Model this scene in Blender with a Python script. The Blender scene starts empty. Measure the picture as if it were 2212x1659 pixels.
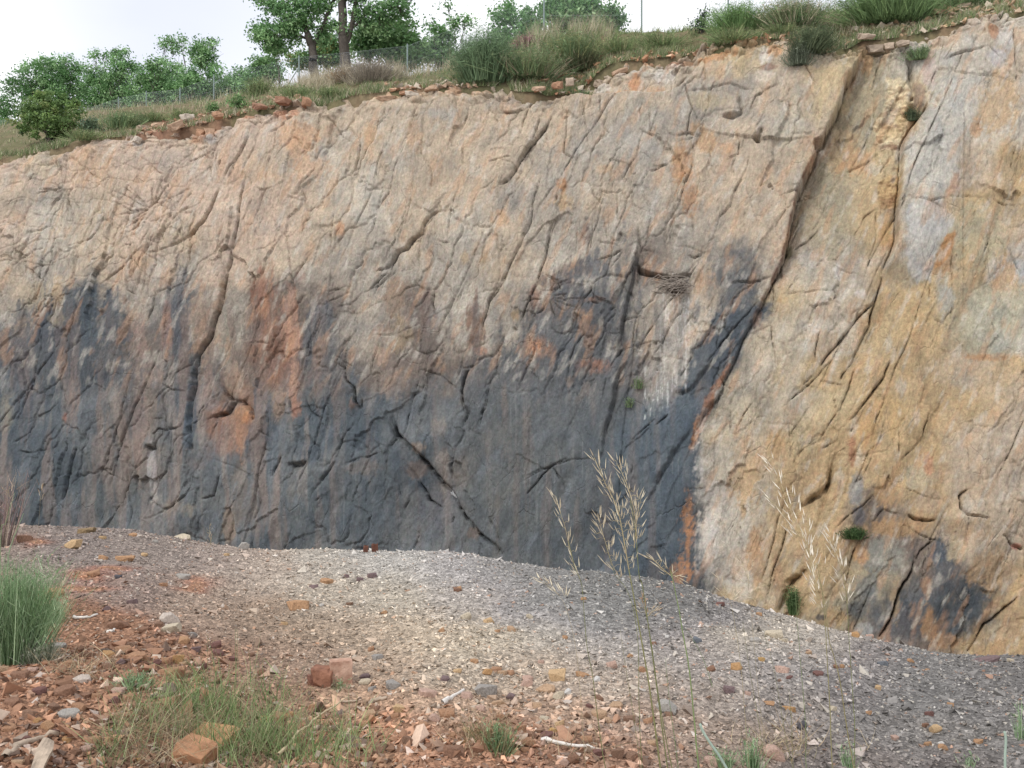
import bpy, bmesh, math, random
import numpy as np
from mathutils import Vector, Matrix, Euler

random.seed(7)
RNG = np.random.default_rng(7)
S = bpy.context.scene
COL = S.collection

# ---------------------------------------------------------------- camera, sky, sun, exposure
FPX = 2170.7                      # focal length in units of a 2212 x 1659 frame
CU, CV = 1106.0, 829.5
cam_d = bpy.data.cameras.new('camera')
cam_d.sensor_width = 36.0
cam_d.lens = 36.0 * FPX / 2212.0
cam_d.clip_start = 0.05
cam_d.clip_end = 3000.0
cam = bpy.data.objects.new('camera', cam_d)
cam.location = (0, 0, 0)
cam.rotation_euler = (math.radians(90), 0, 0)
COL.objects.link(cam)
S.camera = cam

SUN_DIR = Vector((-0.50, -0.52, 0.68)).normalized()
sun_el = math.asin(SUN_DIR.z)
sun_az = math.atan2(SUN_DIR.x, SUN_DIR.y)
w = bpy.data.worlds.new('World')
S.world = w
w.use_nodes = True
nt = w.node_tree
nt.nodes.clear()
N = nt.nodes.new
wo = N('ShaderNodeOutputWorld')
bg = N('ShaderNodeBackground')
sky = N('ShaderNodeTexSky')
sky.sky_type = 'NISHITA'
sky.sun_disc = False
sky.sun_elevation = sun_el
sky.sun_rotation = sun_az
sky.air_density = 1.0
sky.dust_density = 2.0
scl = N('ShaderNodeVectorMath'); scl.operation = 'SCALE'; scl.inputs['Scale'].default_value = 0.10
tc = N('ShaderNodeTexCoord')
mp = N('ShaderNodeMapping'); mp.inputs['Scale'].default_value = (1.6, 1.6, 4.2); mp.inputs['Location'].default_value = (0.35, 0.0, 0.1)
nz = N('ShaderNodeTexNoise'); nz.inputs['Scale'].default_value = 1.25; nz.inputs['Detail'].default_value = 5; nz.inputs['Roughness'].default_value = 0.5
rp = N('ShaderNodeValToRGB')
rp.color_ramp.elements[0].position = 0.36; rp.color_ramp.elements[0].color = (0.70, 0.74, 0.86, 1)
rp.color_ramp.elements[1].position = 0.52; rp.color_ramp.elements[1].color = (1.0, 1.0, 1.02, 1)
# one long grey-blue cloud bank among the white ones
geo = N('ShaderNodeVectorMath'); geo.operation = 'DOT_PRODUCT'; geo.inputs[1].default_value = Vector((-0.30, 0.89, 0.36)).normalized()
nrmz = N('ShaderNodeVectorMath'); nrmz.operation = 'NORMALIZE'
cadd = N('ShaderNodeMath'); cadd.operation = 'MULTIPLY_ADD'; cadd.inputs[1].default_value = 0.035; 
cl = N('ShaderNodeMapRange'); cl.interpolation_type = 'SMOOTHSTEP'; cl.inputs[1].default_value = 1.002; cl.inputs[2].default_value = 1.020; cl.inputs[3].default_value = 0.0; cl.inputs[4].default_value = 1.0
cmx = N('ShaderNodeMix'); cmx.data_type = 'RGBA'; cmx.inputs['B'].default_value = (0.66, 0.69, 0.79, 1)
mx = N('ShaderNodeMix'); mx.data_type = 'RGBA'; mx.inputs['Factor'].default_value = 0.94
L = nt.links.new
L(tc.outputs['Generated'], mp.inputs['Vector']); L(mp.outputs['Vector'], nz.inputs['Vector'])
L(nz.outputs['Fac'], rp.inputs['Fac'])
L(tc.outputs['Generated'], nrmz.inputs[0]); L(nrmz.outputs['Vector'], geo.inputs[0])
L(nz.outputs['Fac'], cadd.inputs[0]); L(geo.outputs['Value'], cadd.inputs[2]); L(cadd.outputs[0], cl.inputs[0])
L(cl.outputs[0], cmx.inputs['Factor']); L(rp.outputs['Color'], cmx.inputs['A'])
L(sky.outputs['Color'], scl.inputs[0])
L(scl.outputs['Vector'], mx.inputs['A']); L(cmx.outputs['Result'], mx.inputs['B'])
L(mx.outputs['Result'], bg.inputs['Color']); bg.inputs['Strength'].default_value = 1.0
L(bg.outputs['Background'], wo.inputs['Surface'])

sd = bpy.data.lights.new('sun', 'SUN')
sd.energy = 1.4
sd.angle = math.radians(14)
sd.color = (1.0, 0.96, 0.90)
so = bpy.data.objects.new('sun', sd)
so.rotation_euler = SUN_DIR.to_track_quat('Z', 'Y').to_euler()
COL.objects.link(so)

S.view_settings.view_transform = 'Standard'
S.view_settings.look = 'None'
S.view_settings.exposure = 0.42
S.view_settings.gamma = 1.0
S.view_settings.use_curve_mapping = False
S.render.engine = 'CYCLES'
S.cycles.max_bounces = 5
S.cycles.transparent_max_bounces = 8
KLIT = 1.02                       # radiance of a sunlit/skylit rock face per unit of base colour (used to turn colours read by eye into base colours)

# ---------------------------------------------------------------- small helpers
def s2l(c):
    c = np.asarray(c, dtype=np.float64) / 255.0
    return np.where(c <= 0.04045, c / 12.92, ((c + 0.055) / 1.055) ** 2.4)

def base(c, k=KLIT):
    return np.clip(desat(s2l(c)) / k, 0.01, 0.8)

def desat(l, a=0.24):
    y = (l[..., 0:1] * 0.3 + l[..., 1:2] * 0.59 + l[..., 2:3] * 0.11)
    return l * (1 - a) + y * np.array([1.0, 0.985, 0.95]) * a

C9 = 0.97359
CROP = {'T1': (0, 0), 'T2': (500, 0), 'T3': (1000, 0), 'T4': (1512, 0), 'M1': (0, 380), 'M2': (500, 380), 'M3': (1000, 380), 'M4': (1512, 380),
        'L1': (0, 800), 'L2': (500, 800), 'L3': (1000, 800), 'L4': (1512, 800), 'G1': (0, 1160), 'G2': (500, 1160), 'G3': (1000, 1160), 'G4': (1512, 1160)}
def cp(k, x, y):
    ox, oy = CROP[k]
    return ((ox + x / 2.9105) * C9, (oy + y / 2.9105) * C9)

def hash2(ix, iy, seed):
    h = (ix.astype(np.int64) * 374761393 + iy.astype(np.int64) * 668265263 + seed * 2147483647) & 0xFFFFFFFF
    h = ((h ^ (h >> 13)) * 1274126177) & 0xFFFFFFFF
    return (h ^ (h >> 16)) & 0xFFFFFFFF

def perlin(x, y, seed=0):
    x = np.asarray(x, dtype=np.float64); y = np.asarray(y, dtype=np.float64)
    x0 = np.floor(x); y0 = np.floor(y)
    fx = x - x0; fy = y - y0
    ux = fx * fx * fx * (fx * (fx * 6 - 15) + 10); uy = fy * fy * fy * (fy * (fy * 6 - 15) + 10)
    def g(ix, iy, dx, dy):
        a = hash2(ix, iy, seed).astype(np.float64) * (2 * math.pi / 4294967296.0)
        return np.cos(a) * dx + np.sin(a) * dy
    n00 = g(x0, y0, fx, fy); n10 = g(x0 + 1, y0, fx - 1, fy)
    n01 = g(x0, y0 + 1, fx, fy - 1); n11 = g(x0 + 1, y0 + 1, fx - 1, fy - 1)
    a = n00 + ux * (n10 - n00); b = n01 + ux * (n11 - n01)
    return (a + uy * (b - a)) * 1.5

def fbm(x, y, oct=4, seed=0, gain=0.5):
    s = 0.0; a = 1.0
    for i in range(oct):
        s = s + a * perlin(x * 2 ** i, y * 2 ** i, seed + i * 17)
        a *= gain
    return s

def facets(x, y, seed=0):
    """every cell of an uneven net is a small plane with its own tilt: chiselled-looking relief; returns height and distance to the cell edge"""
    x0 = np.floor(x); y0 = np.floor(y)
    f1 = np.full(x.shape, 9.0); f2 = np.full(x.shape, 9.0); h_ = np.zeros(x.shape)
    for dx in (-1, 0, 1):
        for dy in (-1, 0, 1):
            ix = x0 + dx; iy = y0 + dy
            h = hash2(ix, iy, seed)
            px = ix + 0.05 + 0.9 * (h & 0xFFFF) / 65535.0; py = iy + 0.05 + 0.9 * (h >> 16) / 65535.0
            ex = x - px; ey = y - py
            d = np.hypot(ex, ey)
            m = d < f1
            f2 = np.where(m, f1, np.minimum(f2, d))
            g = hash2(ix, iy, seed + 77)
            tx = (g & 0xFFFF) / 32767.5 - 1; ty = (g >> 16) / 32767.5 - 1
            h_ = np.where(m, tx * ex + ty * ey + 0.25 * tx * ty, h_); f1 = np.where(m, d, f1)
    return h_, f2 - f1

def worley(x, y, seed=0):
    x0 = np.floor(x); y0 = np.floor(y)
    f1 = np.full(x.shape, 9.0); f2 = np.full(x.shape, 9.0); cid = np.zeros(x.shape)
    for dx in (-1, 0, 1):
        for dy in (-1, 0, 1):
            ix = x0 + dx; iy = y0 + dy
            h = hash2(ix, iy, seed)
            px = ix + 0.1 + 0.8 * (h & 0xFFFF) / 65535.0; py = iy + 0.1 + 0.8 * (h >> 16) / 65535.0
            d = np.hypot(px - x, py - y)
            m = d < f1
            f2 = np.where(m, f1, np.minimum(f2, d)); cid = np.where(m, (h % 1000) / 1000.0, cid); f1 = np.where(m, d, f1)
    return f1, f2, cid

def smooth(a, b, x):
    t = np.clip((x - a) / (b - a), 0, 1)
    return t * t * (3 - 2 * t)

def obj(name, me, mat=None, parent=None, loc=None):
    o = bpy.data.objects.new(name, me)
    COL.objects.link(o)
    if mat is not None and me is not None and not me.materials:
        me.materials.append(mat)
    if parent is not None:
        o.parent = parent
    if loc is not None:
        o.location = loc
    return o

USED = set()
def tag(o, label=None, cat=None, group=None, kind=None):
    if label: o['label'] = label
    if cat: o['category'] = cat
    if group: o['group'] = group
    if kind: o['kind'] = kind
    return o

def thing(name, label, cat, loc, group=None):
    o = bpy.data.objects.new(name, None)
    o.empty_display_size = 0.1
    COL.objects.link(o)
    o.location = loc
    return tag(o, label, cat, group)

def mesh_np(name, v, f, col=None, smooth_=False):
    """v (n,3), f (m,k) with k 3 or 4"""
    v = np.ascontiguousarray(v, dtype=np.float32); f = np.ascontiguousarray(f, dtype=np.int32)
    me = bpy.data.meshes.new(name)
    me.vertices.add(len(v)); me.vertices.foreach_set('co', v.ravel())
    k = f.shape[1]
    me.loops.add(f.size); me.loops.foreach_set('vertex_index', f.ravel())
    me.polygons.add(len(f))
    me.polygons.foreach_set('loop_start', np.arange(0, f.size, k, dtype=np.int32))
    me.polygons.foreach_set('loop_total', np.full(len(f), k, dtype=np.int32))
    me.polygons.foreach_set('use_smooth', np.full(len(f), smooth_, dtype=bool))
    if col is not None:
        c = np.ones((len(v), 4), dtype=np.float32); c[:, :3] = col
        at = me.color_attributes.new('Col', 'FLOAT_COLOR', 'POINT')
        at.data.foreach_set('color', c.ravel())
    me.update(calc_edges=True)
    return me

def grid_faces(nr, nc):
    i = np.arange(nr * nc).reshape(nr, nc)
    return np.stack([i[:-1, :-1], i[:-1, 1:], i[1:, 1:], i[1:, :-1]], axis=-1).reshape(-1, 4)

class Acc:
    """collects triangles or quads with colours, builds ONE mesh"""
    def __init__(s): s.v = []; s.f = []; s.c = []; s.n = 0
    def add(s, v, f, c=None):
        v = np.asarray(v, dtype=np.float64).reshape(-1, 3); f = np.asarray(f)
        s.v.append(v); s.f.append(f + s.n); s.n += len(v)
        s.c.append(np.broadcast_to(np.asarray(c if c is not None else (1, 1, 1), dtype=np.float64), (len(v), 3)))
    def mesh(s, name, smooth_=False):
        return mesh_np(name, np.concatenate(s.v), np.concatenate(s.f), np.concatenate(s.c), smooth_)

def tube(acc, pts, rad, sides=5, col=None):
    pts = [Vector(p) for p in pts]
    n = len(pts)
    rad = rad if hasattr(rad, '__len__') else [rad] * n
    V = []; up = None
    for i, p in enumerate(pts):
        t = (pts[min(i + 1, n - 1)] - pts[max(i - 1, 0)]).normalized()
        if up is None or abs(up.dot(t)) > 0.95:
            up = Vector((0, 1, 0)) if abs(t.y) < 0.9 else Vector((1, 0, 0))
        a = t.cross(up).normalized(); b = t.cross(a).normalized(); up = a.cross(t)
        for k in range(sides):
            an = 2 * math.pi * k / sides
            V.append(p + (a * math.cos(an) + b * math.sin(an)) * rad[i])
    F = []
    for i in range(n - 1):
        for k in range(sides):
            k2 = (k + 1) % sides
            F.append((i * sides + k, i * sides + k2, (i + 1) * sides + k2, (i + 1) * sides + k))
    acc.add(V, np.array(F), col)

def blades(base_p, tip_v, width, col, bend=None, segs=2, tipcol=None):
    """ribbons: base_p (n,3), tip_v (n,3) vector to tip, width (n,), col (n,3) -> verts, quads, colours.  Each blade narrows to its tip and bends."""
    n = len(base_p)
    L_ = np.linalg.norm(tip_v, axis=1, keepdims=True) + 1e-9
    side = np.cross(tip_v, RNG.normal(size=(n, 3))); side /= (np.linalg.norm(side, axis=1, keepdims=True) + 1e-9)
    if bend is None: bend = RNG.normal(size=(n, 3)) * np.array([1, 1, 0.2]) * L_ * 0.15
    V = np.zeros((n, segs + 1, 2, 3)); Cc = np.zeros((n, segs + 1, 2, 3))
    for i in range(segs + 1):
        t = i / segs
        p = base_p + tip_v * t + bend * (t * t)
        wdt = (width * (1 - 0.9 * t))[:, None]
        V[:, i, 0] = p - side * wdt / 2; V[:, i, 1] = p + side * wdt / 2
        c = col if tipcol is None else col * (1 - t) + tipcol * t
        Cc[:, i, 0] = c; Cc[:, i, 1] = c
    b = (np.arange(n) * (segs + 1) * 2)[:, None]
    F = []
    for i in range(segs):
        F.append(np.concatenate([b + 2 * i, b + 2 * i + 1, b + 2 * i + 3, b + 2 * i + 2], axis=1))
    return V.reshape(-1, 3), np.concatenate(F), Cc.reshape(-1, 3)

# ---------------------------------------------------------------- materials
def mat_new(name):
    m = bpy.data.materials.new(name); m.use_nodes = True
    n = m.node_tree.nodes; b = n['Principled BSDF']
    return m, n, m.node_tree.links.new, b

def mat_attr(name, rough=0.9, noise_scale=40.0, noise_amt=0.25, bump=0.3, bump_dist=0.01, translucent=0.0, spec=0.2, detail=6, mult=1.0, coords='Object'):
    m, n, l, b = mat_new(name)
    at = n.new('ShaderNodeAttribute'); at.attribute_name = 'Col'
    tc = n.new('ShaderNodeTexCoord')
    nz = n.new('ShaderNodeTexNoise'); nz.inputs['Scale'].default_value = noise_scale; nz.inputs['Detail'].default_value = detail; nz.inputs['Roughness'].default_value = 0.65
    l(tc.outputs[coords], nz.inputs['Vector'])
    mr = n.new('ShaderNodeMapRange'); mr.inputs[1].default_value = 0.25; mr.inputs[2].default_value = 0.75; mr.inputs[3].default_value = (1 - noise_amt) * mult; mr.inputs[4].default_value = (1 + noise_amt) * mult
    l(nz.outputs['Fac'], mr.inputs[0])
    sc = n.new('ShaderNodeVectorMath'); sc.operation = 'SCALE'
    l(at.outputs['Color'], sc.inputs[0]); l(mr.outputs[0], sc.inputs['Scale'])
    l(sc.outputs['Vector'], b.inputs['Base Color'])
    b.inputs['Roughness'].default_value = rough; b.inputs['Specular IOR Level'].default_value = spec
    if bump:
        bp = n.new('ShaderNodeBump'); bp.inputs['Strength'].default_value = bump; bp.inputs['Distance'].default_value = bump_dist
        l(nz.outputs['Fac'], bp.inputs['Height']); l(bp.outputs['Normal'], b.inputs['Normal'])
    if translucent:
        tr = n.new('ShaderNodeBsdfTranslucent'); l(sc.outputs['Vector'], tr.inputs['Color'])
        ms = n.new('ShaderNodeMixShader'); ms.inputs[0].default_value = translucent
        l(b.outputs[0], ms.inputs[1]); l(tr.outputs[0], ms.inputs[2])
        l(ms.outputs[0], n['Material Output'].inputs['Surface'])
    return m

def mat_plain(name, rgb, rough=0.85, var=0.25, scale=20.0, bump=0.3, metallic=0.0, spec=0.25, second=None, bump_dist=0.01):
    m, n, l, b = mat_new(name)
    tc = n.new('ShaderNodeTexCoord')
    nz = n.new('ShaderNodeTexNoise'); nz.inputs['Scale'].default_value = scale; nz.inputs['Detail'].default_value = 6; nz.inputs['Roughness'].default_value = 0.65
    l(tc.outputs['Object'], nz.inputs['Vector'])
    rp = n.new('ShaderNodeValToRGB')
    rgb = np.asarray(rgb); sec = np.asarray(second) if second is not None else rgb * (1 + var)
    rp.color_ramp.elements[0].position = 0.3; rp.color_ramp.elements[0].color = (*(rgb * (1 - var)), 1)
    rp.color_ramp.elements[1].position = 0.7; rp.color_ramp.elements[1].color = (*np.clip(sec, 0, 1), 1)
    l(nz.outputs['Fac'], rp.inputs['Fac']); l(rp.outputs['Color'], b.inputs['Base Color'])
    b.inputs['Roughness'].default_value = rough; b.inputs['Metallic'].default_value = metallic; b.inputs['Specular IOR Level'].default_value = spec
    if bump:
        bp = n.new('ShaderNodeBump'); bp.inputs['Strength'].default_value = bump; bp.inputs['Distance'].default_value = bump_dist
        l(nz.outputs['Fac'], bp.inputs['Height']); l(bp.outputs['Normal'], b.inputs['Normal'])
    return m
# ================================================================ THE CLIFF
# base plane of the face: Y = 40 - 0.22 x + 0.22 z (it leans back and comes nearer towards the right)
PA, PB, PD = -0.22, 0.22, 40.0
def plane_y(x, z): return PD + PA * x + PB * z
def cliff_point(u, v):
    dx = (u - CU) / FPX; dz = -(v - CV) / FPX
    Y = PD / (1 - PA * dx - PB * dz)
    return np.array([dx * Y, Y, dz * Y])

RIM = np.array([(-900, 520), (-400, 420), (0, 338), (60, 326), (130, 312), (200, 292), (300, 285), (400, 268), (470, 250), (520, 238), (620, 216), (690, 222), (760, 198), (870, 184), (960, 178),
                (1050, 176), (1120, 188), (1180, 190), (1250, 172), (1290, 135), (1340, 112), (1400, 103), (1500, 98), (1580, 82), (1640, 74), (1740, 70), (1790, 90), (1830, 95), (1860, 78), (1920, 72),
                (1960, 66), (2010, 56), (2060, 42), (2110, 30), (2160, 24), (2212, 14), (2600, -60), (3200, -120)], dtype=float)
rim_pts = np.array([cliff_point(u, v) for u, v in RIM])
def rim_z(x): return np.interp(x, rim_pts[:, 0], rim_pts[:, 2])
def rim_pt_u(u):
    v = np.interp(u, RIM[:, 0], RIM[:, 1])
    return cliff_point(u, v)

xs = np.concatenate([np.linspace(-34, -23.6, 40)[:-1], np.arange(-23.6, 19.6, 0.036), np.linspace(19.6, 30, 40)[1:]])
tz = np.concatenate([np.linspace(-13.5, -10.2, 14)[:-1], np.linspace(0, 1, 590)])
NB = 13
ZB, ZT = -10.2, None
rz = rim_z(xs)
rz = rz + 0.20 * fbm(xs * 1.1, xs * 0 + 3.3, 4, 5, 0.6) + 0.16 * np.abs(perlin(xs * 2.6, xs * 0 + 9.1, 6))
Zg = np.empty((len(tz), len(xs))); Xg = np.broadcast_to(xs, Zg.shape).copy()
Zg[:NB] = tz[:NB, None]
Zg[NB:] = ZB + (rz[None, :] - ZB) * tz[NB:, None]
Yg = plane_y(Xg, Zg)
U = CU + FPX * Xg / Yg; V = CV - FPX * Zg / Yg

# warped coordinates so that edges drawn with few points wander like real fractures
w1 = fbm(U / 70, V / 70, 3, 11); w2 = fbm(U / 70 + 50, V / 70, 3, 12)
w3 = fbm(U / 16, V / 16, 2, 13); w4 = fbm(U / 16 + 31, V / 16, 2, 14)
UW = U + 3.2 * w1 + 1.0 * w3; VW = V + 3.2 * w2 + 1.0 * w4

# --- big and middle relief
ang = math.radians(66)
ca, sa = math.cos(ang), math.sin(ang)
A_ = -U * ca + V * sa             # down the dip (towards lower left)
B_ = U * sa + V * ca              # across it
FHS = np.zeros(U.shape)
H = 0.34 * fbm(A_ / 420, B_ / 190, 3, 21)
H += 0.07 * fbm(A_ / 150, B_ / 62, 3, 22)
smooth_zone = smooth(1010, 1080, U) * (1 - smooth(1470, 1530, U)) * smooth(790, 880, V)
right_zone = smooth(-30, 30, U - np.interp(V, [100, 350, 500, 640, 745, 830, 900, 1000, 1300], [1850, 1760, 1705, 1665, 1602, 1550, 1512, 1500, 1480]))
rough_k = (1 - 0.75 * smooth_zone) * (1 - 0.45 * right_zone)
# pillow-like blocks: three sizes
for sc_a, sc_b, amp, seed, crk in ((150, 62, 0.04, 31, 0.10),):
    f1, f2, cid = worley(A_ / sc_a + 0.15 * w1 + 0.05 * w3, B_ / sc_b + 0.15 * w2 + 0.05 * w4, seed)
    patch = smooth(-0.35, 0.35, fbm(U / 210, V / 210, 2, seed + 5))
    H += rough_k * amp * ((0.55 - f1) * (0.5 + 0.5 * patch) + 0.5 * (cid - 0.5) * smooth(0.0, 0.10, f2 - f1))
    H -= rough_k * crk * patch * np.exp(-((f2 - f1) / 0.045) ** 2)
for sc_a, sc_b, amp, seed in ((260, 84, 0.26, 33), (130, 44, 0.085, 34), (62, 24, 0.026, 35), (28, 12, 0.009, 36)):
    fh, fe = facets(A_ / sc_a + 0.14 * w1 + 0.03 * w3, B_ / sc_b + 0.14 * w2 + 0.03 * w4, seed)
    FHS += fh
    H += (0.35 + 0.65 * rough_k) * amp * fh * (0.45 + 0.55 * smooth(-0.4, 0.4, fbm(U / 160, V / 160, 2, seed + 9)))
# radiating fine fracture net on the upper left
f1, f2, cid = worley(U / 50 + 0.22 * w1, V / 40 + 0.22 * w2, 41)
ul = (1 - smooth(330, 620, U)) * (1 - smooth(560, 720, V)) + 0.45 * smooth(930, 1050, U) * (1 - smooth(1300, 1450, U)) * (1 - smooth(640, 800, V))
H -= 0.05 * np.clip(ul, 0, 1) * np.exp(-((f2 - f1) / 0.05) ** 2)
# foliation: fine ribs running down the dip
fol = np.abs(perlin(A_ / 70 + 0.5 * w1, B_ / 11 + 0.3 * w3, 51))
H += (0.35 + 0.65 * rough_k) * 0.036 * (fol - 0.4) * smooth(-0.5, 0.4, fbm(U / 260, V / 260, 2, 52))
H += 0.006 * rough_k * perlin(U / 7.5, V / 7.5, 53) + 0.012 * fbm(U / 26, V / 26, 2, 54) * (0.4 + 0.6 * rough_k)

# --- fractures traced from the photograph: (crop, points, width px, depth m, step m, reach px)
CR = []
def cr(k, pts, wd=2.4, dp=0.11, st=0.06, rc=14): CR.append((np.array([cp(k, *p) for p in pts]), wd, dp, st, rc))
def crf(pts, wd=2.4, dp=0.11, st=0.06, rc=14): CR.append((np.array(pts, dtype=float), wd, dp, st, rc))
T_, M_, B__ = dict(wd=1.05, dp=0.125, st=0.015, rc=26), dict(wd=1.1, dp=0.19, st=0.035, rc=40), dict(wd=1.7, dp=0.42, st=0.11, rc=50)
cr('T1', [(1365, 960), (1300, 1000), (1250, 1035), (1215, 1040)], **M_); cr('T1', [(1385, 980), (1385, 1050)], **M_); cr('T1', [(1440, 1045), (1420, 1090)], **M_)
cr('T1', [(325, 1020), (360, 1070), (400, 1110)], **T_); cr('T1', [(210, 1120), (180, 1160)], **T_)
cr('T1', [(430, 985), (520, 1060), (590, 1110), (680, 1180)], **T_); cr('T1', [(960, 1060), (1010, 1100), (1090, 1150)], **T_)
cr('T1', [(1820, 800), (1910, 770)], **M_); cr('T1', [(2030, 900), (1990, 960), (1930, 1030)], **T_); cr('T1', [(1600, 900), (1580, 980), (1500, 1080), (1440, 1190)], **M_)
cr('T2', [(455, 765), (380, 800), (330, 840), (300, 860)], **M_); cr('T2', [(600, 860), (560, 950), (500, 1020)], **T_); cr('T2', [(170, 830), (140, 940), (90, 1020), (30, 1160)], **M_)
cr('T2', [(1030, 640), (1020, 740), (990, 800)], **T_); cr('T2', [(1560, 660), (1560, 730), (1530, 800)], **T_); cr('T2', [(1535, 870), (1530, 960), (1535, 1060)], **T_)
cr('T2', [(1270, 990), (1330, 1100), (1330, 1190)], **T_); cr('T2', [(1290, 690), (1270, 1000)], **T_); cr('T2', [(2000, 590), (1960, 650), (1920, 690), (1820, 720), (1740, 715), (1690, 680)], **M_)
cr('T2', [(1850, 1020), (1760, 1030), (1690, 1050)], **T_); cr('T2', [(880, 820), (860, 1000), (800, 1150)], **T_)
cr('T3', [(545, 590), (500, 660), (470, 760), (450, 850)], **M_); cr('T3', [(490, 680), (370, 720), (300, 700)], **M_)
cr('T3', [(640, 740), (600, 830), (540, 900), (470, 1000), (430, 1070), (370, 1160), (310, 1190)], **B__)
cr('T3', [(620, 640), (560, 780), (530, 890)], **M_); cr('T3', [(860, 640), (860, 720), (880, 890), (890, 970)], **T_); cr('T3', [(970, 600), (970, 720)], **T_)
cr('T3', [(745, 660), (740, 850), (730, 980), (820, 1040)], **M_); cr('T3', [(1250, 620), (1220, 700), (1225, 790)], **T_); cr('T3', [(1340, 690), (1290, 850), (1280, 690)], **T_)
cr('T3', [(980, 800), (1050, 870), (1090, 960), (1090, 1110)], **T_); cr('T3', [(1235, 850), (1200, 1000), (1150, 1080), (1115, 1170)], **M_)
cr('T3', [(1210, 830), (1280, 860), (1340, 880)], **M_); cr('T3', [(930, 920), (1020, 850)], **T_); cr('T3', [(1520, 440), (1480, 480), (1400, 555)], **M_)
cr('T3', [(1520, 500), (1525, 600), (1560, 700), (1610, 790)], **M_); cr('T3', [(1540, 590), (1650, 570), (1800, 550), (1960, 580)], **M_)
cr('T3', [(1860, 620), (1870, 720), (1820, 750), (1760, 740)], wd=4, dp=.4, st=.3, rc=16); cr('T3', [(1410, 860), (1450, 880), (1550, 850), (1600, 870), (1480, 910)], **M_)
cr('T3', [(1770, 900), (1830, 870), (1870, 930), (1860, 1000), (1810, 1020)], **M_); cr('T3', [(1950, 890), (1985, 930), (2010, 850)], wd=5, dp=.5, st=.1)
cr('T3', [(1930, 1020), (1910, 1090), (1850, 1200), (1820, 1250)], **M_); cr('T3', [(1560, 920), (1560, 1050), (1530, 1200)], **M_); cr('T3', [(1400, 1050), (1290, 1110)], **T_)
cr('T3', [(1150, 600), (1130, 760)], **T_); cr('T3', [(1650, 420), (1640, 570)], **T_); cr('T3', [(1300, 300), (1330, 380), (1500, 340)], **T_)
cr('T4', [(790, 420), (870, 560)], **T_); cr('T4', [(1310, 300), (1270, 430), (1240, 520), (1260, 640), (1250, 780)], **M_)
cr('T4', [(1490, 330), (1490, 500), (1510, 640), (1470, 720)], wd=6, dp=.7, st=.1, rc=20); cr('T4', [(1600, 560), (1660, 420), (1760, 460), (1930, 490), (2000, 490), (2160, 550)], **M_)
cr('T4', [(1770, 280), (1700, 380), (1790, 360), (1980, 310), (2130, 440)], **M_); cr('T4', [(2150, 180), (2150, 400), (2155, 550)], **M_); cr('T4', [(1950, 490), (1960, 400), (1985, 320)], **T_)
cr('T4', [(2160, 460), (2212, 480)], **M_); cr('T4', [(2000, 130), (2060, 180), (2130, 150)], **M_); cr('T4', [(1640, 560), (1590, 720)], **T_)
cr('T4', [(1390, 940), (1320, 1040), (1290, 1100)], **M_); cr('T4', [(1280, 960), (1210, 1010), (1080, 1075)], **M_); cr('T4', [(1220, 990), (1140, 1110)], **T_); cr('T4', [(1215, 900), (1215, 940)], **T_)
cr('T4', [(2170, 920), (2140, 1040), (2100, 1130)], **T_); cr('T4', [(1180, 280), (1110, 380)], **M_); cr('T4', [(1190, 295), (1310, 285), (1450, 290)], **B__); cr('T4', [(450, 700), (480, 620), (560, 580), (640, 560)], **M_)
cr('T4', [(1700, 250), (1660, 420)], **T_); cr('T4', [(1820, 360), (1760, 460)], **T_)
cr('M1', [(190, 30), (180, 60)], **M_)
cr('M1', [(1600, 0), (1570, 170), (1550, 370), (1500, 500), (1470, 640)], wd=2.0, dp=.45, st=.08, rc=60); cr('M1', [(1470, 640), (1440, 740), (1410, 880), (1370, 980), (1340, 1080), (1270, 1180), (1260, 1250)], wd=2.2, dp=.45, st=.17, rc=80)
cr('M1', [(1430, 130), (1370, 280), (1330, 350), (1260, 410), (1180, 440), (1100, 490)], **B__); cr('M1', [(1170, 380), (1180, 440)], **M_)
cr('M1', [(950, 500), (860, 560), (790, 630), (720, 670), (640, 730)], **M_); cr('M1', [(680, 290), (640, 370), (560, 440)], **M_); cr('M1', [(430, 30), (390, 100), (330, 120)], **T_)
cr('M1', [(840, 50), (820, 150), (780, 190), (690, 140)], **T_); cr('M1', [(200, 270), (270, 295)], **T_); cr('M1', [(190, 500), (260, 485)], **T_); cr('M1', [(180, 590), (190, 750), (210, 800)], **M_)
cr('M1', [(330, 690), (320, 830), (290, 880), (270, 860)], **M_); cr('M1', [(1770, 300), (1800, 380), (1850, 430), (1860, 500), (1880, 600), (1920, 850)], **M_); cr('M1', [(1850, 430), (1910, 380)], **T_)
cr('M1', [(1650, 520), (1720, 500), (1800, 440)], **T_); cr('M1', [(1000, 740), (990, 860), (950, 960)], **M_); cr('M1', [(820, 700), (830, 770), (880, 800)], **M_); cr('M1', [(470, 470), (480, 620)], **T_)
cr('M1', [(970, 540), (1110, 480)], **T_); cr('M1', [(1060, 310), (1040, 380)], **T_); cr('M1', [(970, 230), (1010, 200), (1080, 120)], **T_); cr('M1', [(970, 230), (870, 310)], **T_); cr('M1', [(1630, 90), (1700, 140), (1780, 110)], **T_)
cr('M2', [(1390, 240), (1330, 270), (1280, 330), (1260, 390), (1210, 430), (1170, 480), (1120, 510), (1090, 580), (1050, 620), (980, 650)], **B__); cr('M2', [(1050, 650), (960, 750)], **M_)
cr('M2', [(1220, 0), (1190, 180), (1150, 330), (1110, 480)], **T_); cr('M2', [(1510, 60), (1460, 200), (1440, 350), (1430, 430)], **M_); cr('M2', [(1340, 440), (1400, 460), (1450, 455)], **M_)
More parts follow.
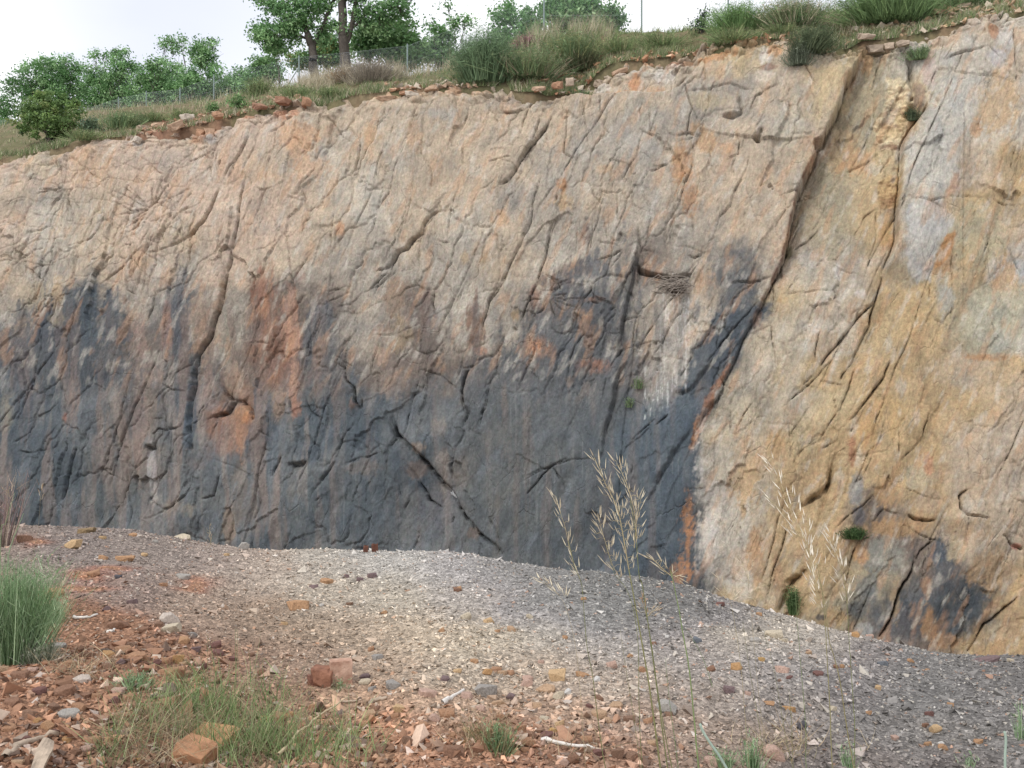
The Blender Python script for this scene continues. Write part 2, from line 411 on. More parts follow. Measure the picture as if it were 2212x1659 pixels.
cr('M2', [(730, 880), (800, 850), (880, 790)], **M_); cr('M2', [(960, 300), (950, 360), (900, 400)], **T_); cr('M2', [(690, 340), (680, 470)], **T_); cr('M2', [(2150, 60), (2130, 250), (2060, 560), (1990, 760), (1920, 940)], **M_)
cr('M2', [(1960, 340), (1880, 520), (1800, 700), (1720, 830), (1660, 980), (1640, 1130)], **M_); cr('M2', [(1740, 380), (1680, 430)], **T_); cr('M2', [(1340, 760), (1340, 850), (1350, 920)], **M_)
cr('M2', [(1260, 1080), (1290, 1250)], **T_); cr('M2', [(2040, 650), (2140, 730), (2210, 700)], **M_); cr('M2', [(1620, 1130), (1700, 1090)], **T_); cr('M2', [(880, 790), (1000, 740), (1100, 640)], **T_)
cr('M3', [(590, 0), (540, 220), (520, 340), (440, 500), (370, 640), (260, 810), (200, 1000)], **M_); cr('M3', [(690, 90), (690, 250), (630, 480), (560, 680), (500, 850), (450, 960)], **M_)
cr('M3', [(880, 40), (930, 170), (980, 220)], **M_); cr('M3', [(990, 300), (1020, 480)], **T_); cr('M3', [(920, 330), (910, 500)], **T_); cr('M3', [(1080, 130), (1085, 320)], **T_); cr('M3', [(1100, 410), (1080, 470)], wd=5, dp=.5, st=.1)
cr('M3', [(1215, 370), (1220, 480), (1230, 520), (1330, 530)], **M_); cr('M3', [(1210, 600), (1220, 640), (1280, 655), (1430, 690), (1550, 660)], wd=2.8, dp=.45, st=.28, rc=30)
cr('M3', [(1215, 390), (1190, 640), (1150, 800), (1110, 1000), (1080, 1200)], wd=3, dp=.12, st=.2, rc=20)
cr('M3', [(1550, 0), (1500, 150), (1430, 340), (1370, 480)], **M_); cr('M3', [(1910, 0), (1850, 100), (1800, 230), (1740, 290)], **M_); cr('M3', [(1400, 490), (1440, 340)], **T_); cr('M3', [(1620, 480), (1620, 530), (1570, 560), (1530, 540)], **M_)
cr('M3', [(560, 650), (680, 710), (740, 820)], **M_); cr('M3', [(560, 760), (680, 770)], **T_); cr('M3', [(1080, 540), (930, 580)], **T_); cr('M3', [(1820, 710), (1930, 710), (2070, 690)], **M_)
cr('M3', [(1640, 1250), (1760, 1100), (1900, 940), (1990, 840)], **M_); cr('M3', [(1570, 900), (1500, 1000)], **M_); cr('M3', [(870, 1040), (800, 1120), (760, 1250)], **M_); cr('M3', [(1110, 960), (1210, 940)], **T_)
cr('M3', [(1020, 1040), (1090, 1050)], **T_); cr('M3', [(910, 850), (960, 855)], **M_); cr('M3', [(1020, 890), (1060, 870)], **M_); cr('M3', [(700, 830), (860, 830), (920, 760)], **T_)
cr('M4', [(590, 720), (600, 800), (580, 930)], **M_); cr('M4', [(330, 715), (450, 710), (560, 700)], **M_); cr('M4', [(400, 0), (320, 180), (310, 240), (240, 300)], **M_); cr('M4', [(980, 70), (920, 220), (870, 310), (850, 350)], **M_)
cr('M4', [(900, 340), (820, 430), (740, 480)], **M_); cr('M4', [(850, 580), (840, 640), (850, 740)], **T_); cr('M4', [(880, 560), (1000, 560), (1060, 480), (1090, 460), (1110, 530)], **T_); cr('M4', [(1090, 460), (1190, 290), (1280, 240)], **T_)
cr('M4', [(1260, 270), (1250, 440), (1210, 560)], **M_); cr('M4', [(770, 660), (650, 810)], **T_); cr('M4', [(640, 800), (760, 780), (1000, 770)], **T_)
cr('M4', [(1300, 690), (1260, 820), (1190, 890), (1100, 980), (1040, 1070), (960, 1160), (900, 1250)], **B__); cr('M4', [(1260, 800), (1220, 980), (1150, 1100), (1090, 1250)], **B__); cr('M4', [(1240, 1000), (1180, 1100)], **M_)
cr('M4', [(1720, 180), (1860, 150), (2000, 170)], **T_); cr('M4', [(1610, 210), (1700, 190)], **T_); cr('M4', [(2050, 420), (2110, 500), (2212, 650)], **M_); cr('M4', [(2000, 430), (1900, 640)], **T_); cr('M4', [(1610, 730), (1600, 820)], **M_)
cr('M4', [(1750, 500), (1740, 980)], **T_); cr('M4', [(580, 1000), (610, 1250)], **M_); cr('M4', [(1640, 960), (1720, 1000)], **T_); cr('M4', [(2000, 160), (2060, 190), (2212, 210)], **T_)
cr('L1', [(370, 265), (310, 310), (240, 350), (170, 400)], **T_); cr('L1', [(230, 0), (190, 150), (110, 380)], **M_); cr('L1', [(180, 460), (80, 540)], **T_); cr('L1', [(110, 580), (210, 600)], **M_); cr('L1', [(500, 560), (450, 680), (420, 820), (390, 900)], **B__)
cr('L1', [(700, 570), (690, 640), (650, 700)], **M_); cr('L1', [(510, 560), (550, 630)], **T_); cr('L1', [(940, 560), (1000, 555)], wd=4, dp=.4, st=.2); cr('L1', [(1050, 150), (1110, 190), (1190, 200)], **M_)
cr('L1', [(1250, 30), (1240, 150), (1220, 250), (1220, 450), (1240, 580)], wd=3, dp=.3, st=.24, rc=44); cr('L1', [(1200, 380), (1170, 430), (1090, 450), (1030, 440), (980, 470)], **M_); cr('L1', [(980, 380), (1070, 370)], **T_)
cr('L1', [(1390, 130), (1460, 220), (1500, 250), (1470, 330), (1380, 360), (1400, 390)], wd=3, dp=.35, st=.2); cr('L1', [(1510, 245), (1560, 260), (1620, 320), (1640, 380)], wd=3, dp=.35, st=.2)
cr('L1', [(1430, 690), (1400, 810), (1380, 870), (1310, 900)], **M_); cr('L1', [(1240, 800), (1200, 870), (1100, 950), (1050, 960), (960, 900), (880, 800)], **M_); cr('L1', [(800, 700), (820, 900), (840, 980), (820, 1080)], **M_)
cr('L1', [(1660, 770), (1680, 900), (1640, 1030)], **M_); cr('L1', [(1810, 600), (1800, 650), (1760, 750)], **M_); cr('L1', [(1860, 660), (1930, 675), (1990, 650)], wd=4, dp=.35, st=.3); cr('L1', [(1870, 240), (1880, 330), (1920, 370)], **M_)
cr('L1', [(1670, 450), (1740, 500)], **T_); cr('L1', [(1690, 560), (1740, 580)], **T_); cr('L1', [(2150, 700), (2090, 780)], **M_); cr('L1', [(2100, 880), (2050, 920)], **T_); cr('L1', [(650, 700), (800, 780)], **T_)
cr('L2', [(760, 20), (770, 120), (830, 180), (840, 270), (870, 310)], **B__); cr('L2', [(700, 10), (770, 45)], **M_); cr('L2', [(880, 240), (880, 310)], **M_); cr('L2', [(830, 400), (780, 470), (740, 600), (720, 670)], **M_)
cr('L2', [(1080, 360), (1120, 480), (1200, 560), (1260, 620), (1330, 700), (1390, 770), (1450, 830)], wd=3.6, dp=.6, st=-.3, rc=44); cr('L2', [(1450, 830), (1490, 900), (1550, 1000), (1600, 1070), (1680, 1150), (1740, 1190), (1780, 1250)], wd=2.8, dp=.5, st=-.2, rc=40)
cr('L2', [(1060, 400), (1110, 500), (1070, 550), (1070, 590)], **M_); cr('L2', [(1140, 640), (1200, 720), (1260, 810), (1300, 890), (1390, 940)], **B__); cr('L2', [(1050, 740), (1110, 800), (1130, 890)], **M_); cr('L2', [(1130, 970), (1180, 900)], **M_)
cr('L2', [(1620, 0), (1560, 80), (1530, 200), (1540, 290), (1570, 340), (1540, 420)], wd=4, dp=.3, st=-.3, rc=30); cr('L2', [(1700, 180), (1690, 260), (1640, 440)], **M_); cr('L2', [(1550, 450), (1490, 560), (1460, 680), (1470, 760)], wd=3.5, dp=.25, st=-.3, rc=30)
cr('L2', [(1470, 820), (1550, 780)], **T_); cr('L2', [(2212, 630), (2110, 680), (2000, 730), (1950, 760)], **T_); cr('L2', [(2110, 680), (2020, 780), (1950, 860)], **T_); cr('L2', [(2120, 690), (2212, 830)], **T_)
cr('L2', [(1700, 1010), (1740, 1090), (1780, 1190)], **M_); cr('L2', [(1470, 1000), (1460, 1050)], **M_); cr('L2', [(800, 660), (880, 620), (940, 610), (1000, 600)], **M_); cr('L2', [(630, 780), (690, 700), (720, 660)], **B__)
cr('L2', [(1260, 60), (1370, 90), (1500, 180)], **M_); cr('L2', [(1200, 1200), (1240, 1120)], **M_); cr('L2', [(480, 190), (560, 330), (640, 380)], **T_)
cr('L3', [(780, 0), (740, 120), (710, 220)], **M_); cr('L3', [(1130, 0), (1080, 60), (1030, 330), (1000, 450), (970, 640)], wd=3, dp=.12, st=.25, rc=40); cr('L3', [(1010, 100), (960, 300)], **T_)
cr('L3', [(1450, 190), (1490, 210), (1540, 190), (1620, 90), (1680, 0)], wd=3.4, dp=.15, st=.22, rc=24); cr('L3', [(1320, 380), (1260, 430), (1190, 480), (1170, 510)], **M_); cr('L3', [(1290, 430), (1200, 500), (1120, 560), (1090, 680)], **M_)
cr('L3', [(1410, 350), (1330, 420)], **M_); cr('L3', [(1560, 440), (1460, 560), (1390, 680), (1330, 800), (1270, 900)], wd=6, dp=.12, st=.22, rc=60); cr('L3', [(920, 630), (800, 635), (720, 660), (655, 685), (560, 710), (500, 740)], **T_)
cr('L3', [(655, 685), (590, 750), (500, 850)], **T_); cr('L3', [(665, 690), (740, 830)], **T_); cr('L3', [(1180, 640), (1170, 740)], **T_); cr('L3', [(1610, 540), (1680, 550)], **T_); cr('L3', [(1290, 1210), (1370, 1190)], **M_)
cr('L3', [(1800, 490), (1810, 390), (1800, 280), (1850, 200)], **T_); cr('L3', [(1510, 830), (1640, 830)], **T_); cr('L3', [(260, 100), (210, 320), (170, 440)], **T_); cr('L3', [(250, 1010), (300, 1150)], **T_)
cr('L4', [(960, 0), (880, 90), (770, 200), (660, 300)], **M_); cr('L4', [(850, 90), (780, 150), (860, 160)], **M_); cr('L4', [(900, 120), (1060, 155)], **T_); cr('L4', [(1350, 0), (1300, 110), (1210, 240), (1120, 350), (1080, 390)], **B__)
cr('L4', [(1110, 0), (1050, 80), (1040, 110)], **M_); cr('L4', [(1130, 0), (1090, 170), (1000, 340), (900, 500)], **M_); cr('L4', [(830, 290), (720, 450), (670, 560)], **T_); cr('L4', [(1110, 410), (1100, 470)], **M_); cr('L4', [(700, 400), (700, 520), (710, 650)], **T_)
cr('L4', [(720, 640), (800, 560), (870, 480)], **T_); cr('L4', [(900, 560), (990, 520)], **M_); cr('L4', [(970, 700), (960, 780), (880, 870), (760, 940)], wd=5, dp=.5, st=.3, rc=36); cr('L4', [(1000, 620), (940, 860), (880, 1100)], wd=5, dp=.3, st=-.2)
cr('L4', [(1240, 620), (1160, 760), (1100, 800)], **T_); cr('L4', [(1240, 870), (1160, 950), (1080, 1000), (970, 1100)], **M_); cr('L4', [(1400, 460), (1410, 610)], **M_); cr('L4', [(1610, 330), (1560, 480), (1420, 650)], **M_)
cr('L4', [(2212, 380), (2120, 580), (2020, 760)], **M_); cr('L4', [(1840, 840), (1790, 880), (1800, 960), (1840, 1000), (1970, 1020)], **B__); cr('L4', [(1460, 1000), (1520, 1030), (1640, 1030)], **B__); cr('L4', [(2060, 840), (2130, 890), (2212, 920)], **M_)
cr('L4', [(1230, 1050), (1300, 960), (1420, 1000)], **M_); cr('L4', [(2110, 960), (2100, 1000)], **M_); cr('L4', [(2070, 1130), (2130, 1190), (2212, 1220)], **B__); cr('L4', [(690, 1080), (640, 1230)], **M_); cr('L4', [(1450, 830), (1560, 880), (1700, 900)], **T_)
cr('G4', [(685, 40), (600, 300), (540, 530)], **M_); cr('G4', [(800, 300), (690, 400), (620, 560)], wd=7, dp=.6, st=.3); cr('G4', [(1150, 100), (1100, 250), (1060, 400)], **M_); cr('G4', [(1240, 390), (1170, 560), (1110, 700)], **M_)
cr('G4', [(1500, 210), (1480, 310), (1420, 420), (1380, 560), (1340, 650), (1280, 740)], **B__); cr('G4', [(2180, 480), (2060, 580), (1960, 650), (1850, 830)], **B__); cr('G4', [(1650, 100), (1540, 180), (1480, 300)], **M_)

# joints and hairlines that belong to the rock everywhere: a steep set running down the dip, a flatter cross set, short splinters
rj = np.random.default_rng(17)
def joint(u, v, angle, length, kind, kink=0.10):
    n = max(3, int(length / 45)); a = angle; p = np.array([u, v], float); P_ = [p.copy()]
    for _ in range(n):
        a = angle + rj.normal(0, kink)
        p = p + np.array([-math.cos(a), math.sin(a)]) * length / n
        P_.append(p.copy())
    CR.append((np.array(P_), kind['wd'], kind['dp'] * rj.uniform(0.5, 1.1), kind['st'] * rj.uniform(0.3, 1.6), kind['rc']))
for i in range(60):
    u, v = rj.uniform(-20, 2240), rj.uniform(90, 1150)
    if 1040 < u < 1480 and v > 760 and rj.random() < 0.7: continue
    joint(u, v, math.radians(rj.normal(70, 8)), 70 + 380 * rj.random() ** 2, M_ if rj.random() < 0.35 else T_, 0.09)
for i in range(32):
    u, v = rj.uniform(-20, 2240), rj.uniform(120, 1150)
    if 1040 < u < 1480 and v > 760 and rj.random() < 0.7: continue
    joint(u, v, math.radians(rj.choice([20, 38, 140, 165]) + rj.normal(0, 9)), rj.uniform(30, 120), T_, 0.18)
# rays of straight cracks spreading from a few blast points on the upper left
for (cu_, cv_, n_, L_) in ((140, 405, 13, 95), (330, 450, 14, 85), (385, 460, 12, 70), (30, 560, 10, 80), (250, 540, 9, 70), (120, 640, 8, 60), (1185, 640, 9, 60), (1350, 540, 8, 60)):
    for i in range(n_):
        a = rj.uniform(0, 2 * math.pi); r0 = rj.uniform(3, 14); l_ = L_ * rj.uniform(0.4, 1.1)
        p0 = np.array([cu_ + math.cos(a) * r0, cv_ + math.sin(a) * r0]); p2 = np.array([cu_ + math.cos(a) * l_, cv_ + math.sin(a) * l_]); p1 = (p0 + p2) / 2 + rj.normal(0, 3, 2)
        CR.append((np.array([p0, p1, p2]), 1.0, 0.12, 0.02, 16))

def seg_field(pts, m):
    """distance, signed offset across (positive = upper-left side) and running position along a polyline, for the masked points"""
    px, py = UW[m], VW[m]
    best = np.full(px.shape, 1e9); sg = np.zeros(px.shape); tt = np.zeros(px.shape)
    n = len(pts) - 1
    for i in range(n):
        a, b = pts[i], pts[i + 1]
        d = b - a; L2 = max(d @ d, 1e-6)
        t = np.clip(((px - a[0]) * d[0] + (py - a[1]) * d[1]) / L2, 0, 1)
        qx = px - (a[0] + t * d[0]); qy = py - (a[1] + t * d[1])
        dist = np.hypot(qx, qy)
        nx, ny = -d[1], d[0]
        ln = math.hypot(nx, ny) + 1e-9
        if nx * -1 + ny * -0.55 < 0: nx, ny = -nx, -ny
        s = (qx * nx + qy * ny) / ln
        u_ = dist < best
        best = np.where(u_, dist, best); sg = np.where(u_, s, sg); tt = np.where(u_, (i + t) / n, tt)
    return best, sg, tt

CRACKMASK = np.zeros(U.shape)
for pts, wd, dp, st, rc in CR:
    pad = 2.6 * rc + 12
    m = (U > pts[:, 0].min() - pad) & (U < pts[:, 0].max() + pad) & (V > pts[:, 1].min() - pad) & (V < pts[:, 1].max() + pad)
    if not m.any(): continue
    d, sg, tt = seg_field(pts, m)
    env = 0.12 + 0.88 * np.sqrt(np.clip(np.minimum(tt, 1 - tt) * 3.2, 0, 1))
    var = 0.7 + 0.8 * w1[m] + 0.6 * w3[m]
    fade = np.exp(-(d / rc) ** 2)
    H[m] += env * (-dp * np.clip(var, 0.3, 1.5) * np.exp(-(d / wd) ** 2) + st * 0.5 * np.tanh(sg / 1.6) * fade - 0.05 * dp * np.exp(-(d / (wd * 3.2)) ** 2))
    CRACKMASK[m] = np.maximum(CRACKMASK[m], env * np.exp(-(d / (wd * 1.6)) ** 2))

# the great inclined fault: the grey slab stands proud of the ochre one to its right
FAULT = np.array([cp('T4', *p) for p in [(1120, 410), (1070, 500), (1030, 640), (980, 760), (925, 885)]] + [cp('T4', 862, 905), cp('T4', 868, 1000), cp('T4', 800, 1130), cp('M4', 740, 180), cp('M4', 690, 420), cp('M4', 660, 560), cp('M4', 620, 640), cp('M4', 590, 720)]
                 + [cp('M4', 480, 930), cp('M4', 400, 1090), cp('M4', 330, 1230), cp('L3', 1740, 210), cp('L3', 1680, 270), cp('L3', 1630, 340), cp('L3', 1590, 440)])
RIB = np.array([cp('T4', *p) for p in [(1610, 640), (1590, 700), (1490, 810), (1440, 900), (1420, 1080)]] + [cp('M4', *p) for p in [(1415, 30), (1400, 200), (1390, 430), (1350, 560), (1300, 700)]])
ALL = np.ones(U.shape, bool)
m = (U > 1440) & (U < 2050) & (V < 1120)
d, sg, tt = seg_field(FAULT, m)
top_end = smooth(FAULT[0, 1] - 60, FAULT[0, 1] + 5, V[m])
k = (0.25 + 0.95 * (1 - smooth(0.45, 0.75, tt))) * (1 - 0.8 * smooth(0.85, 1.0, tt)) * top_end
H[m] += k * np.where(sg > 0, 0.22 * np.exp(-(sg / 70) ** 2) * smooth(0, 1.5, sg), -0.78 * np.exp(-np.clip(-sg, 0, None) / 70) * smooth(0, 1.2, -sg)) - 0.12 * np.exp(-(d / 3.0) ** 2) * top_end
m = (U > 1780) & (U < 2080) & (V > 180) & (V < 660)
d, sg, tt = seg_field(RIB, m)
k = smooth(0, 0.1, tt) * (1 - smooth(0.9, 1, tt))
H[m] += k * (np.where(sg > 0, -0.34 * np.exp(-np.clip(sg, 0, None) / 40), 0.30 * np.exp(-np.clip(-sg, 0, None) / 110)) * np.clip(np.abs(sg) / 3.0, 0, 1) - 0.22 * np.exp(-((sg - 3.5) / 1.6) ** 2))
# ledge under the broken ochre rocks of the crest: everything above it stands back
LEDGE = np.array([(1180, 196), (1260, 198), (1330, 198), (1420, 195), (1470, 186), (1500, 150), (1520, 120)])
m = (U > 1150) & (U < 1560) & (V < 260)
lv = np.interp(U[m], LEDGE[:, 0], LEDGE[:, 1])
H[m] -= 0.75 * smooth(-1, 7, lv - VW[m]) * smooth(1165, 1210, U[m]) * (1 - smooth(1490, 1530, U[m]))
# broken red and ochre rubble zone along the crest
rimv = np.interp(U, RIM[:, 0], RIM[:, 1])
band = (1 - smooth(10, 60, V - rimv)) * (smooth(220, 330, U) * (1 - smooth(640, 700, U)) + 0.7 * smooth(840, 900, U) * (1 - smooth(1180, 1230, U)) + 0.8 * smooth(1240, 1300, U))
band = np.clip(band, 0, 1)
f1, f2, cid = worley(U / 26 + 0.6 * w1, V / 17 + 0.6 * w2, 61)
H += band * (0.34 * (cid - 0.5) * smooth(0.0, 0.12, f2 - f1) - 0.16 * np.exp(-((f2 - f1) / 0.08) ** 2) - 0.25 * f1)
H -= 0.5 * (1 - smooth(0, 40, V - rimv)) ** 2
H += 0.22 * (1 - smooth(0, 70, V - rimv)) * fbm(U / 30, V / 22, 3, 66)
# dark strip of a second fault plane, turned away to the right (under the nest ledge)
STRIP = np.array([cp('M3', 1190, 560), cp('M3', 1150, 800), cp('M3', 1110, 1000), cp('L3', 1080, 60), cp('L3', 1030, 330), cp('L3', 990, 500)])

# ---------------------------------------------------------------- mineral colours and water stains of the face
PAL = {'P': (198, 171, 148), 'T': (190, 168, 142), 'G': (168, 156, 142), 'L': (194, 183, 167), 'B': (122, 108, 100), 'M': (103, 105, 109), 'D': (82, 89, 97), 'K': (70, 78, 86),
       'R': (142, 98, 76), 'Y': (189, 158, 110), 'O': (188, 126, 70), 'W': (208, 200, 190), 'y': (198, 172, 126), 'g': (164, 151, 122), 'S': (176, 174, 172)}
ROWS = ["PPPPPPPPPTTTTTTTyyygLTL", "PPPPPPPPPTTTTTLTyTygLLT", "PPPPPPPTTTTTTTTGGTygyLT", "PPPPTPPTTTTTTGGGTGTgYLLY", "PPPPPPTLTTTTGGGTTTgyLTYY", "TGTPPPPTLTTGGTGTTTgYLYYY", "PLTPTPPTGTLTGGGGTTgYSYTY",
        "TGTPGPTGGGGTLGBGMTGTgYSYY", "GMDGMGBBGBLGBMGTMyLYygg", "MDDBMGRMGBGGMMGLMLLYYgL", "MDDBMBRMBBBMMMBLDyYYYTY", "DDMBDRBDDMMMMMMKDLyYYYTY", "DDMBMRMDDMMBMDKDLYYYYTT", "DDDBMMMMDDBMMDDDLYYYYTT",
        "DDDMMMMMDMMMDDKDLYYBYTT", "DDMMMMDMDMMMDDKDLYYBBTT", "DDMMMDDMMMMMDDKDLYYgBDY", "DDDDDDDDMMMDDDDDYYgMDDY", "DDDDDDDDDDDDDDDDYYBBBYY"]
CG = np.array([[s2l(PAL[c]) for c in (r + "YYYY")[:23]] for r in ROWS])
gu = np.clip((U + 26 * w1 + 10 * w3) / 100.0, 0, 21.999); gv = np.clip((V + 40 * w2 + 12 * w4 - 50) / 75.0, 0, 17.999)
iu = gu.astype(int); iv = gv.astype(int); fu = (gu - iu)[..., None]; fv = (gv - iv)[..., None]
fu = fu * fu * (3 - 2 * fu); fv = fv * fv * (3 - 2 * fv)
CC = (CG[iv, iu] * (1 - fu) + CG[iv, iu + 1] * fu) * (1 - fv) + (CG[iv + 1, iu] * (1 - fu) + CG[iv + 1, iu + 1] * fu) * fv

EDGE = 0.45 * w1 + 0.5 * w3 + 0.35 * perlin(U / 6, V / 6, 71) + 0.35 * perlin(A_ / 18, B_ / 4.5, 73) + 0.5 * FHS
STRK = fbm(U / 14, V / 150, 3, 72)
def dab(u, v, ru, rv, c, op=0.8, rot=0, soft=0.5, streak=0.3, edge=0.45):
    global CC
    pad = 2.0 * max(ru, rv)
    m = (np.abs(U - u) < pad) & (np.abs(V - v) < pad)
    if not m.any(): return
    a = math.radians(rot); du = U[m] - u; dv = V[m] - v
    x = (du * math.cos(a) + dv * math.sin(a)) / ru; y = (-du * math.sin(a) + dv * math.cos(a)) / rv
    r = np.sqrt(x * x + y * y) + edge * EDGE[m] + streak * STRK[m]
    k = (1 - smooth(1 - soft, 1 + soft * 0.6, r)) * op
    CC[m] = CC[m] * (1 - k[:, None]) + s2l(c) * k[:, None]
def dabc(kk, x, y, rx, ry, c, **kw):
    u, v = cp(kk, x, y); dab(u, v, rx / 2.99, ry / 2.99, c, **kw)
def poly(pts, c, op=1.0, feather=5.0, wob=5.0, streak=0.0):
    global CC
    P = np.array(pts, dtype=float)
    pad = 30
    m = (U > P[:, 0].min() - pad) & (U < P[:, 0].max() + pad) & (V > P[:, 1].min() - pad) & (V < P[:, 1].max() + pad)
    x = U[m] + wob * (w1[m] + 0.6 * w3[m]); y = V[m] + wob * (w2[m] + 0.6 * w4[m]) + streak * STRK[m]
    ins = np.zeros(x.shape, bool); dmin = np.full(x.shape, 1e9)
    for i in range(len(P)):
        a, b = P[i], P[(i + 1) % len(P)]
        c1 = (a[1] > y) != (b[1] > y)
        with np.errstate(divide='ignore', invalid='ignore'):
            xi = (b[0] - a[0]) * (y - a[1]) / (b[1] - a[1] + 1e-12) + a[0]
        ins ^= c1 & (x < xi)
        d = b - a; t = np.clip(((x - a[0]) * d[0] + (y - a[1]) * d[1]) / (d @ d + 1e-9), 0, 1)
        dmin = np.minimum(dmin, np.hypot(x - a[0] - t * d[0], y - a[1] - t * d[1]))
    s = np.where(ins, dmin, -dmin)
    k = smooth(-feather, feather, s) * op
    CC[m] = CC[m] * (1 - k[:, None]) + s2l(c) * k[:, None]
def pc(kk, pts): return [cp(kk, *p) for p in pts]

# lower left: slate-blue stain with brown runs
for a in (('M1', 250, 1050, 60, 160, (66, 78, 96)), ('M1', 600, 1000, 140, 230, (74, 90, 104)), ('M1', 720, 1000, 90, 200, (64, 80, 96)), ('M1', 120, 1180, 120, 120, (70, 84, 100)), ('M1', 1170, 950, 80, 260, (88, 94, 106)), ('M1', 330, 1130, 90, 160, (84, 92, 108)),
          ('L1', 330, 900, 260, 330, (80, 88, 96)), ('L1', 620, 220, 110, 280, (92, 94, 100)), ('L1', 1150, 230, 100, 110, (76, 90, 104)), ('L1', 820, 300, 90, 300, (96, 92, 96)), ('L1', 100, 200, 130, 220, (82, 90, 104)), ('L1', 700, 850, 200, 220, (92, 96, 98)),
          ('L1', 1220, 120, 35, 120, (52, 64, 80)), ('L1', 1240, 400, 40, 160, (70, 84, 100)), ('L1', 1700, 280, 80, 120, (78, 90, 104)), ('L1', 2050, 420, 160, 130, (84, 92, 100)), ('L1', 2000, 900, 200, 200, (94, 100, 104)), ('L1', 1620, 520, 140, 110, (74, 86, 98)),
          ('M2', 560, 1080, 80, 190, (88, 96, 106)), ('M2', 640, 950, 60, 90, (104, 110, 118)), ('L2', 480, 300, 140, 150, (82, 90, 98)), ('L2', 900, 420, 170, 110, (76, 86, 96)), ('L2', 560, 560, 120, 100, (80, 88, 98)), ('L2', 700, 950, 260, 200, (84, 92, 100)), ('L2', 1200, 260, 140, 90, (92, 96, 102)),
          ('L2', 1290, 560, 60, 90, (78, 88, 98)), ('L2', 830, 130, 40, 60, (84, 100, 116)), ('L2', 1950, 800, 240, 330, (92, 94, 94)), ('L2', 1700, 500, 170, 300, (98, 98, 98)), ('L2', 1350, 950, 130, 160, (98, 94, 100)), ('L2', 300, 700, 60, 120, (88, 98, 108)),
          ('M3', 620, 1000, 120, 80, (120, 120, 124)), ('M3', 700, 720, 80, 70, (112, 116, 124)), ('M3', 930, 630, 100, 100, (108, 112, 122)), ('M3', 880, 840, 130, 70, (104, 108, 116)), ('M3', 960, 540, 60, 40, (128, 126, 126))):
    dabc(*a, op=0.62, soft=0.45, streak=0.5)
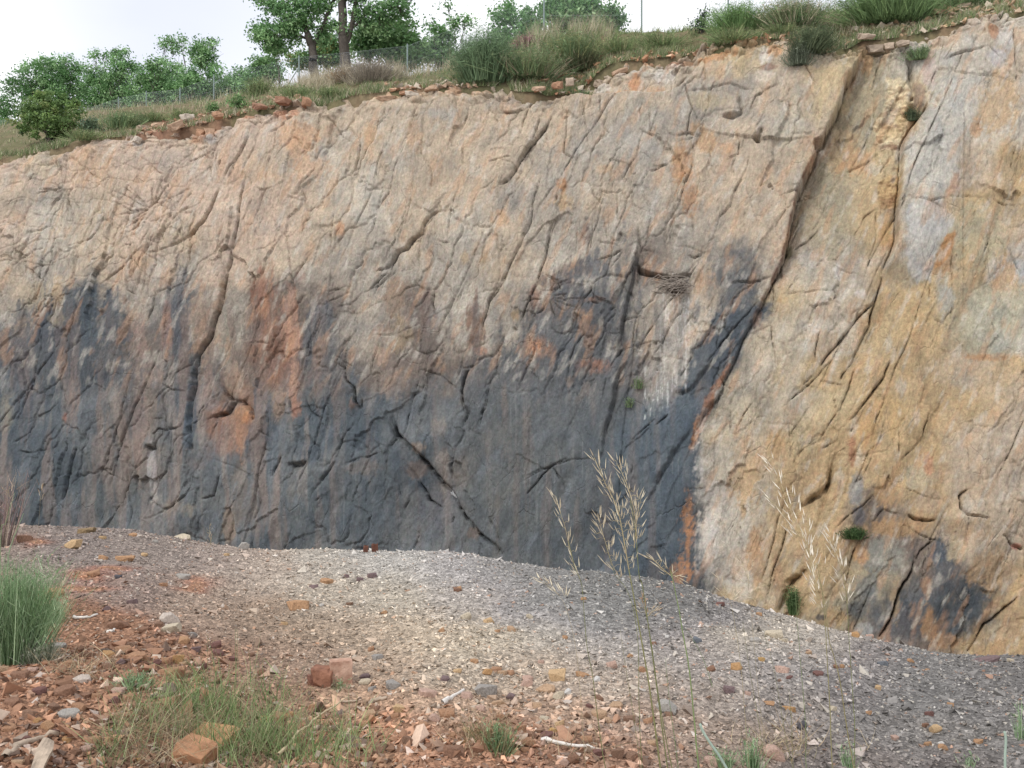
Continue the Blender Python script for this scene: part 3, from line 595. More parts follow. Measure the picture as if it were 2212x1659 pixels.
for a in (('M1', 1690, 900, 70, 200, (146, 98, 76)), ('M1', 1780, 900, 60, 170, (138, 104, 88)), ('M1', 1890, 1080, 48, 230, (190, 138, 108)), ('M1', 1640, 980, 60, 260, (118, 100, 94)), ('L1', 1890, 150, 45, 180, (184, 132, 104)), ('L1', 1910, 300, 30, 70, (170, 112, 84)),
          ('M1', 900, 1050, 60, 160, (158, 128, 116)), ('M1', 1080, 1050, 40, 160, (148, 112, 102)), ('L1', 900, 420, 60, 260, (146, 122, 114)), ('L1', 480, 180, 45, 240, (140, 116, 108)), ('L1', 960, 80, 110, 70, (166, 142, 128)), ('L1', 1530, 330, 90, 70, (184, 126, 76)),
          ('L1', 1530, 480, 50, 120, (168, 112, 80)), ('L1', 1450, 500, 50, 100, (132, 104, 96)), ('L1', 1510, 110, 70, 110, (166, 136, 112)), ('L1', 1310, 200, 40, 160, (160, 130, 116)), ('L1', 970, 700, 28, 170, (170, 162, 160)), ('L1', 990, 880, 40, 60, (170, 158, 150)), ('L1', 1800, 260, 50, 100, (156, 122, 98)),
          ('L1', 1580, 900, 80, 260, (126, 112, 104)), ('L1', 1460, 1050, 40, 100, (150, 124, 102)), ('L1', 40, 350, 50, 140, (150, 136, 110)), ('L1', 415, 370, 18, 40, (172, 100, 72)), ('L1', 1000, 760, 20, 130, (168, 150, 148)), ('L1', 940, 980, 50, 120, (130, 116, 112)), ('L1', 1150, 950, 90, 70, (136, 122, 108)),
          ('M1', 220, 800, 90, 90, (176, 158, 130)), ('M1', 370, 800, 40, 110, (190, 156, 112)), ('M1', 370, 960, 60, 40, (180, 160, 126)), ('M1', 130, 1000, 60, 60, (176, 150, 124)), ('M1', 1290, 950, 60, 220, (172, 148, 124)), ('M1', 1470, 980, 70, 250, (146, 138, 126)), ('M1', 900, 580, 100, 80, (198, 168, 136)),
          ('M2', 740, 370, 35, 45, (196, 136, 88)), ('M2', 250, 760, 70, 140, (164, 112, 86)), ('M2', 430, 950, 45, 260, (188, 138, 110)), ('M2', 490, 680, 50, 60, (156, 122, 112)), ('M2', 1100, 820, 90, 130, (150, 122, 98)), ('M2', 1290, 870, 60, 130, (122, 98, 90)), ('M2', 1130, 1060, 80, 130, (152, 128, 96)),
          ('M2', 1600, 950, 60, 190, (136, 102, 82)), ('M2', 2030, 1130, 90, 80, (196, 128, 76)), ('M2', 1540, 560, 25, 50, (176, 146, 104)), ('M2', 1690, 590, 35, 60, (172, 142, 98)), ('M2', 1780, 310, 60, 50, (188, 146, 104)), ('M2', 1000, 1180, 50, 60, (186, 152, 128)), ('M2', 1650, 1160, 60, 30, (170, 120, 92)),
          ('L2', 90, 440, 60, 150, (158, 112, 82)), ('L2', 150, 370, 40, 40, (186, 116, 58)), ('L2', 20, 300, 30, 80, (120, 90, 70)), ('L2', 1080, 130, 70, 120, (136, 120, 112)), ('L2', 820, 290, 30, 50, (124, 92, 78)), ('L2', 880, 690, 150, 50, (116, 106, 102)), ('L2', 1220, 690, 70, 60, (120, 100, 92)), ('L2', 1600, 1110, 40, 40, (132, 106, 92)),
          ('L2', 1240, 560, 40, 40, (150, 124, 104)), ('L2', 1800, 250, 20, 170, (136, 114, 102)), ('L2', 460, 800, 60, 160, (122, 116, 112)), ('L2', 1390, 650, 45, 80, (142, 128, 122)), ('L2', 1380, 430, 50, 60, (138, 126, 118)), ('L2', 1820, 1050, 150, 60, (110, 102, 98)), ('L2', 1700, 60, 200, 90, (112, 110, 110)),
          ('M3', 720, 80, 22, 36, (152, 104, 56)), ('M3', 730, 200, 50, 70, (192, 152, 100)), ('M3', 850, 450, 45, 100, (162, 116, 84)), ('M3', 800, 660, 90, 110, (130, 102, 88)), ('M3', 840, 930, 80, 50, (182, 132, 82)), ('M3', 410, 920, 30, 40, (176, 142, 92)), ('M3', 570, 1140, 100, 70, (192, 126, 78)),
          ('M3', 540, 820, 40, 70, (148, 104, 82)), ('M3', 900, 830, 110, 20, (170, 118, 84)), ('M3', 160, 950, 60, 160, (138, 104, 84)), ('M3', 640, 720, 80, 40, (140, 112, 92)), ('M3', 1540, 130, 60, 170, (196, 134, 78)), ('M3', 1600, 640, 90, 80, (198, 172, 142)), ('M3', 1660, 700, 60, 70, (196, 160, 126)),
          ('L3', 910, 30, 110, 50, (188, 120, 80)), ('L3', 350, 300, 28, 160, (134, 112, 100)), ('L3', 480, 100, 90, 110, (126, 108, 98)), ('L3', 560, 500, 220, 150, (96, 98, 98)), ('L3', 330, 830, 80, 60, (120, 112, 104)), ('L3', 250, 860, 160, 140, (104, 104, 100)), ('L3', 450, 1050, 200, 110, (84, 90, 92))):
    dabc(*a, op=0.66, soft=0.45, streak=0.4)
# upper warm and grey patches
for a in (('T1', 600, 1050, 160, 120, (202, 166, 130)), ('T1', 250, 1000, 160, 130, (190, 172, 144)), ('T1', 1100, 1060, 120, 80, (184, 164, 148)), ('T1', 1330, 880, 60, 40, (176, 166, 160)), ('T1', 1940, 900, 120, 120, (206, 162, 122)), ('T1', 1850, 720, 130, 50, (198, 130, 88)),
          ('T1', 1100, 800, 150, 60, (196, 138, 96)), ('T1', 1330, 820, 60, 50, (202, 140, 92)), ('T1', 1260, 860, 60, 60, (188, 136, 98)), ('T1', 1580, 740, 70, 30, (196, 122, 76)), ('T1', 870, 915, 45, 28, (206, 200, 196)), ('T1', 900, 890, 50, 30, (96, 78, 62)), ('T1', 1000, 780, 130, 25, (132, 88, 74)),
          ('T2', 480, 890, 120, 110, (206, 162, 122)), ('T2', 1110, 1000, 90, 180, (188, 176, 160)), ('T2', 950, 880, 70, 80, (204, 166, 122)), ('T2', 1230, 900, 50, 110, (196, 156, 118)), ('T2', 1050, 580, 200, 40, (204, 158, 112)), ('T2', 1180, 600, 45, 35, (208, 186, 158)), ('T2', 1500, 560, 170, 40, (202, 152, 110)),
          ('T2', 250, 1100, 120, 90, (196, 166, 136)), ('T2', 560, 1080, 130, 90, (206, 164, 126)), ('T2', 1800, 640, 130, 50, (178, 160, 142)), ('T2', 2170, 1190, 30, 40, (170, 116, 64)), ('T2', 1400, 740, 110, 50, (182, 172, 160)), ('M1', 1350, 950, 60, 200, (160, 140, 122)),
          ('T3', 1180, 480, 55, 70, (198, 124, 58)), ('T3', 1370, 440, 75, 50, (206, 198, 192)), ('T3', 1430, 360, 70, 25, (212, 188, 172)), ('T3', 960, 500, 60, 50, (208, 196, 184)), ('T3', 1100, 545, 120, 22, (206, 150, 94)), ('T3', 1300, 520, 90, 30, (200, 160, 124)), ('T3', 1090, 380, 70, 30, (206, 182, 160)),
          ('T3', 1460, 330, 70, 14, (168, 100, 72)), ('T3', 1230, 310, 150, 20, (196, 142, 92)), ('T3', 1640, 360, 60, 40, (196, 132, 72)), ('T3', 1750, 310, 110, 25, (198, 142, 86)), ('T3', 1200, 720, 110, 90, (172, 162, 146)), ('T3', 1650, 650, 120, 60, (186, 166, 130)), ('T3', 1640, 910, 80, 80, (190, 146, 96)),
          ('T3', 1490, 1050, 60, 160, (192, 138, 82)), ('T3', 1800, 970, 60, 50, (196, 150, 108)), ('T3', 1240, 930, 120, 80, (176, 168, 158)), ('T3', 1150, 1010, 100, 60, (176, 166, 152)), ('T3', 1580, 820, 60, 50, (190, 150, 106)), ('T3', 1000, 1100, 60, 40, (190, 156, 118)),
          ('T4', 540, 360, 45, 60, (220, 214, 206)), ('T4', 540, 500, 55, 50, (214, 198, 180)), ('T4', 560, 440, 50, 25, (150, 104, 84)), ('T4', 620, 320, 60, 50, (200, 142, 78)), ('T4', 250, 340, 120, 40, (204, 142, 82)), ('T4', 720, 230, 170, 30, (208, 152, 94)), ('T4', 850, 380, 90, 60, (184, 172, 152)),
          ('T4', 700, 800, 120, 200, (186, 174, 152)), ('T4', 1200, 340, 60, 60, (200, 156, 104)), ('T4', 950, 400, 60, 50, (206, 180, 146)), ('T4', 1050, 900, 110, 200, (186, 152, 102)), ('T4', 1150, 600, 80, 160, (166, 152, 124)), ('T4', 1150, 1000, 90, 90, (198, 150, 100)), ('T4', 1040, 740, 50, 120, (150, 136, 108)),
          ('T4', 1750, 640, 120, 130, (184, 182, 178)), ('T4', 1640, 900, 90, 260, (186, 180, 170)), ('T4', 1720, 220, 90, 80, (200, 174, 146)), ('T4', 2090, 260, 50, 90, (190, 186, 184)), ('T4', 2040, 380, 70, 60, (186, 182, 186)), ('T4', 2010, 200, 30, 50, (176, 118, 76)), ('T4', 1900, 130, 60, 60, (200, 180, 160)),
          ('T4', 1610, 440, 45, 100, (196, 168, 158)), ('T4', 1550, 590, 40, 80, (150, 126, 112)), ('T4', 2050, 700, 130, 200, (194, 156, 106)), ('T4', 1900, 830, 45, 60, (194, 144, 92)), ('T4', 1720, 380, 50, 60, (180, 176, 172)), ('T4', 1850, 370, 90, 50, (180, 168, 150)), ('T4', 2180, 250, 40, 70, (200, 166, 132)),
          ('M4', 1900, 420, 200, 200, (170, 160, 128)), ('M4', 2100, 900, 130, 200, (184, 176, 148)), ('M4', 2050, 1080, 120, 80, (174, 172, 158)), ('M4', 1700, 830, 60, 120, (166, 168, 164)), ('M4', 1500, 900, 160, 200, (192, 158, 104)), ('M4', 1300, 1000, 120, 200, (186, 160, 114)), ('M4', 1980, 1200, 160, 30, (196, 140, 84)),
          ('M4', 900, 700, 180, 140, (184, 172, 152)), ('M4', 1010, 640, 40, 60, (208, 200, 194)), ('M4', 870, 1020, 60, 50, (216, 206, 200)), ('M4', 830, 540, 90, 60, (182, 174, 164)), ('M4', 960, 900, 160, 120, (192, 172, 148)), ('M4', 660, 870, 50, 60, (200, 158, 90)), ('M4', 1100, 850, 80, 90, (186, 168, 142)),
          ('M4', 540, 1150, 90, 120, (200, 182, 158)), ('M4', 1160, 790, 40, 30, (206, 198, 192)), ('M4', 800, 250, 60, 120, (164, 148, 116)), ('M4', 700, 480, 25, 60, (98, 100, 66)), ('M4', 920, 1100, 120, 120, (188, 158, 122)), ('M4', 2100, 700, 100, 160, (196, 154, 104)), ('M4', 1600, 620, 130, 60, (190, 144, 92)),
          ('L4', 510, 60, 80, 120, (212, 200, 188)), ('L4', 400, 320, 90, 100, (206, 194, 168)), ('L4', 230, 500, 110, 60, (182, 168, 142)), ('L4', 240, 640, 110, 130, (204, 194, 182)), ('L4', 210, 850, 90, 120, (206, 196, 184)), ('L4', 200, 1100, 80, 200, (204, 186, 164)), ('L4', 420, 700, 110, 300, (198, 158, 102)),
          ('L4', 600, 500, 90, 120, (196, 154, 100)), ('L4', 700, 60, 60, 100, (200, 182, 160)), ('L4', 1200, 450, 80, 120, (196, 150, 84)), ('L4', 1350, 340, 110, 130, (196, 158, 96)), ('L4', 1100, 560, 30, 120, (172, 108, 72)), ('L4', 780, 480, 120, 120, (178, 158, 120)), ('L4', 1800, 100, 100, 60, (176, 162, 142)),
          ('L4', 1130, 850, 45, 120, (138, 142, 146)), ('L4', 1150, 1000, 45, 70, (96, 102, 118)), ('L4', 1330, 850, 100, 100, (198, 152, 94)), ('L4', 1520, 760, 90, 90, (172, 162, 136)), ('L4', 1600, 680, 30, 80, (186, 124, 86)), ('L4', 1900, 700, 160, 220, (190, 164, 134)), ('L4', 2100, 700, 110, 200, (190, 168, 144)),
          ('L4', 1580, 920, 120, 80, (192, 162, 130)), ('L4', 1350, 1080, 160, 70, (180, 138, 84)), ('L4', 1870, 1080, 150, 60, (172, 142, 104)), ('L4', 1300, 1200, 110, 60, (150, 148, 138)), ('L4', 2160, 1200, 40, 20, (192, 110, 90)), ('L4', 820, 760, 110, 120, (184, 150, 104)),
          ('G4', 1300, 250, 150, 110, (150, 150, 140)), ('G4', 1200, 400, 110, 100, (122, 126, 126)), ('G4', 1130, 560, 60, 60, (100, 104, 106)), ('G4', 1160, 210, 50, 60, (196, 142, 74)), ('G4', 1000, 600, 90, 60, (186, 150, 96)), ('G4', 1180, 690, 60, 40, (170, 172, 172)), ('G4', 1700, 300, 90, 160, (84, 92, 102)),
          ('G4', 1840, 540, 130, 150, (74, 82, 90)), ('G4', 1680, 560, 60, 150, (72, 80, 88)), ('G4', 1450, 640, 90, 120, (84, 82, 88)), ('G4', 1520, 470, 80, 110, (96, 100, 106)), ('G4', 1590, 640, 45, 140, (180, 134, 84)), ('G4', 1580, 410, 40, 60, (168, 124, 88)), ('G4', 1780, 180, 60, 80, (196, 174, 134)), ('G4', 2000, 300, 160, 120, (188, 152, 108)),
          ('G4', 1700, 770, 100, 50, (178, 132, 84)), ('G4', 1960, 790, 110, 60, (176, 144, 96)), ('G4', 2060, 700, 90, 60, (196, 176, 140)), ('G4', 2150, 650, 60, 120, (176, 144, 108)), ('G4', 900, 610, 40, 20, (70, 76, 88)), ('G4', 620, 350, 50, 140, (166, 128, 92)), ('G4', 380, 250, 80, 120, (196, 172, 150)), ('G4', 480, 200, 60, 200, (190, 146, 94)),
          ('G4', 720, 520, 30, 60, (172, 132, 86)), ('G4', 1650, 190, 40, 90, (76, 90, 106)), ('G4', 1380, 480, 40, 140, (176, 150, 112)), ('G4', 2120, 330, 60, 60, (180, 154, 126))):
    dabc(*a, op=0.72, soft=0.42, streak=0.2)
poly(pc('T4', [(1640, 500), (1760, 470), (1920, 520), (1900, 640), (1800, 1000), (1790, 1250), (1430, 1250), (1450, 900), (1590, 720)]), (186, 182, 174), 0.7, 12, 12, 10)
poly(pc('M4', [(1850, 760), (2212, 760), (2212, 1150), (2100, 1170), (1860, 1120), (1800, 960)]), (176, 172, 150), 0.6, 16, 14, 10)
poly([(985, 880), (1080, 800), (1330, 800), (1345, 900), (1310, 1010), (1310, 1260), (1090, 1260), (990, 1080)], (92, 95, 99), 0.55, 26, 22, 20)
for a in ((1290, 600, 50, 90), (1210, 720, 80, 70), (1160, 800, 110, 60), (1240, 640, 40, 60), (1350, 700, 30, 110), (120, 760, 100, 70), (60, 860, 70, 110), (230, 800, 60, 80), (1580, 690, 60, 36)):
    dab(*a, (92, 97, 104), 0.55, soft=0.6, streak=0.7, edge=0.7)
# the pale quartz vein beside the second fault, and the whitish and orange scars right of it
VEIN = pc('T4', [(1340, 430), (1440, 470), (1510, 590), (1490, 700), (1450, 830), (1430, 930), (1290, 940), (1250, 760), (1320, 640)]); VEIN2 = pc('M4', [(1330, 0), (1410, 0), (1395, 240), (1290, 250), (1260, 70)])
veinband = perlin(U / 30, V / 7 + 0.8 * w1, 81)
poly(VEIN, (226, 202, 156), 0.95, 4, 6); poly(VEIN2, (206, 166, 104), 0.9, 4, 6); poly(pc('M4', [(1290, 340), (1370, 330), (1360, 480), (1270, 480)]), (206, 160, 90), 0.8, 6, 6); poly(pc('M4', [(1280, 160), (1390, 160), (1390, 230), (1290, 240)]), (140, 98, 62), 0.6, 8, 6)
poly(pc('T4', [(1440, 640), (1500, 640), (1440, 830), (1280, 880), (1260, 800)]), (222, 186, 124), 0.7, 10, 8); poly(pc('T4', [(1280, 900), (1430, 900), (1420, 930), (1290, 930)]), (150, 112, 88), 0.8, 4, 4)
poly(pc('M4', [(1460, 240), (1600, 210), (1700, 210), (1760, 320), (1650, 480), (1620, 700), (1560, 718), (1450, 630), (1440, 420)]), (190, 187, 183), 0.78, 5, 7, 14); poly(pc('M4', [(1762, 385), (1700, 420), (1645, 540), (1640, 630), (1735, 545)]), (184, 128, 62), 0.9, 3, 4)
poly(pc('M4', [(1730, 20), (1800, 10), (1790, 140), (1700, 190)]), (190, 132, 88), 0.6, 6, 6)
poly([(1674, 648), (1616, 745), (1566, 830), (1526, 900), (1514, 960), (1522, 1040), (1590, 1030), (1690, 900), (1740, 780), (1730, 660)], (190, 172, 144), 0.6, 10, 10)
vband = smooth(-0.1, 0.6, perlin(U / 40 + 0.5 * w1, V / 9 + 1.2 * w1, 82) + 0.5 * perlin(U / 16, V / 5, 83))
_save = CC.copy()
CC = CC * (1 - 0.55 * vband[..., None]) + s2l((140, 96, 60)) * 0.55 * vband[..., None]
_band = CC; CC = _save
for VP_ in (VEIN, VEIN2):
    Pn = np.array(VP_); ins = np.zeros(U.shape, bool)
    for i in range(len(Pn)):
        a_, b_ = Pn[i], Pn[(i + 1) % len(Pn)]
        with np.errstate(divide='ignore', invalid='ignore'):
            ins ^= ((a_[1] > VW) != (b_[1] > VW)) & (UW < (b_[0] - a_[0]) * (VW - a_[1]) / (b_[1] - a_[1] + 1e-12) + a_[0])
    CC[ins] = _band[ins]
    H[ins] += 0.05 * perlin(U[ins] / 24, V[ins] / 7, 84) + 0.05 * perlin(U[ins] / 9, V[ins] / 5, 85)
# slate-blue wedge under the great fault with its rust-red fringe
poly([(1668, 655), (1640, 702), (1600, 752), (1560, 810), (1528, 862), (1508, 912), (1500, 960), (1508, 1035), (1494, 1090), (1488, 1140), (1478, 1275), (1320, 1275), (1305, 1010), (1345, 905), (1395, 860), (1470, 800), (1500, 740), (1545, 680)], (82, 92, 103), 0.95, 7, 9)
poly([(1300, 1010), (1345, 905), (1395, 860), (1440, 850), (1420, 960), (1360, 1100), (1310, 1240)], (84, 94, 104), 0.8, 14, 10)
for (u, v, a, b, r) in ((1486, 1110, 14, 36, 0), (1484, 1170, 13, 40, 5), (1474, 1235, 20, 26, 0), (1520, 900, 7, 36, 25), (1552, 826, 6, 34, 32), (1505, 935, 8, 20, 10)):
    dab(u, v, a * (0.75 if r > 15 else 1), b, (156, 102, 68) if r > 15 else (182, 118, 64), 0.8, rot=r, soft=0.7, streak=0.5, edge=0.95)
for (u, v, a, b) in ((1520, 1000, 14, 60), (1512, 1070, 12, 30), (1525, 1170, 18, 80), (1540, 1100, 20, 60)):
    dab(u, v, a, b, (204, 196, 188), 0.6, soft=0.7, streak=0.5, edge=0.8)
# brown coat along the fault's edge face
fx = np.hypot(0, 0)
m = (U > 1480) & (U < 1900) & (V < 1000)
d, sg, tt = seg_field(FAULT, m)
kk = np.exp(-((sg - 2.5) / 3.6) ** 2) * 0.7 * smooth(0.12, 0.3, tt) * (1 - smooth(0.6, 0.75, tt)) * (0.6 + 0.8 * np.clip(w3[m] + 0.3, 0, 1))
kk = np.clip(kk, 0, 0.9)
CC[m] = CC[m] * (1 - kk[:, None]) + s2l((124, 78, 54)) * kk[:, None]
# dark fault strip under the ledge
poly([tuple(p + (-7, 0)) for p in STRIP] + [tuple(p + (9, 0)) for p in STRIP[::-1]], (88, 88, 90), 0.7, 5, 5)
# bird droppings run down under the nest
m = (U > 1370) & (U < 1510) & (V > 590) & (V < 930)
uu, vv = U[m], V[m]
st = perlin(uu / 4.2, vv / 60, 91) + 0.5 * perlin(uu / 2.6, vv / 24, 92)
cx = np.interp(vv, [600, 700, 800, 900], [1472, 1455, 1440, 1415]); hw = np.interp(vv, [600, 660, 760, 840, 910], [30, 42, 52, 46, 12])
inside = 1 - smooth(0.55, 1.15, np.abs(uu - cx) / hw + 0.3 * w3[m])
kk = inside * 0.62 * smooth(600, 640, vv) * (1 - smooth(820, 905, vv))
CC[m] = CC[m] * (1 - kk[:, None]) + s2l((178, 168, 158)) * kk[:, None]
kk = inside * smooth(0.25, 0.7, st + 0.25 * np.exp(-((vv - 650) / 60) ** 2) + 0.5 * perlin(uu / 5, vv / 7, 107)) * 0.42 * (1 - smooth(860, 915, vv))
CC[m] = CC[m] * (1 - kk[:, None]) + s2l((226, 222, 218)) * kk[:, None]
for (u, v0, v1) in ((1481, 660, 848), (1474, 700, 800), (1392, 760, 905), (1405, 880, 915), (1421, 840, 880), (1443, 820, 870), (1486, 640, 700)):
    m = (np.abs(U - u) < 8) & (V > v0) & (V < v1)
    kk = np.exp(-((U[m] - u + 1.5 * w1[m]) / 1.8) ** 2) * smooth(-0.2, 0.5, perlin(U[m] / 9, V[m] / 16, 93) + 0.2) * 0.55
    CC[m] = CC[m] * (1 - kk[:, None]) + s2l((226, 224, 222)) * kk[:, None]
# thin pale water runs on the dark foot of the wall
dark = smooth(760, 900, V) * (1 - right_zone)
run = smooth(0.35, 0.8, fbm(U / 6.5, V / 190, 3, 94)) * smooth(-0.1, 0.5, fbm(U / 110, V / 140, 2, 95)) * dark
CC = CC * (1 - 0.2 * run[..., None]) + s2l((160, 158, 160)) * 0.2 * run[..., None]
# grain: speckle, mineral hue drift, cream seams and ochre films
vn = smooth(-0.2, 0.5, veinband)[..., None]
hue = fbm(U / 34 + 7, V / 46, 4, 96)[..., None]
CC = CC * (1 + 0.16 * hue * np.array([1.1, 0.85, 0.45]))
tan_zone = (1 - dark)
film = (smooth(0.15, 0.75, fbm(A_ / 90, B_ / 26, 4, 97)) * tan_zone * 0.35)[..., None]
CC = CC * (1 - film) + s2l((206, 148, 96)) * film
pale = (smooth(0.2, 0.8, fbm(A_ / 60 + 40, B_ / 20, 4, 98)) * tan_zone * 0.42)[..., None]
CC = CC * (1 - pale) + s2l((204, 196, 184)) * pale
blue = (smooth(0.25, 0.8, fbm(A_ / 110 + 11, B_ / 34, 4, 99)) * 0.34)[..., None]
CC = CC * (1 - blue) + s2l((120, 126, 136)) * blue * (0.5 + 0.5 * dark[..., None]) + CC * blue * (0.5 - 0.5 * dark[..., None])
lz = (1 - smooth(640, 760, U)) * (0.45 + 0.55 * smooth(230, 330, U)) * smooth(600, 700, V) * (1 - 0.5 * smooth(1000, 1120, V))
brn = (smooth(0.05, 0.6, fbm(U / 34, V / 300, 4, 100)) * np.clip(dark * 0.22 + lz * 0.50, 0, 0.55))[..., None]
CC = CC * (1 - brn) + s2l((142, 116, 104)) * brn
brn = (smooth(0.15, 0.7, fbm(U / 26 + 9, V / 240, 4, 105)) * np.clip(dark * 0.08 + lz * 0.32, 0, 0.4))[..., None]
CC = CC * (1 - brn) + s2l((164, 144, 132)) * brn
drk = (smooth(0.1, 0.6, fbm(U / 40 + 3, V / 260, 4, 106)) * smooth(520, 700, V) * (1 - right_zone) * (1 - smooth(900, 1000, V)) * smooth(880, 1000, U) * 0.45)[..., None]
CC = CC * (1 - drk) + s2l((96, 98, 103)) * drk
spk = perlin(U / 3.2, V / 3.2, 101) + 0.7 * perlin(A_ / 12, B_ / 3.0, 102)
pg = (perlin(U / 8, V / 9, 103) + 0.6 * perlin(U / 3.5, V / 4, 104))[..., None]
CC = CC * (1 + 0.05 * pg * np.array([1.0, -0.5, 0.6])) * (1 + (0.17 - 0.07 * dark[..., None]) * spk[..., None])
rzn = right_zone[..., None]
CC = (desat(CC, 0.30) * (1 - rzn) + desat(CC, 0.28) * rzn) * (0.82 + 0.20 * dark[..., None]) * np.array([0.995, 1.0, 0.975])
CC = CC * (1 + dark[..., None] * np.array([-0.06, -0.01, 0.015]) - 0.05 * dark[..., None])
CC = np.clip(CC / KLIT, 0.012, 0.8)

# ---------------------------------------------------------------- displaced grid, rounded over at the crest, split at the big faults into slabs
nrm = np.array([PA * -1, 1.0, -PB]); nrm = -nrm / np.linalg.norm(nrm)      # towards the viewer: (-.21, -.95, .21)
endfade = np.ones(U.shape)
P = np.stack([Xg + H * nrm[0] * endfade, Yg + H * nrm[1], Zg + H * nrm[2]], axis=-1)
over = []; overc = []
for i, (dd, up) in enumerate(((0.08, 0.02), (0.18, 0.03), (0.32, 0.03), (0.46, 0.0), (0.7, -0.15), (1.0, -0.7))):
    q = P[-1].copy(); q[:, 1] = q[:, 1] + dd + 0.10 * perlin(xs * 2.2, xs * 0 + i * 0.8, 7); q[:, 2] += up + 0.07 * perlin(xs * 3.1 + 9, xs * 0 + i * 0.9, 8)
    over.append(q)
    oc = CC[-1] * (1 + 0.25 * perlin(xs * 5, xs * 0 + i * 1.7, 9)[:, None]); sk = (smooth(-0.2, 0.5, fbm(xs * 1.6, xs * 0 + i * .5, 3, 10)) * min(1, 0.25 + 0.2 * i))[:, None]
    overc.append(oc * (1 - sk) + base((128, 100, 74)) * sk)
PP = np.concatenate([P, np.stack(over)]); CP = np.concatenate([CC, np.stack(overc)])
UP = np.concatenate([UW, np.repeat(UW[-1:], 6, 0)]); VP = np.concatenate([VW, np.repeat(VW[-1:], 6, 0)])
nr, nc = PP.shape[:2]
F = grid_faces(nr, nc)
FUL = np.concatenate([[(1862, -300), (1855, 60)], FAULT, [(1502, 960), (1508, 1035), (1490, 1100), (1478, 1290), (1470, 1700)]])
RBL = np.concatenate([[(2016, -300), (1990, 100)], RIB, pc('M4', [(1260, 820), (1190, 890), (1100, 980), (1040, 1070), (960, 1160)]), pc('L4', [(880, 90), (770, 200), (720, 440), (710, 650), (700, 1000), (640, 1230)]), [(1680, 1700)]])
CKL = np.array([(536, -300), (536, 240), cp('T2', 170, 830), cp('T2', 90, 1020), cp('M1', 1600, 0), cp('M1', 1550, 370), cp('M1', 1470, 640), cp('M1', 1410, 880), cp('M1', 1270, 1180), cp('L1', 1240, 150), cp('L1', 1220, 450), cp('L1', 1240, 580), cp('L1', 1240, 800), cp('L1', 1100, 950), (340, 1500), (340, 1700)])
MDL = np.array([(1160, -300), cp('T3', 545, 590), cp('T3', 640, 740), cp('T3', 540, 900), cp('T3', 310, 1190), cp('M3', 30, 160), cp('M2', 1430, 430), cp('M2', 1340, 760), cp('M2', 1350, 920), cp('L2', 1500, 180), cp('L2', 1540, 290), cp('L2', 1550, 450), cp('L2', 1460, 680), cp('L2', 1490, 900), cp('L2', 1600, 1070), cp('L2', 1780, 1250), (1130, 1700)])
def rightof(line):
    o = np.argsort(line[:, 1], kind='stable')
    return (UP > np.interp(VP, line[o, 1], line[o, 0]))
reg = rightof(CKL).astype(int) + rightof(MDL) + rightof(FUL) + rightof(RBL)
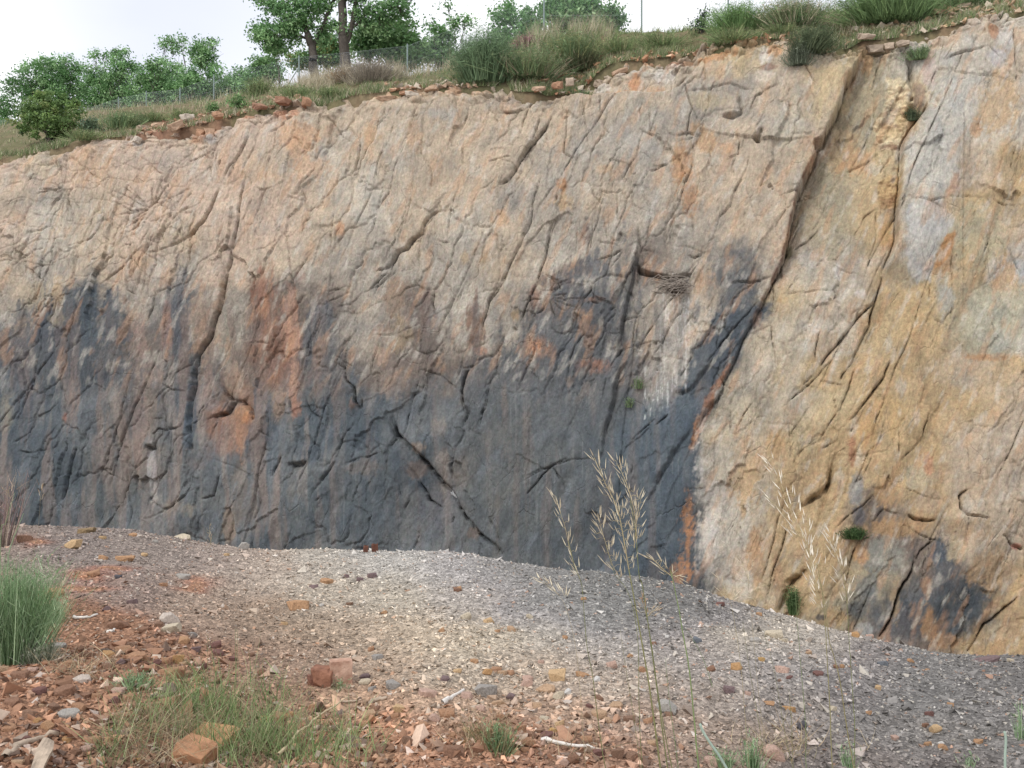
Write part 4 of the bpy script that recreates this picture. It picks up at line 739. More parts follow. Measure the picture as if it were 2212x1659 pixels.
# quartz vein as a piece of its own
def inpoly(pts):
    Pn = np.array(pts); ins = np.zeros(UP.shape, bool)
    for i in range(len(Pn)):
        a, b = Pn[i], Pn[(i + 1) % len(Pn)]
        with np.errstate(divide='ignore', invalid='ignore'):
            ins ^= ((a[1] > VP) != (b[1] > VP)) & (UP < (b[0] - a[0]) * (VP - a[1]) / (b[1] - a[1] + 1e-12) + a[0])
    return ins
reg[inpoly(VEIN) | inpoly(VEIN2)] = 9
fr = reg.reshape(-1)[F[:, 0]]
def make_rock():
    m, n, l, b = mat_new('weathered_rock')
    at = n.new('ShaderNodeAttribute'); at.attribute_name = 'Col'
    tc = n.new('ShaderNodeTexCoord')
    mp = n.new('ShaderNodeMapping'); mp.inputs['Rotation'].default_value = (0, math.radians(-24), 0); mp.inputs['Scale'].default_value = (1.0, 1.0, 0.30)
    l(tc.outputs['Object'], mp.inputs['Vector'])
    n1 = n.new('ShaderNodeTexNoise'); n1.inputs['Scale'].default_value = 8.0; n1.inputs['Detail'].default_value = 9; n1.inputs['Roughness'].default_value = 0.7
    l(tc.outputs['Object'], n1.inputs['Vector'])
    n2 = n.new('ShaderNodeTexNoise'); n2.inputs['Scale'].default_value = 7.0; n2.inputs['Detail'].default_value = 6; n2.inputs['Roughness'].default_value = 0.62; n2.inputs['Distortion'].default_value = 1.2
    l(mp.outputs['Vector'], n2.inputs['Vector'])
    wrp = n.new('ShaderNodeTexNoise'); wrp.inputs['Scale'].default_value = 2.2; wrp.inputs['Detail'].default_value = 5
    l(mp.outputs['Vector'], wrp.inputs['Vector'])
    add = n.new('ShaderNodeVectorMath'); add.operation = 'MULTIPLY_ADD'; add.inputs[1].default_value = (0.22, 0.22, 0.22)
    l(wrp.outputs['Color'], add.inputs[0]); l(mp.outputs['Vector'], add.inputs[2])
    lines = []
    for sc_, wd_, ps in ((1.25, 0.018, 0.6), (3.1, 0.03, 1.1)):
        v = n.new('ShaderNodeTexVoronoi'); v.feature = 'DISTANCE_TO_EDGE'; v.inputs['Scale'].default_value = sc_
        l(add.outputs['Vector'], v.inputs['Vector'])
        mr = n.new('ShaderNodeMapRange'); mr.inputs[1].default_value = 0.0; mr.inputs[2].default_value = wd_; mr.inputs[3].default_value = 1.0; mr.inputs[4].default_value = 0.0
        l(v.outputs['Distance'], mr.inputs[0])
        p = n.new('ShaderNodeTexNoise'); p.inputs['Scale'].default_value = ps; p.inputs['Detail'].default_value = 3
        l(tc.outputs['Object'], p.inputs['Vector'])
        pm = n.new('ShaderNodeMapRange'); pm.inputs[1].default_value = 0.45; pm.inputs[2].default_value = 0.62
        l(p.outputs['Fac'], pm.inputs[0])
        mu = n.new('ShaderNodeMath'); mu.operation = 'MULTIPLY'; l(mr.outputs[0], mu.inputs[0]); l(pm.outputs[0], mu.inputs[1])
        lines.append(mu)
    a1 = n.new('ShaderNodeMath'); a1.operation = 'MULTIPLY_ADD'; a1.inputs[1].default_value = 0.5; l(n1.outputs['Fac'], a1.inputs[0])
    a2 = n.new('ShaderNodeMath'); a2.operation = 'MULTIPLY'; a2.inputs[1].default_value = 1.3; l(n2.outputs['Fac'], a2.inputs[0]); l(a2.outputs[0], a1.inputs[2])
    s1 = n.new('ShaderNodeMath'); s1.operation = 'MULTIPLY_ADD'; s1.inputs[1].default_value = -1.3; l(lines[0].outputs[0], s1.inputs[0]); l(a1.outputs[0], s1.inputs[2])
    s2 = n.new('ShaderNodeMath'); s2.operation = 'MULTIPLY_ADD'; s2.inputs[1].default_value = -0.7; l(lines[1].outputs[0], s2.inputs[0]); l(s1.outputs[0], s2.inputs[2])
    bp = n.new('ShaderNodeBump'); bp.inputs['Strength'].default_value = 0.5; bp.inputs['Distance'].default_value = 0.07
    l(s2.outputs[0], bp.inputs['Height']); l(bp.outputs['Normal'], b.inputs['Normal'])
    m1 = n.new('ShaderNodeMapRange'); m1.inputs[1].default_value = 0.25; m1.inputs[2].default_value = 0.75; m1.inputs[3].default_value = 0.74; m1.inputs[4].default_value = 1.26; l(n1.outputs['Fac'], m1.inputs[0])
    m2 = n.new('ShaderNodeMapRange'); m2.inputs[1].default_value = 0.3; m2.inputs[2].default_value = 0.7; m2.inputs[3].default_value = 0.84; m2.inputs[4].default_value = 1.16; l(n2.outputs['Fac'], m2.inputs[0])
    mm = n.new('ShaderNodeMath'); mm.operation = 'MULTIPLY'; l(m1.outputs[0], mm.inputs[0]); l(m2.outputs[0], mm.inputs[1])
    sc = n.new('ShaderNodeVectorMath'); sc.operation = 'SCALE'; l(at.outputs['Color'], sc.inputs[0]); l(mm.outputs[0], sc.inputs['Scale'])
    l(sc.outputs['Vector'], b.inputs['Base Color']); b.inputs['Roughness'].default_value = 0.92; b.inputs['Specular IOR Level'].default_value = 0.15
    return m
rock_mat = make_rock()
cliff = bpy.data.objects.new('cliff', None); COL.objects.link(cliff); cliff.location = (0, 40, -13)
tag(cliff, 'tall quarried rock face, tan above and stained slate blue below', kind='structure')
PV = PP.reshape(-1, 3); PC = CP.reshape(-1, 3)
# one smooth normal field: take it from the whole grid so that slabs meet without a visible seam
for r, nm, lb in ((0, 'rock_slab', 'tan slab with fine branching cracks, dark blue-grey at its foot'), (1, 'rock_slab', 'pinkish tan slab with rust streaks above a slate-blue foot'), (2, 'rock_slab', 'grey-tan slab carrying the nest, ending at the inclined fault'),
                  (3, 'rock_slab', 'ochre slab standing back behind the inclined fault'), (4, 'rock_slab', 'ochre and grey-white slab with a slate-blue patch low down'), (9, 'quartz_vein', 'cream white vein with brown cross bands')):
    f = F[fr == r]
    used = np.unique(f)
    remap = np.full(len(PV), -1); remap[used] = np.arange(len(used))
    me = mesh_np(nm, PV[used] - np.array([0, 40, -13]), remap[f], PC[used], True)
    o = obj(nm, me, rock_mat, cliff)
    o['label'] = lb
def cliff_surf(u, v):
    """point of the displaced face seen at (u, v) of the undisplaced plane"""
    p = cliff_point(u, v)
    j = int(np.clip(np.searchsorted(xs, p[0]), 0, len(xs) - 1))
    i = int(np.argmin(np.abs(Zg[:, j] - p[2])))
    return P[i, j]
# ================================================================ THE GRAVEL BERM IN FRONT (and the pit floor beyond it)
CREST = np.array([(-700, 1130), (-200, 1132), (0, 1137), (100, 1139), (200, 1146), (300, 1151), (370, 1161), (440, 1172), (520, 1186), (600, 1192), (700, 1193), (800, 1194), (900, 1191), (970, 1191), (1040, 1204), (1100, 1216),
                  (1200, 1227), (1300, 1241), (1400, 1256), (1500, 1276), (1600, 1301), (1700, 1331), (1800, 1361), (1900, 1386), (2000, 1405), (2100, 1419), (2212, 1432), (2600, 1475), (3200, 1520)], dtype=float)
def crest_slope(u): return (np.interp(u, CREST[:, 0], CREST[:, 1]) - CV) / FPX
def crest_dist(u): return np.interp(u, [0, 700, 1100, 1600, 2212], [11.0, 10.6, 10.0, 8.8, 7.8])
EYE = 1.6
_uu = np.linspace(-900, 3200, 420)
def _solve():
    out = []
    yy = np.linspace(2.0, 18, 400)
    for u in _uu:
        e = crest_slope(u); y0 = crest_dist(u) - 3.2
        lo, hi = -0.4, 0.3
        for _ in range(40):
            s = 0.5 * (lo + hi)
            z = -EYE + s * yy - 0.055 * np.maximum(0, yy - y0) ** 2
            if (-z / yy).min() > e: lo = s
            else: hi = s
        out.append(s)
    return np.array(out)
_ss = _solve()
def ground_z0(x, y):
    yy = np.maximum(y, 2.0)
    u = CU + FPX * x / yy
    s = np.interp(u, _uu, _ss)
    y0 = crest_dist(u) - 3.2
    q = np.maximum(0, y - y0)
    z = -EYE + s * y - np.where(q < 7.5, 0.055 * q ** 2, 0.055 * 56.25 + 0.825 * (q - 7.5))
    return np.maximum(z, -13.2 + 0.25 * perlin(x * 0.2, y * 0.2, 205))
def ground_z(x, y):
    x = np.asarray(x, dtype=float); y = np.asarray(y, dtype=float)
    z = ground_z0(x, y)
    near = 1 - smooth(6.5, 9.5, y)
    z = z + (0.030 + 0.030 * near) * fbm(x * 0.9, y * 0.9, 3, 201) + 0.012 * fbm(x * 4, y * 4, 3, 202)
    # low hump of red rubble towards the lower left
    z = z + 0.10 * np.exp(-((x + 1.9) / 0.9) ** 2 - ((y - 4.4) / 0.55) ** 2)
    return z
def ground_hit(u, v):
    dx = (u - CU) / FPX; dz = -(v - CV) / FPX
    y = np.linspace(2.5, 14, 2300)
    below = dz * y <= ground_z(dx * y, y)
    i = int(np.argmax(below)) if below.any() else int(np.argmin(np.abs(dz * y - ground_z(dx * y, y))))
    return np.array([dx * y[i], y[i], float(ground_z(dx * y[i], y[i]))])
def proj(x, y, z): return CU + FPX * x / y, CV - FPX * z / y

# colour zones of the loose ground, as anchor points (place in the frame, colour)
GZ = [(0, 1160, (150, 132, 120)), (180, 1180, (144, 130, 122)), (330, 1200, (150, 135, 125)), (480, 1215, (160, 142, 130)), (120, 1240, (148, 132, 122)), (280, 1280, (150, 128, 116)), (420, 1290, (166, 142, 122)), (560, 1230, (182, 164, 146)), (700, 1215, (180, 170, 156)),
      (850, 1215, (180, 175, 167)), (980, 1225, (172, 166, 162)), (1080, 1240, (150, 146, 146)), (1200, 1260, (136, 134, 137)), (1330, 1280, (126, 125, 126)), (1450, 1300, (122, 120, 122)), (700, 1290, (183, 169, 150)), (860, 1290, (182, 170, 151)), (1000, 1290, (176, 166, 156)), (1150, 1310, (142, 140, 146)),
      (1300, 1330, (140, 138, 140)), (1440, 1345, (136, 132, 134)), (1600, 1330, (140, 134, 130)), (1640, 1370, (186, 174, 156)), (1760, 1380, (172, 162, 150)), (1880, 1410, (140, 132, 128)), (2000, 1430, (128, 125, 122)), (2150, 1450, (122, 118, 115)), (560, 1330, (158, 134, 112)), (680, 1360, (164, 140, 116)),
      (430, 1350, (158, 132, 112)), (800, 1370, (176, 154, 130)), (920, 1370, (190, 170, 144)), (1050, 1370, (190, 174, 150)), (1180, 1370, (178, 168, 154)), (1320, 1400, (164, 156, 148)), (1500, 1410, (160, 150, 142)), (1700, 1440, (158, 150, 144)), (1850, 1480, (134, 128, 126)), (2000, 1500, (126, 123, 120)),
      (2150, 1520, (126, 122, 119)), (560, 1420, (158, 130, 108)), (700, 1430, (162, 136, 114)), (850, 1440, (176, 152, 128)), (1000, 1450, (182, 164, 142)), (1150, 1450, (184, 164, 142)), (1300, 1470, (176, 158, 140)), (1500, 1500, (160, 146, 134)), (1700, 1530, (150, 140, 132)), (1880, 1560, (130, 125, 121)),
      (2060, 1590, (132, 127, 122)), (2200, 1610, (126, 122, 118)), (420, 1480, (150, 112, 86)), (600, 1500, (160, 124, 98)), (800, 1520, (180, 144, 114)), (1000, 1530, (184, 152, 124)), (1200, 1540, (178, 146, 120)), (1400, 1560, (168, 142, 122)), (1600, 1600, (158, 138, 122)), (1800, 1640, (130, 120, 114)),
      (0, 1300, (146, 118, 102)), (130, 1340, (156, 112, 84)), (250, 1370, (160, 112, 82)), (350, 1400, (158, 108, 80)), (440, 1430, (156, 116, 90)), (60, 1450, (160, 102, 74)), (180, 1480, (164, 104, 74)), (320, 1460, (150, 104, 76)), (60, 1540, (160, 104, 76)), (200, 1560, (164, 108, 78)),
      (360, 1580, (150, 112, 84)), (60, 1640, (150, 106, 80)), (250, 1650, (142, 108, 82)), (500, 1600, (146, 116, 88)), (700, 1590, (168, 122, 92)), (900, 1590, (176, 124, 92)), (1100, 1600, (170, 124, 96)), (1300, 1630, (166, 126, 100)), (800, 1650, (156, 118, 88)), (1000, 1650, (164, 114, 84)), (1500, 1655, (150, 126, 108)), (2100, 1660, (120, 112, 108))]
GZP = np.array([(a, b) for a, b, c in GZ], dtype=float); GZC = np.array([s2l(c) for a, b, c in GZ])
KG = 0.97
def ground_col(x, y, z):
    shp = np.shape(x)
    x = np.ravel(x); y = np.ravel(y); z = np.ravel(z)
    u, v = proj(x, np.maximum(y, 0.5), z)
    u = u + 40 * fbm(x * 1.1, y * 1.1, 3, 211); v = np.clip(v, 1100, 1700) + 16 * fbm(x * 1.3 + 9, y * 1.3, 3, 212)
    num = np.zeros((len(x), 3)); den = np.zeros(len(x))
    for (a, b), c in zip(GZP, GZC):
        d2 = ((u - a) / 75) ** 2 + ((v - b) / 36) ** 2
        wt = np.exp(-d2) + 1e-4 / (1 + d2)
        num += wt[:, None] * c; den += wt
    c = num / den[:, None]
    for (a, b, ra, rb) in ((60, 1165, 40, 9), (250, 1222, 40, 7), (205, 1240, 40, 12), (420, 1262, 46, 6), (190, 1268, 50, 8), (110, 1285, 40, 9)):
        k = np.exp(-(((u - a) / ra) ** 2 + ((v - b) / rb) ** 2)) * 0.75
        c = c * (1 - k[:, None]) + s2l((186, 104, 66)) * k[:, None]
    c[:, 1] = np.maximum(c[:, 1], 0.50 * c[:, 0]); c[:, 2] = np.clip(c[:, 2], 0.27 * c[:, 0], 0.945 * c[:, 1])
    return (desat(c, 0.22) / KG).reshape(shp + (3,))

ys = np.concatenate([np.linspace(-2, 2.6, 14)[:-1], 2.6 * (13.5 / 2.6) ** np.linspace(0, 1, 360), np.linspace(13.5, 46, 50)[1:]])
ss_ = np.concatenate([np.linspace(-2.6, -0.52, 30)[:-1], np.linspace(-0.52, 0.52, 520), np.linspace(0.52, 2.6, 30)[1:]])
GY = np.broadcast_to(ys[:, None], (len(ys), len(ss_))).copy()
GX = ss_[None, :] * (np.maximum(GY, 0) * 0.82 + 1.2)
GZv = ground_z(GX, GY)
vis = (GY > 2.6) & (GY < 13)
f1, f2, cid = worley(GX * 22, GY * 22, 221)
GZv = GZv + np.where(vis, 0.010 * (0.6 - f1) + 0.004 * (cid - 0.5), 0)
gc = ground_col(GX, GY, GZv)
gc = gc * 0.80 * (1 + 0.30 * (cid[..., None] - 0.5) + 0.12 * perlin(GX * 9, GY * 9, 222)[..., None])  # darkened overall: dirt plus shade of the gaps between chips, put into the colour
pit = smooth(15, 24, GY)[..., None]
gc = gc * (1 - pit) + base((140, 122, 100), KG) * pit
def make_ground():
    m, n, l, b = mat_new('gravel_ground')
    at = n.new('ShaderNodeAttribute'); at.attribute_name = 'Col'
    tc = n.new('ShaderNodeTexCoord')
    mp = n.new('ShaderNodeMapping'); mp.inputs['Scale'].default_value = (1.0, 1.25, 1.0); l(tc.outputs['Object'], mp.inputs['Vector'])
    hs = []; fs = []
    for sc_, lo, hi, dep in ((44, 0.66, 1.42, 1.0), (95, 0.75, 1.3, 0.45)):
        v = n.new('ShaderNodeTexVoronoi'); v.inputs['Scale'].default_value = sc_; v.inputs['Randomness'].default_value = 1.0; l(mp.outputs['Vector'], v.inputs['Vector'])
        sp = n.new('ShaderNodeSeparateColor'); l(v.outputs['Color'], sp.inputs[0])
        mr = n.new('ShaderNodeMapRange'); mr.inputs[3].default_value = lo; mr.inputs[4].default_value = hi; l(sp.outputs[0], mr.inputs[0]); fs.append(mr)
        dm = n.new('ShaderNodeMath'); dm.operation = 'MULTIPLY'; dm.inputs[1].default_value = -dep; l(v.outputs['Distance'], dm.inputs[0])
        ad = n.new('ShaderNodeMath'); ad.operation = 'MULTIPLY_ADD'; ad.inputs[1].default_value = 0.5 * dep; l(sp.outputs[1], ad.inputs[0]); l(dm.outputs[0], ad.inputs[2]); hs.append(ad)
    mm = n.new('ShaderNodeMath'); mm.operation = 'MULTIPLY'; l(fs[0].outputs[0], mm.inputs[0]); l(fs[1].outputs[0], mm.inputs[1])
    hh = n.new('ShaderNodeMath'); hh.operation = 'ADD'; l(hs[0].outputs[0], hh.inputs[0]); l(hs[1].outputs[0], hh.inputs[1])
    sc = n.new('ShaderNodeVectorMath'); sc.operation = 'SCALE'; l(at.outputs['Color'], sc.inputs[0]); l(mm.outputs[0], sc.inputs['Scale'])
    l(sc.outputs['Vector'], b.inputs['Base Color']); b.inputs['Roughness'].default_value = 0.95; b.inputs['Specular IOR Level'].default_value = 0.1
    bp = n.new('ShaderNodeBump'); bp.inputs['Strength'].default_value = 0.9; bp.inputs['Distance'].default_value = 0.014; l(hh.outputs[0], bp.inputs['Height']); l(bp.outputs['Normal'], b.inputs['Normal'])
    return m
ground_mat = make_ground()
gme = mesh_np('ground', np.stack([GX, GY, GZv], -1).reshape(-1, 3), grid_faces(*GX.shape), np.clip(gc.reshape(-1, 3), .01, .8), True)
ground = obj('ground', gme, ground_mat)
tag(ground, 'sloping gravel bank ending in a crest above the pit', kind='structure')

# ---------------------------------------------------------------- stone shapes
def hull(pts):
    bm = bmesh.new()
    for p in pts: bm.verts.new(p)
    bmesh.ops.convex_hull(bm, input=bm.verts)
    bmesh.ops.delete(bm, geom=[v for v in bm.verts if not v.link_faces], context='VERTS')
    bmesh.ops.triangulate(bm, faces=bm.faces)
    bm.verts.index_update()
    V_ = np.array([v.co[:] for v in bm.verts]); F_ = np.array([[v.index for v in f.verts] for f in bm.faces])
    bm.free()
    return V_, F_
def chip(rng, n, flat):
    p = rng.normal(size=(n, 3)); p /= np.linalg.norm(p, axis=1, keepdims=True)
    p = np.sign(p) * np.abs(p) ** 0.7
    p *= np.array([1, rng.uniform(0.6, 0.95), flat]) * rng.uniform(0.82, 1.08, (n, 1))
    return hull(p * 0.5)
r2 = np.random.default_rng(21)
def shard(rng):
    sg_ = np.array([(1, 1, 1), (-1, 1, -1), (-1, -1, 1), (1, -1, -1), (1, 0.2, -1), (-1, 0.1, 1)], dtype=float)
    p = sg_ * rng.uniform(0.55, 1.0, sg_.shape) * np.array([1, rng.uniform(0.55, 0.9), rng.uniform(0.3, 0.6)])
    return hull(p * 0.5)
CHIPS = [shard(r2) for _ in range(14)]

# ---------------------------------------------------------------- gravel: what nobody would count
def scatter_gravel(n, ylo, yhi, slo, shi, acc, dens=None):
    r = np.random.default_rng(5 + n)
    y = np.sqrt(r.uniform(ylo ** 2, yhi ** 2, n)) if dens is None else dens(r, n)
    x = r.uniform(-0.57, 0.57, n) * y
    size = np.exp(r.normal(math.log(slo), 0.42, n)); size = np.clip(size, slo * 0.45, shi)
    z = ground_z(x, y)
    col = ground_col(x, y, z)
    u, v = proj(x, y, z)
    # rubble on the left and along the lower edge is coarser; the right and the middle are fine gravel
    rub = np.clip((1 - smooth(380, 520, u)) * smooth(1340, 1400, v) + smooth(1500, 1580, v) * (1 - smooth(1300, 1500, u)) + 0.25 * smooth(1430, 1520, v) * smooth(700, 900, u) * (1 - smooth(1500, 1700, u)), 0, 1)
    size = size * (1 + 0.55 * rub)
    t = r.uniform(0, 1, (n, 1))
    grey = col.mean(1, keepdims=True)
    bright = np.exp(r.normal(0.08, 0.30, (n, 1)))
    c = col * 0.92 * bright
    pick = r.uniform(0, 1, n)
    def rep(lo, hi, rgb, k):
        m = (pick >= lo) & (pick < hi)
        c[m] = c[m] * (1 - k) + base(rgb, KG * 1.2) * np.exp(r.normal(0, .2, (m.sum(), 1))) * k
    rep(0.0, 0.12, (206, 196, 178), 0.5); rep(0.15, 0.20, (190, 132, 90), 0.55); rep(0.20, 0.32, (98, 95, 92), 0.55); rep(0.34, 0.40, (150, 130, 112), 0.5); rep(0.40, 0.43, (216, 210, 202), 0.5)
    ax = r.normal(size=(n, 3)) * np.array([0.35, 0.35, 0]); yaw = r.uniform(0, 6.28, n)
    kind = r.integers(0, len(CHIPS), n)
    for k in range(len(CHIPS)):
        m = np.nonzero(kind == k)[0]
        if not len(m): continue
        Vb, Fb = CHIPS[k]
        cy, sy = np.cos(yaw[m])[:, None], np.sin(yaw[m])[:, None]
        X = Vb[None, :, 0] * cy - Vb[None, :, 1] * sy; Y = Vb[None, :, 0] * sy + Vb[None, :, 1] * cy; Z = np.broadcast_to(Vb[None, :, 2], X.shape)
        tx, ty = ax[m, 0:1], ax[m, 1:2]
        Z2 = Z + X * tx + Y * ty
        s = size[m][:, None]
        verts = np.stack([x[m][:, None] + X * s, y[m][:, None] + Y * s, z[m][:, None] + Z2 * s + 0.14 * s], -1)
        nv = len(Vb)
        faces = (Fb[None] + (np.arange(len(m)) * nv)[:, None, None]).reshape(-1, 3)
        acc.add(verts.reshape(-1, 3), faces, np.repeat(c[m], nv, axis=0))
ga = Acc()
scatter_gravel(46000, 3.4, 12.6, 0.014, 0.038, ga, lambda r, n: 3.4 * (12.6 / 3.4) ** r.uniform(0, 1, n))
scatter_gravel(36000, 6.0, 12.8, 0.0145, 0.034, ga)
scatter_gravel(9000, 3.3, 6.0, 0.013, 0.03, ga)
scatter_gravel(650, 3.4, 10.0, 0.042, 0.075, ga, lambda r, n: 3.4 * (10 / 3.4) ** r.uniform(0, 1, n))
gravel_mat = mat_attr('gravel_chips', rough=0.9, noise_scale=60, noise_amt=0.2, bump=0.0, spec=0.15, detail=4)
gravel = obj('gravel', ga.mesh('gravel'), gravel_mat)
tag(gravel, 'loose angular gravel, tan, grey and rust, strewn over the bank', kind='stuff')
# ================================================================ THE HILL ABOVE THE FACE
FL = np.array([(-900, 420), (-300, 330), (0, 288), (100, 272), (180, 260), (258, 251), (316, 242), (390, 236), (463, 226), (560, 208), (645, 192), (760, 172), (880, 173), (960, 158), (1030, 116), (1100, 96), (1175, 78), (1250, 66), (1330, 70), (1385, 74),
               (1450, 72), (1500, 66), (1600, 60), (1650, 48), (1750, 34), (1845, 22), (1950, 8), (2100, -16), (2212, -36), (2700, -120), (3200, -200)], dtype=float)
def fence_d(u): return np.interp(u, [-300, 100, 300, 460, 640, 880, 1175, 3000], [30, 26, 21, 14, 10, 7.5, 6, 6])
def hill_d0(u): return 0.5 + 0.85 * smooth(1150, 1210, u) * (1 - smooth(1500, 1550, u))
def hill_pt(u, d):
    """point of the hill on the bearing of u, d metres behind the crest of the face"""
    u = np.asarray(u, dtype=float); d = np.asarray(d, dtype=float)
    v0 = np.interp(u, RIM[:, 0], RIM[:, 1])
    dx = (u - CU) / FPX
    dz = -(v0 - CV) / FPX
    Yr = PD / (1 - PA * dx - PB * dz); zr = dz * Yr
    df = fence_d(u); Yf = Yr + df
    zf = -(np.interp(u, FL[:, 0], FL[:, 1]) - CV) / FPX * Yf
    d0 = hill_d0(u)
    t = (d - d0) / (df - d0)
    tt = np.clip(t, 0, 1)
    prof = 1 - (1 - tt) ** 1.35
    z = zr - 0.02 + (zf - zr + 0.02) * prof + np.where(t > 1, (d - df) * 0.07 * np.exp(-np.maximum(d - df, 0) / 60), 0)
    x = dx * (Yr + d)
    z = z + 0.14 * smooth(0.2, 1.5, d) * fbm(x * 0.55, (Yr + d) * 0.55, 3, 301)
    return np.stack([x, Yr + d, z], axis=-1)
def hill_hit(u, v):
    d = np.linspace(0.1, fence_d(u) * 1.02, 300)
    p = hill_pt(np.full(300, float(u)), d)
    vv = CV - FPX * p[:, 2] / p[:, 1]
    i = int(np.argmax(vv <= v)) if (vv <= v).any() else 299
    return p[i], d[i]
hu = np.concatenate([np.linspace(-900, -20, 40)[:-1], np.linspace(-20, 2240, 520), np.linspace(2240, 3200, 40)[1:]])
hd = np.concatenate([np.array([0.5]), 0.55 + 34 * np.linspace(0, 1, 90) ** 1.8, 34 + np.array([4, 9, 18, 35, 70, 140, 300, 700])])
HP = hill_pt(hu[None, :], hd[:, None] - 0.5 + hill_d0(hu)[None, :])
HP[0, :, 2] -= 0.6
hv = CV - FPX * HP[..., 2] / HP[..., 1]
uz = (smooth(240, 320, hu) * (1 - smooth(640, 710, hu)) + smooth(820, 880, hu) * (1 - smooth(990, 1030, hu)) + 0.8 * smooth(1160, 1200, hu) * (1 - smooth(1240, 1300, hu)) + 0.6 * smooth(1860, 1960, hu))[None, :]
bare = np.exp(-(hd[:, None] / 0.9) ** 2) * (-0.15 + 0.55 * uz + 1.0 * fbm(HP[..., 0] * 0.9, HP[..., 1] * 0.9, 3, 311))
hc = np.broadcast_to(base((118, 104, 74)), HP.shape).copy()
n1 = smooth(-0.3, 0.4, fbm(HP[..., 0] * 0.4, HP[..., 1] * 0.4, 3, 312))[..., None]
hc = hc * (1 - 0.6 * n1) + base((92, 98, 56)) * 0.6 * n1
b = np.clip(bare, 0, 0.95)[..., None]
hc = hc * (1 - b) + base((146, 108, 82)) * b
soil = np.exp(-(((hu[None, :] - 330) / 110) ** 2))[..., None] * np.exp(-((hd[:, None, None] - 1.5) / 1.8) ** 2) * 0.7
hc = hc * (1 - soil) + base((138, 88, 70)) * soil
hill_mat = mat_attr('hill_soil', rough=0.95, noise_scale=5, noise_amt=0.35, bump=0.5, bump_dist=0.06, spec=0.1)
hill = obj('hillside', mesh_np('hillside', HP.reshape(-1, 3), grid_faces(*HP.shape[:2]), np.clip(hc.reshape(-1, 3), .01, .7), True), hill_mat)
tag(hill, 'grassy hillside rising behind the crest of the rock face', kind='structure')

# ---------------------------------------------------------------- grasses of the hillside (uncountable)
GREENS = [base(c, .8) for c in ((104, 128, 72), (124, 140, 84), (92, 118, 68), (136, 138, 92), (110, 124, 78))]
DRYS = [base(c) for c in ((196, 184, 150), (180, 168, 136), (206, 194, 164), (164, 150, 120), (172, 162, 138))]
def hill_grass(n, ulo, uhi, tlo, thi, hmin, hmax, cols, wid, seed, lean=0.35, patch=None, dens=0.3, tmax_d=None):
    r = np.random.default_rng(seed)
    u = r.uniform(ulo, uhi, n); t = r.uniform(tlo, thi, n)
    d = hill_d0(u) - 0.08 + t * (fence_d(u) - hill_d0(u))
    keep = fbm(u / 30 + seed, d * 0.9, 3, seed) > (dens - 0.3) if patch is None else patch(u, d, r)
    u, d = u[keep], d[keep]; n = len(u)
    p = hill_pt(u, d); p[:, 2] -= 0.03
    h = r.uniform(hmin, hmax, n) * (0.7 + 0.5 * np.clip(fbm(u / 18, d, 2, seed + 1) + 0.5, 0, 1.2))
    tip = np.stack([r.normal(0, lean, n) + 0.12, r.normal(0, lean, n), np.ones(n)], -1); tip /= np.linalg.norm(tip, axis=1, keepdims=True)
    cc = np.array(cols)[r.integers(0, len(cols), n)] * np.exp(r.normal(0, 0.22, (n, 1)))
    return blades(p, tip * h[:, None], np.full(n, wid) * r.uniform(0.7, 1.3, n), cc)
leaf_mat = mat_attr('grass_blade', rough=0.7, noise_scale=3, noise_amt=0.15, bump=0.0, translucent=0.3, spec=0.2, detail=2)
ha = Acc()
for args in ((9000, -40, 700, 0.0, 1.0, 0.12, 0.35, GREENS + DRYS[:2], 0.035, 401), (9000, 560, 1300, 0.0, 1.0, 0.15, 0.4, GREENS + DRYS[3:4], 0.03, 402), (12000, 1000, 1700, 0.0, 1.0, 0.15, 0.42, GREENS, 0.03, 403), (7000, 1600, 2240, 0.0, 1.0, 0.12, 0.40, GREENS + DRYS[:1], 0.03, 404)):
    ha.add(*hill_grass(*args))
hg = obj('short_grass', ha.mesh('short_grass'), leaf_mat); tag(hg, 'short green grass covering the slope above the rock face', kind='stuff')
ha = Acc()
for sd_, u0_, u1_, n_ in ((405, -40, 300, 4500), (406, 300, 700, 2500), (407, 640, 1200, 7000), (408, 1150, 1900, 11000), (409, 1850, 2240, 4000)):
    ha.add(*hill_grass(n_, u0_, u1_, 0.0, 0.14 if u0_ > 600 else 0.05, 0.16, 0.42, GREENS + DRYS[2:4], 0.03, sd_, dens=0.12))
fr_ = obj('crest_grass', ha.mesh('crest_grass'), leaf_mat); tag(fr_, 'ragged fringe of grass hanging along the crest of the face', kind='stuff')
ha = Acc()
ha.add(*hill_grass(2600, 560, 1000, 0.45, 1.05, 0.45, 0.95, DRYS, 0.022, 411, lean=0.22, dens=0.25))
ha.add(*hill_grass(2600, 640, 860, 0.35, 0.9, 0.5, 1.0, DRYS, 0.022, 412, lean=0.3, dens=0.1))
ha.add(*hill_grass(2400, 1120, 1320, 0.4, 1.05, 0.5, 1.15, DRYS + GREENS[:2], 0.022, 413, lean=0.22, dens=0.15))
ha.add(*hill_grass(1600, -40, 560, 0.3, 1.05, 0.4, 0.8, DRYS[1:] + GREENS[3:], 0.025, 414, lean=0.25, dens=0.3))
ha.add(*hill_grass(1600, 1640, 1880, 0.2, 0.9, 0.4, 0.8, DRYS + GREENS[:2], 0.02, 415, lean=0.3, dens=0.2))
ha.add(*hill_grass(600, 1880, 2240, 0.2, 0.9, 0.4, 0.8, DRYS + GREENS[:3], 0.02, 416, lean=0.3, dens=0.3))
dg = obj('dry_grass', ha.mesh('dry_grass'), leaf_mat); tag(dg, 'tall bleached dry grass standing along the fence above the face', kind='stuff')
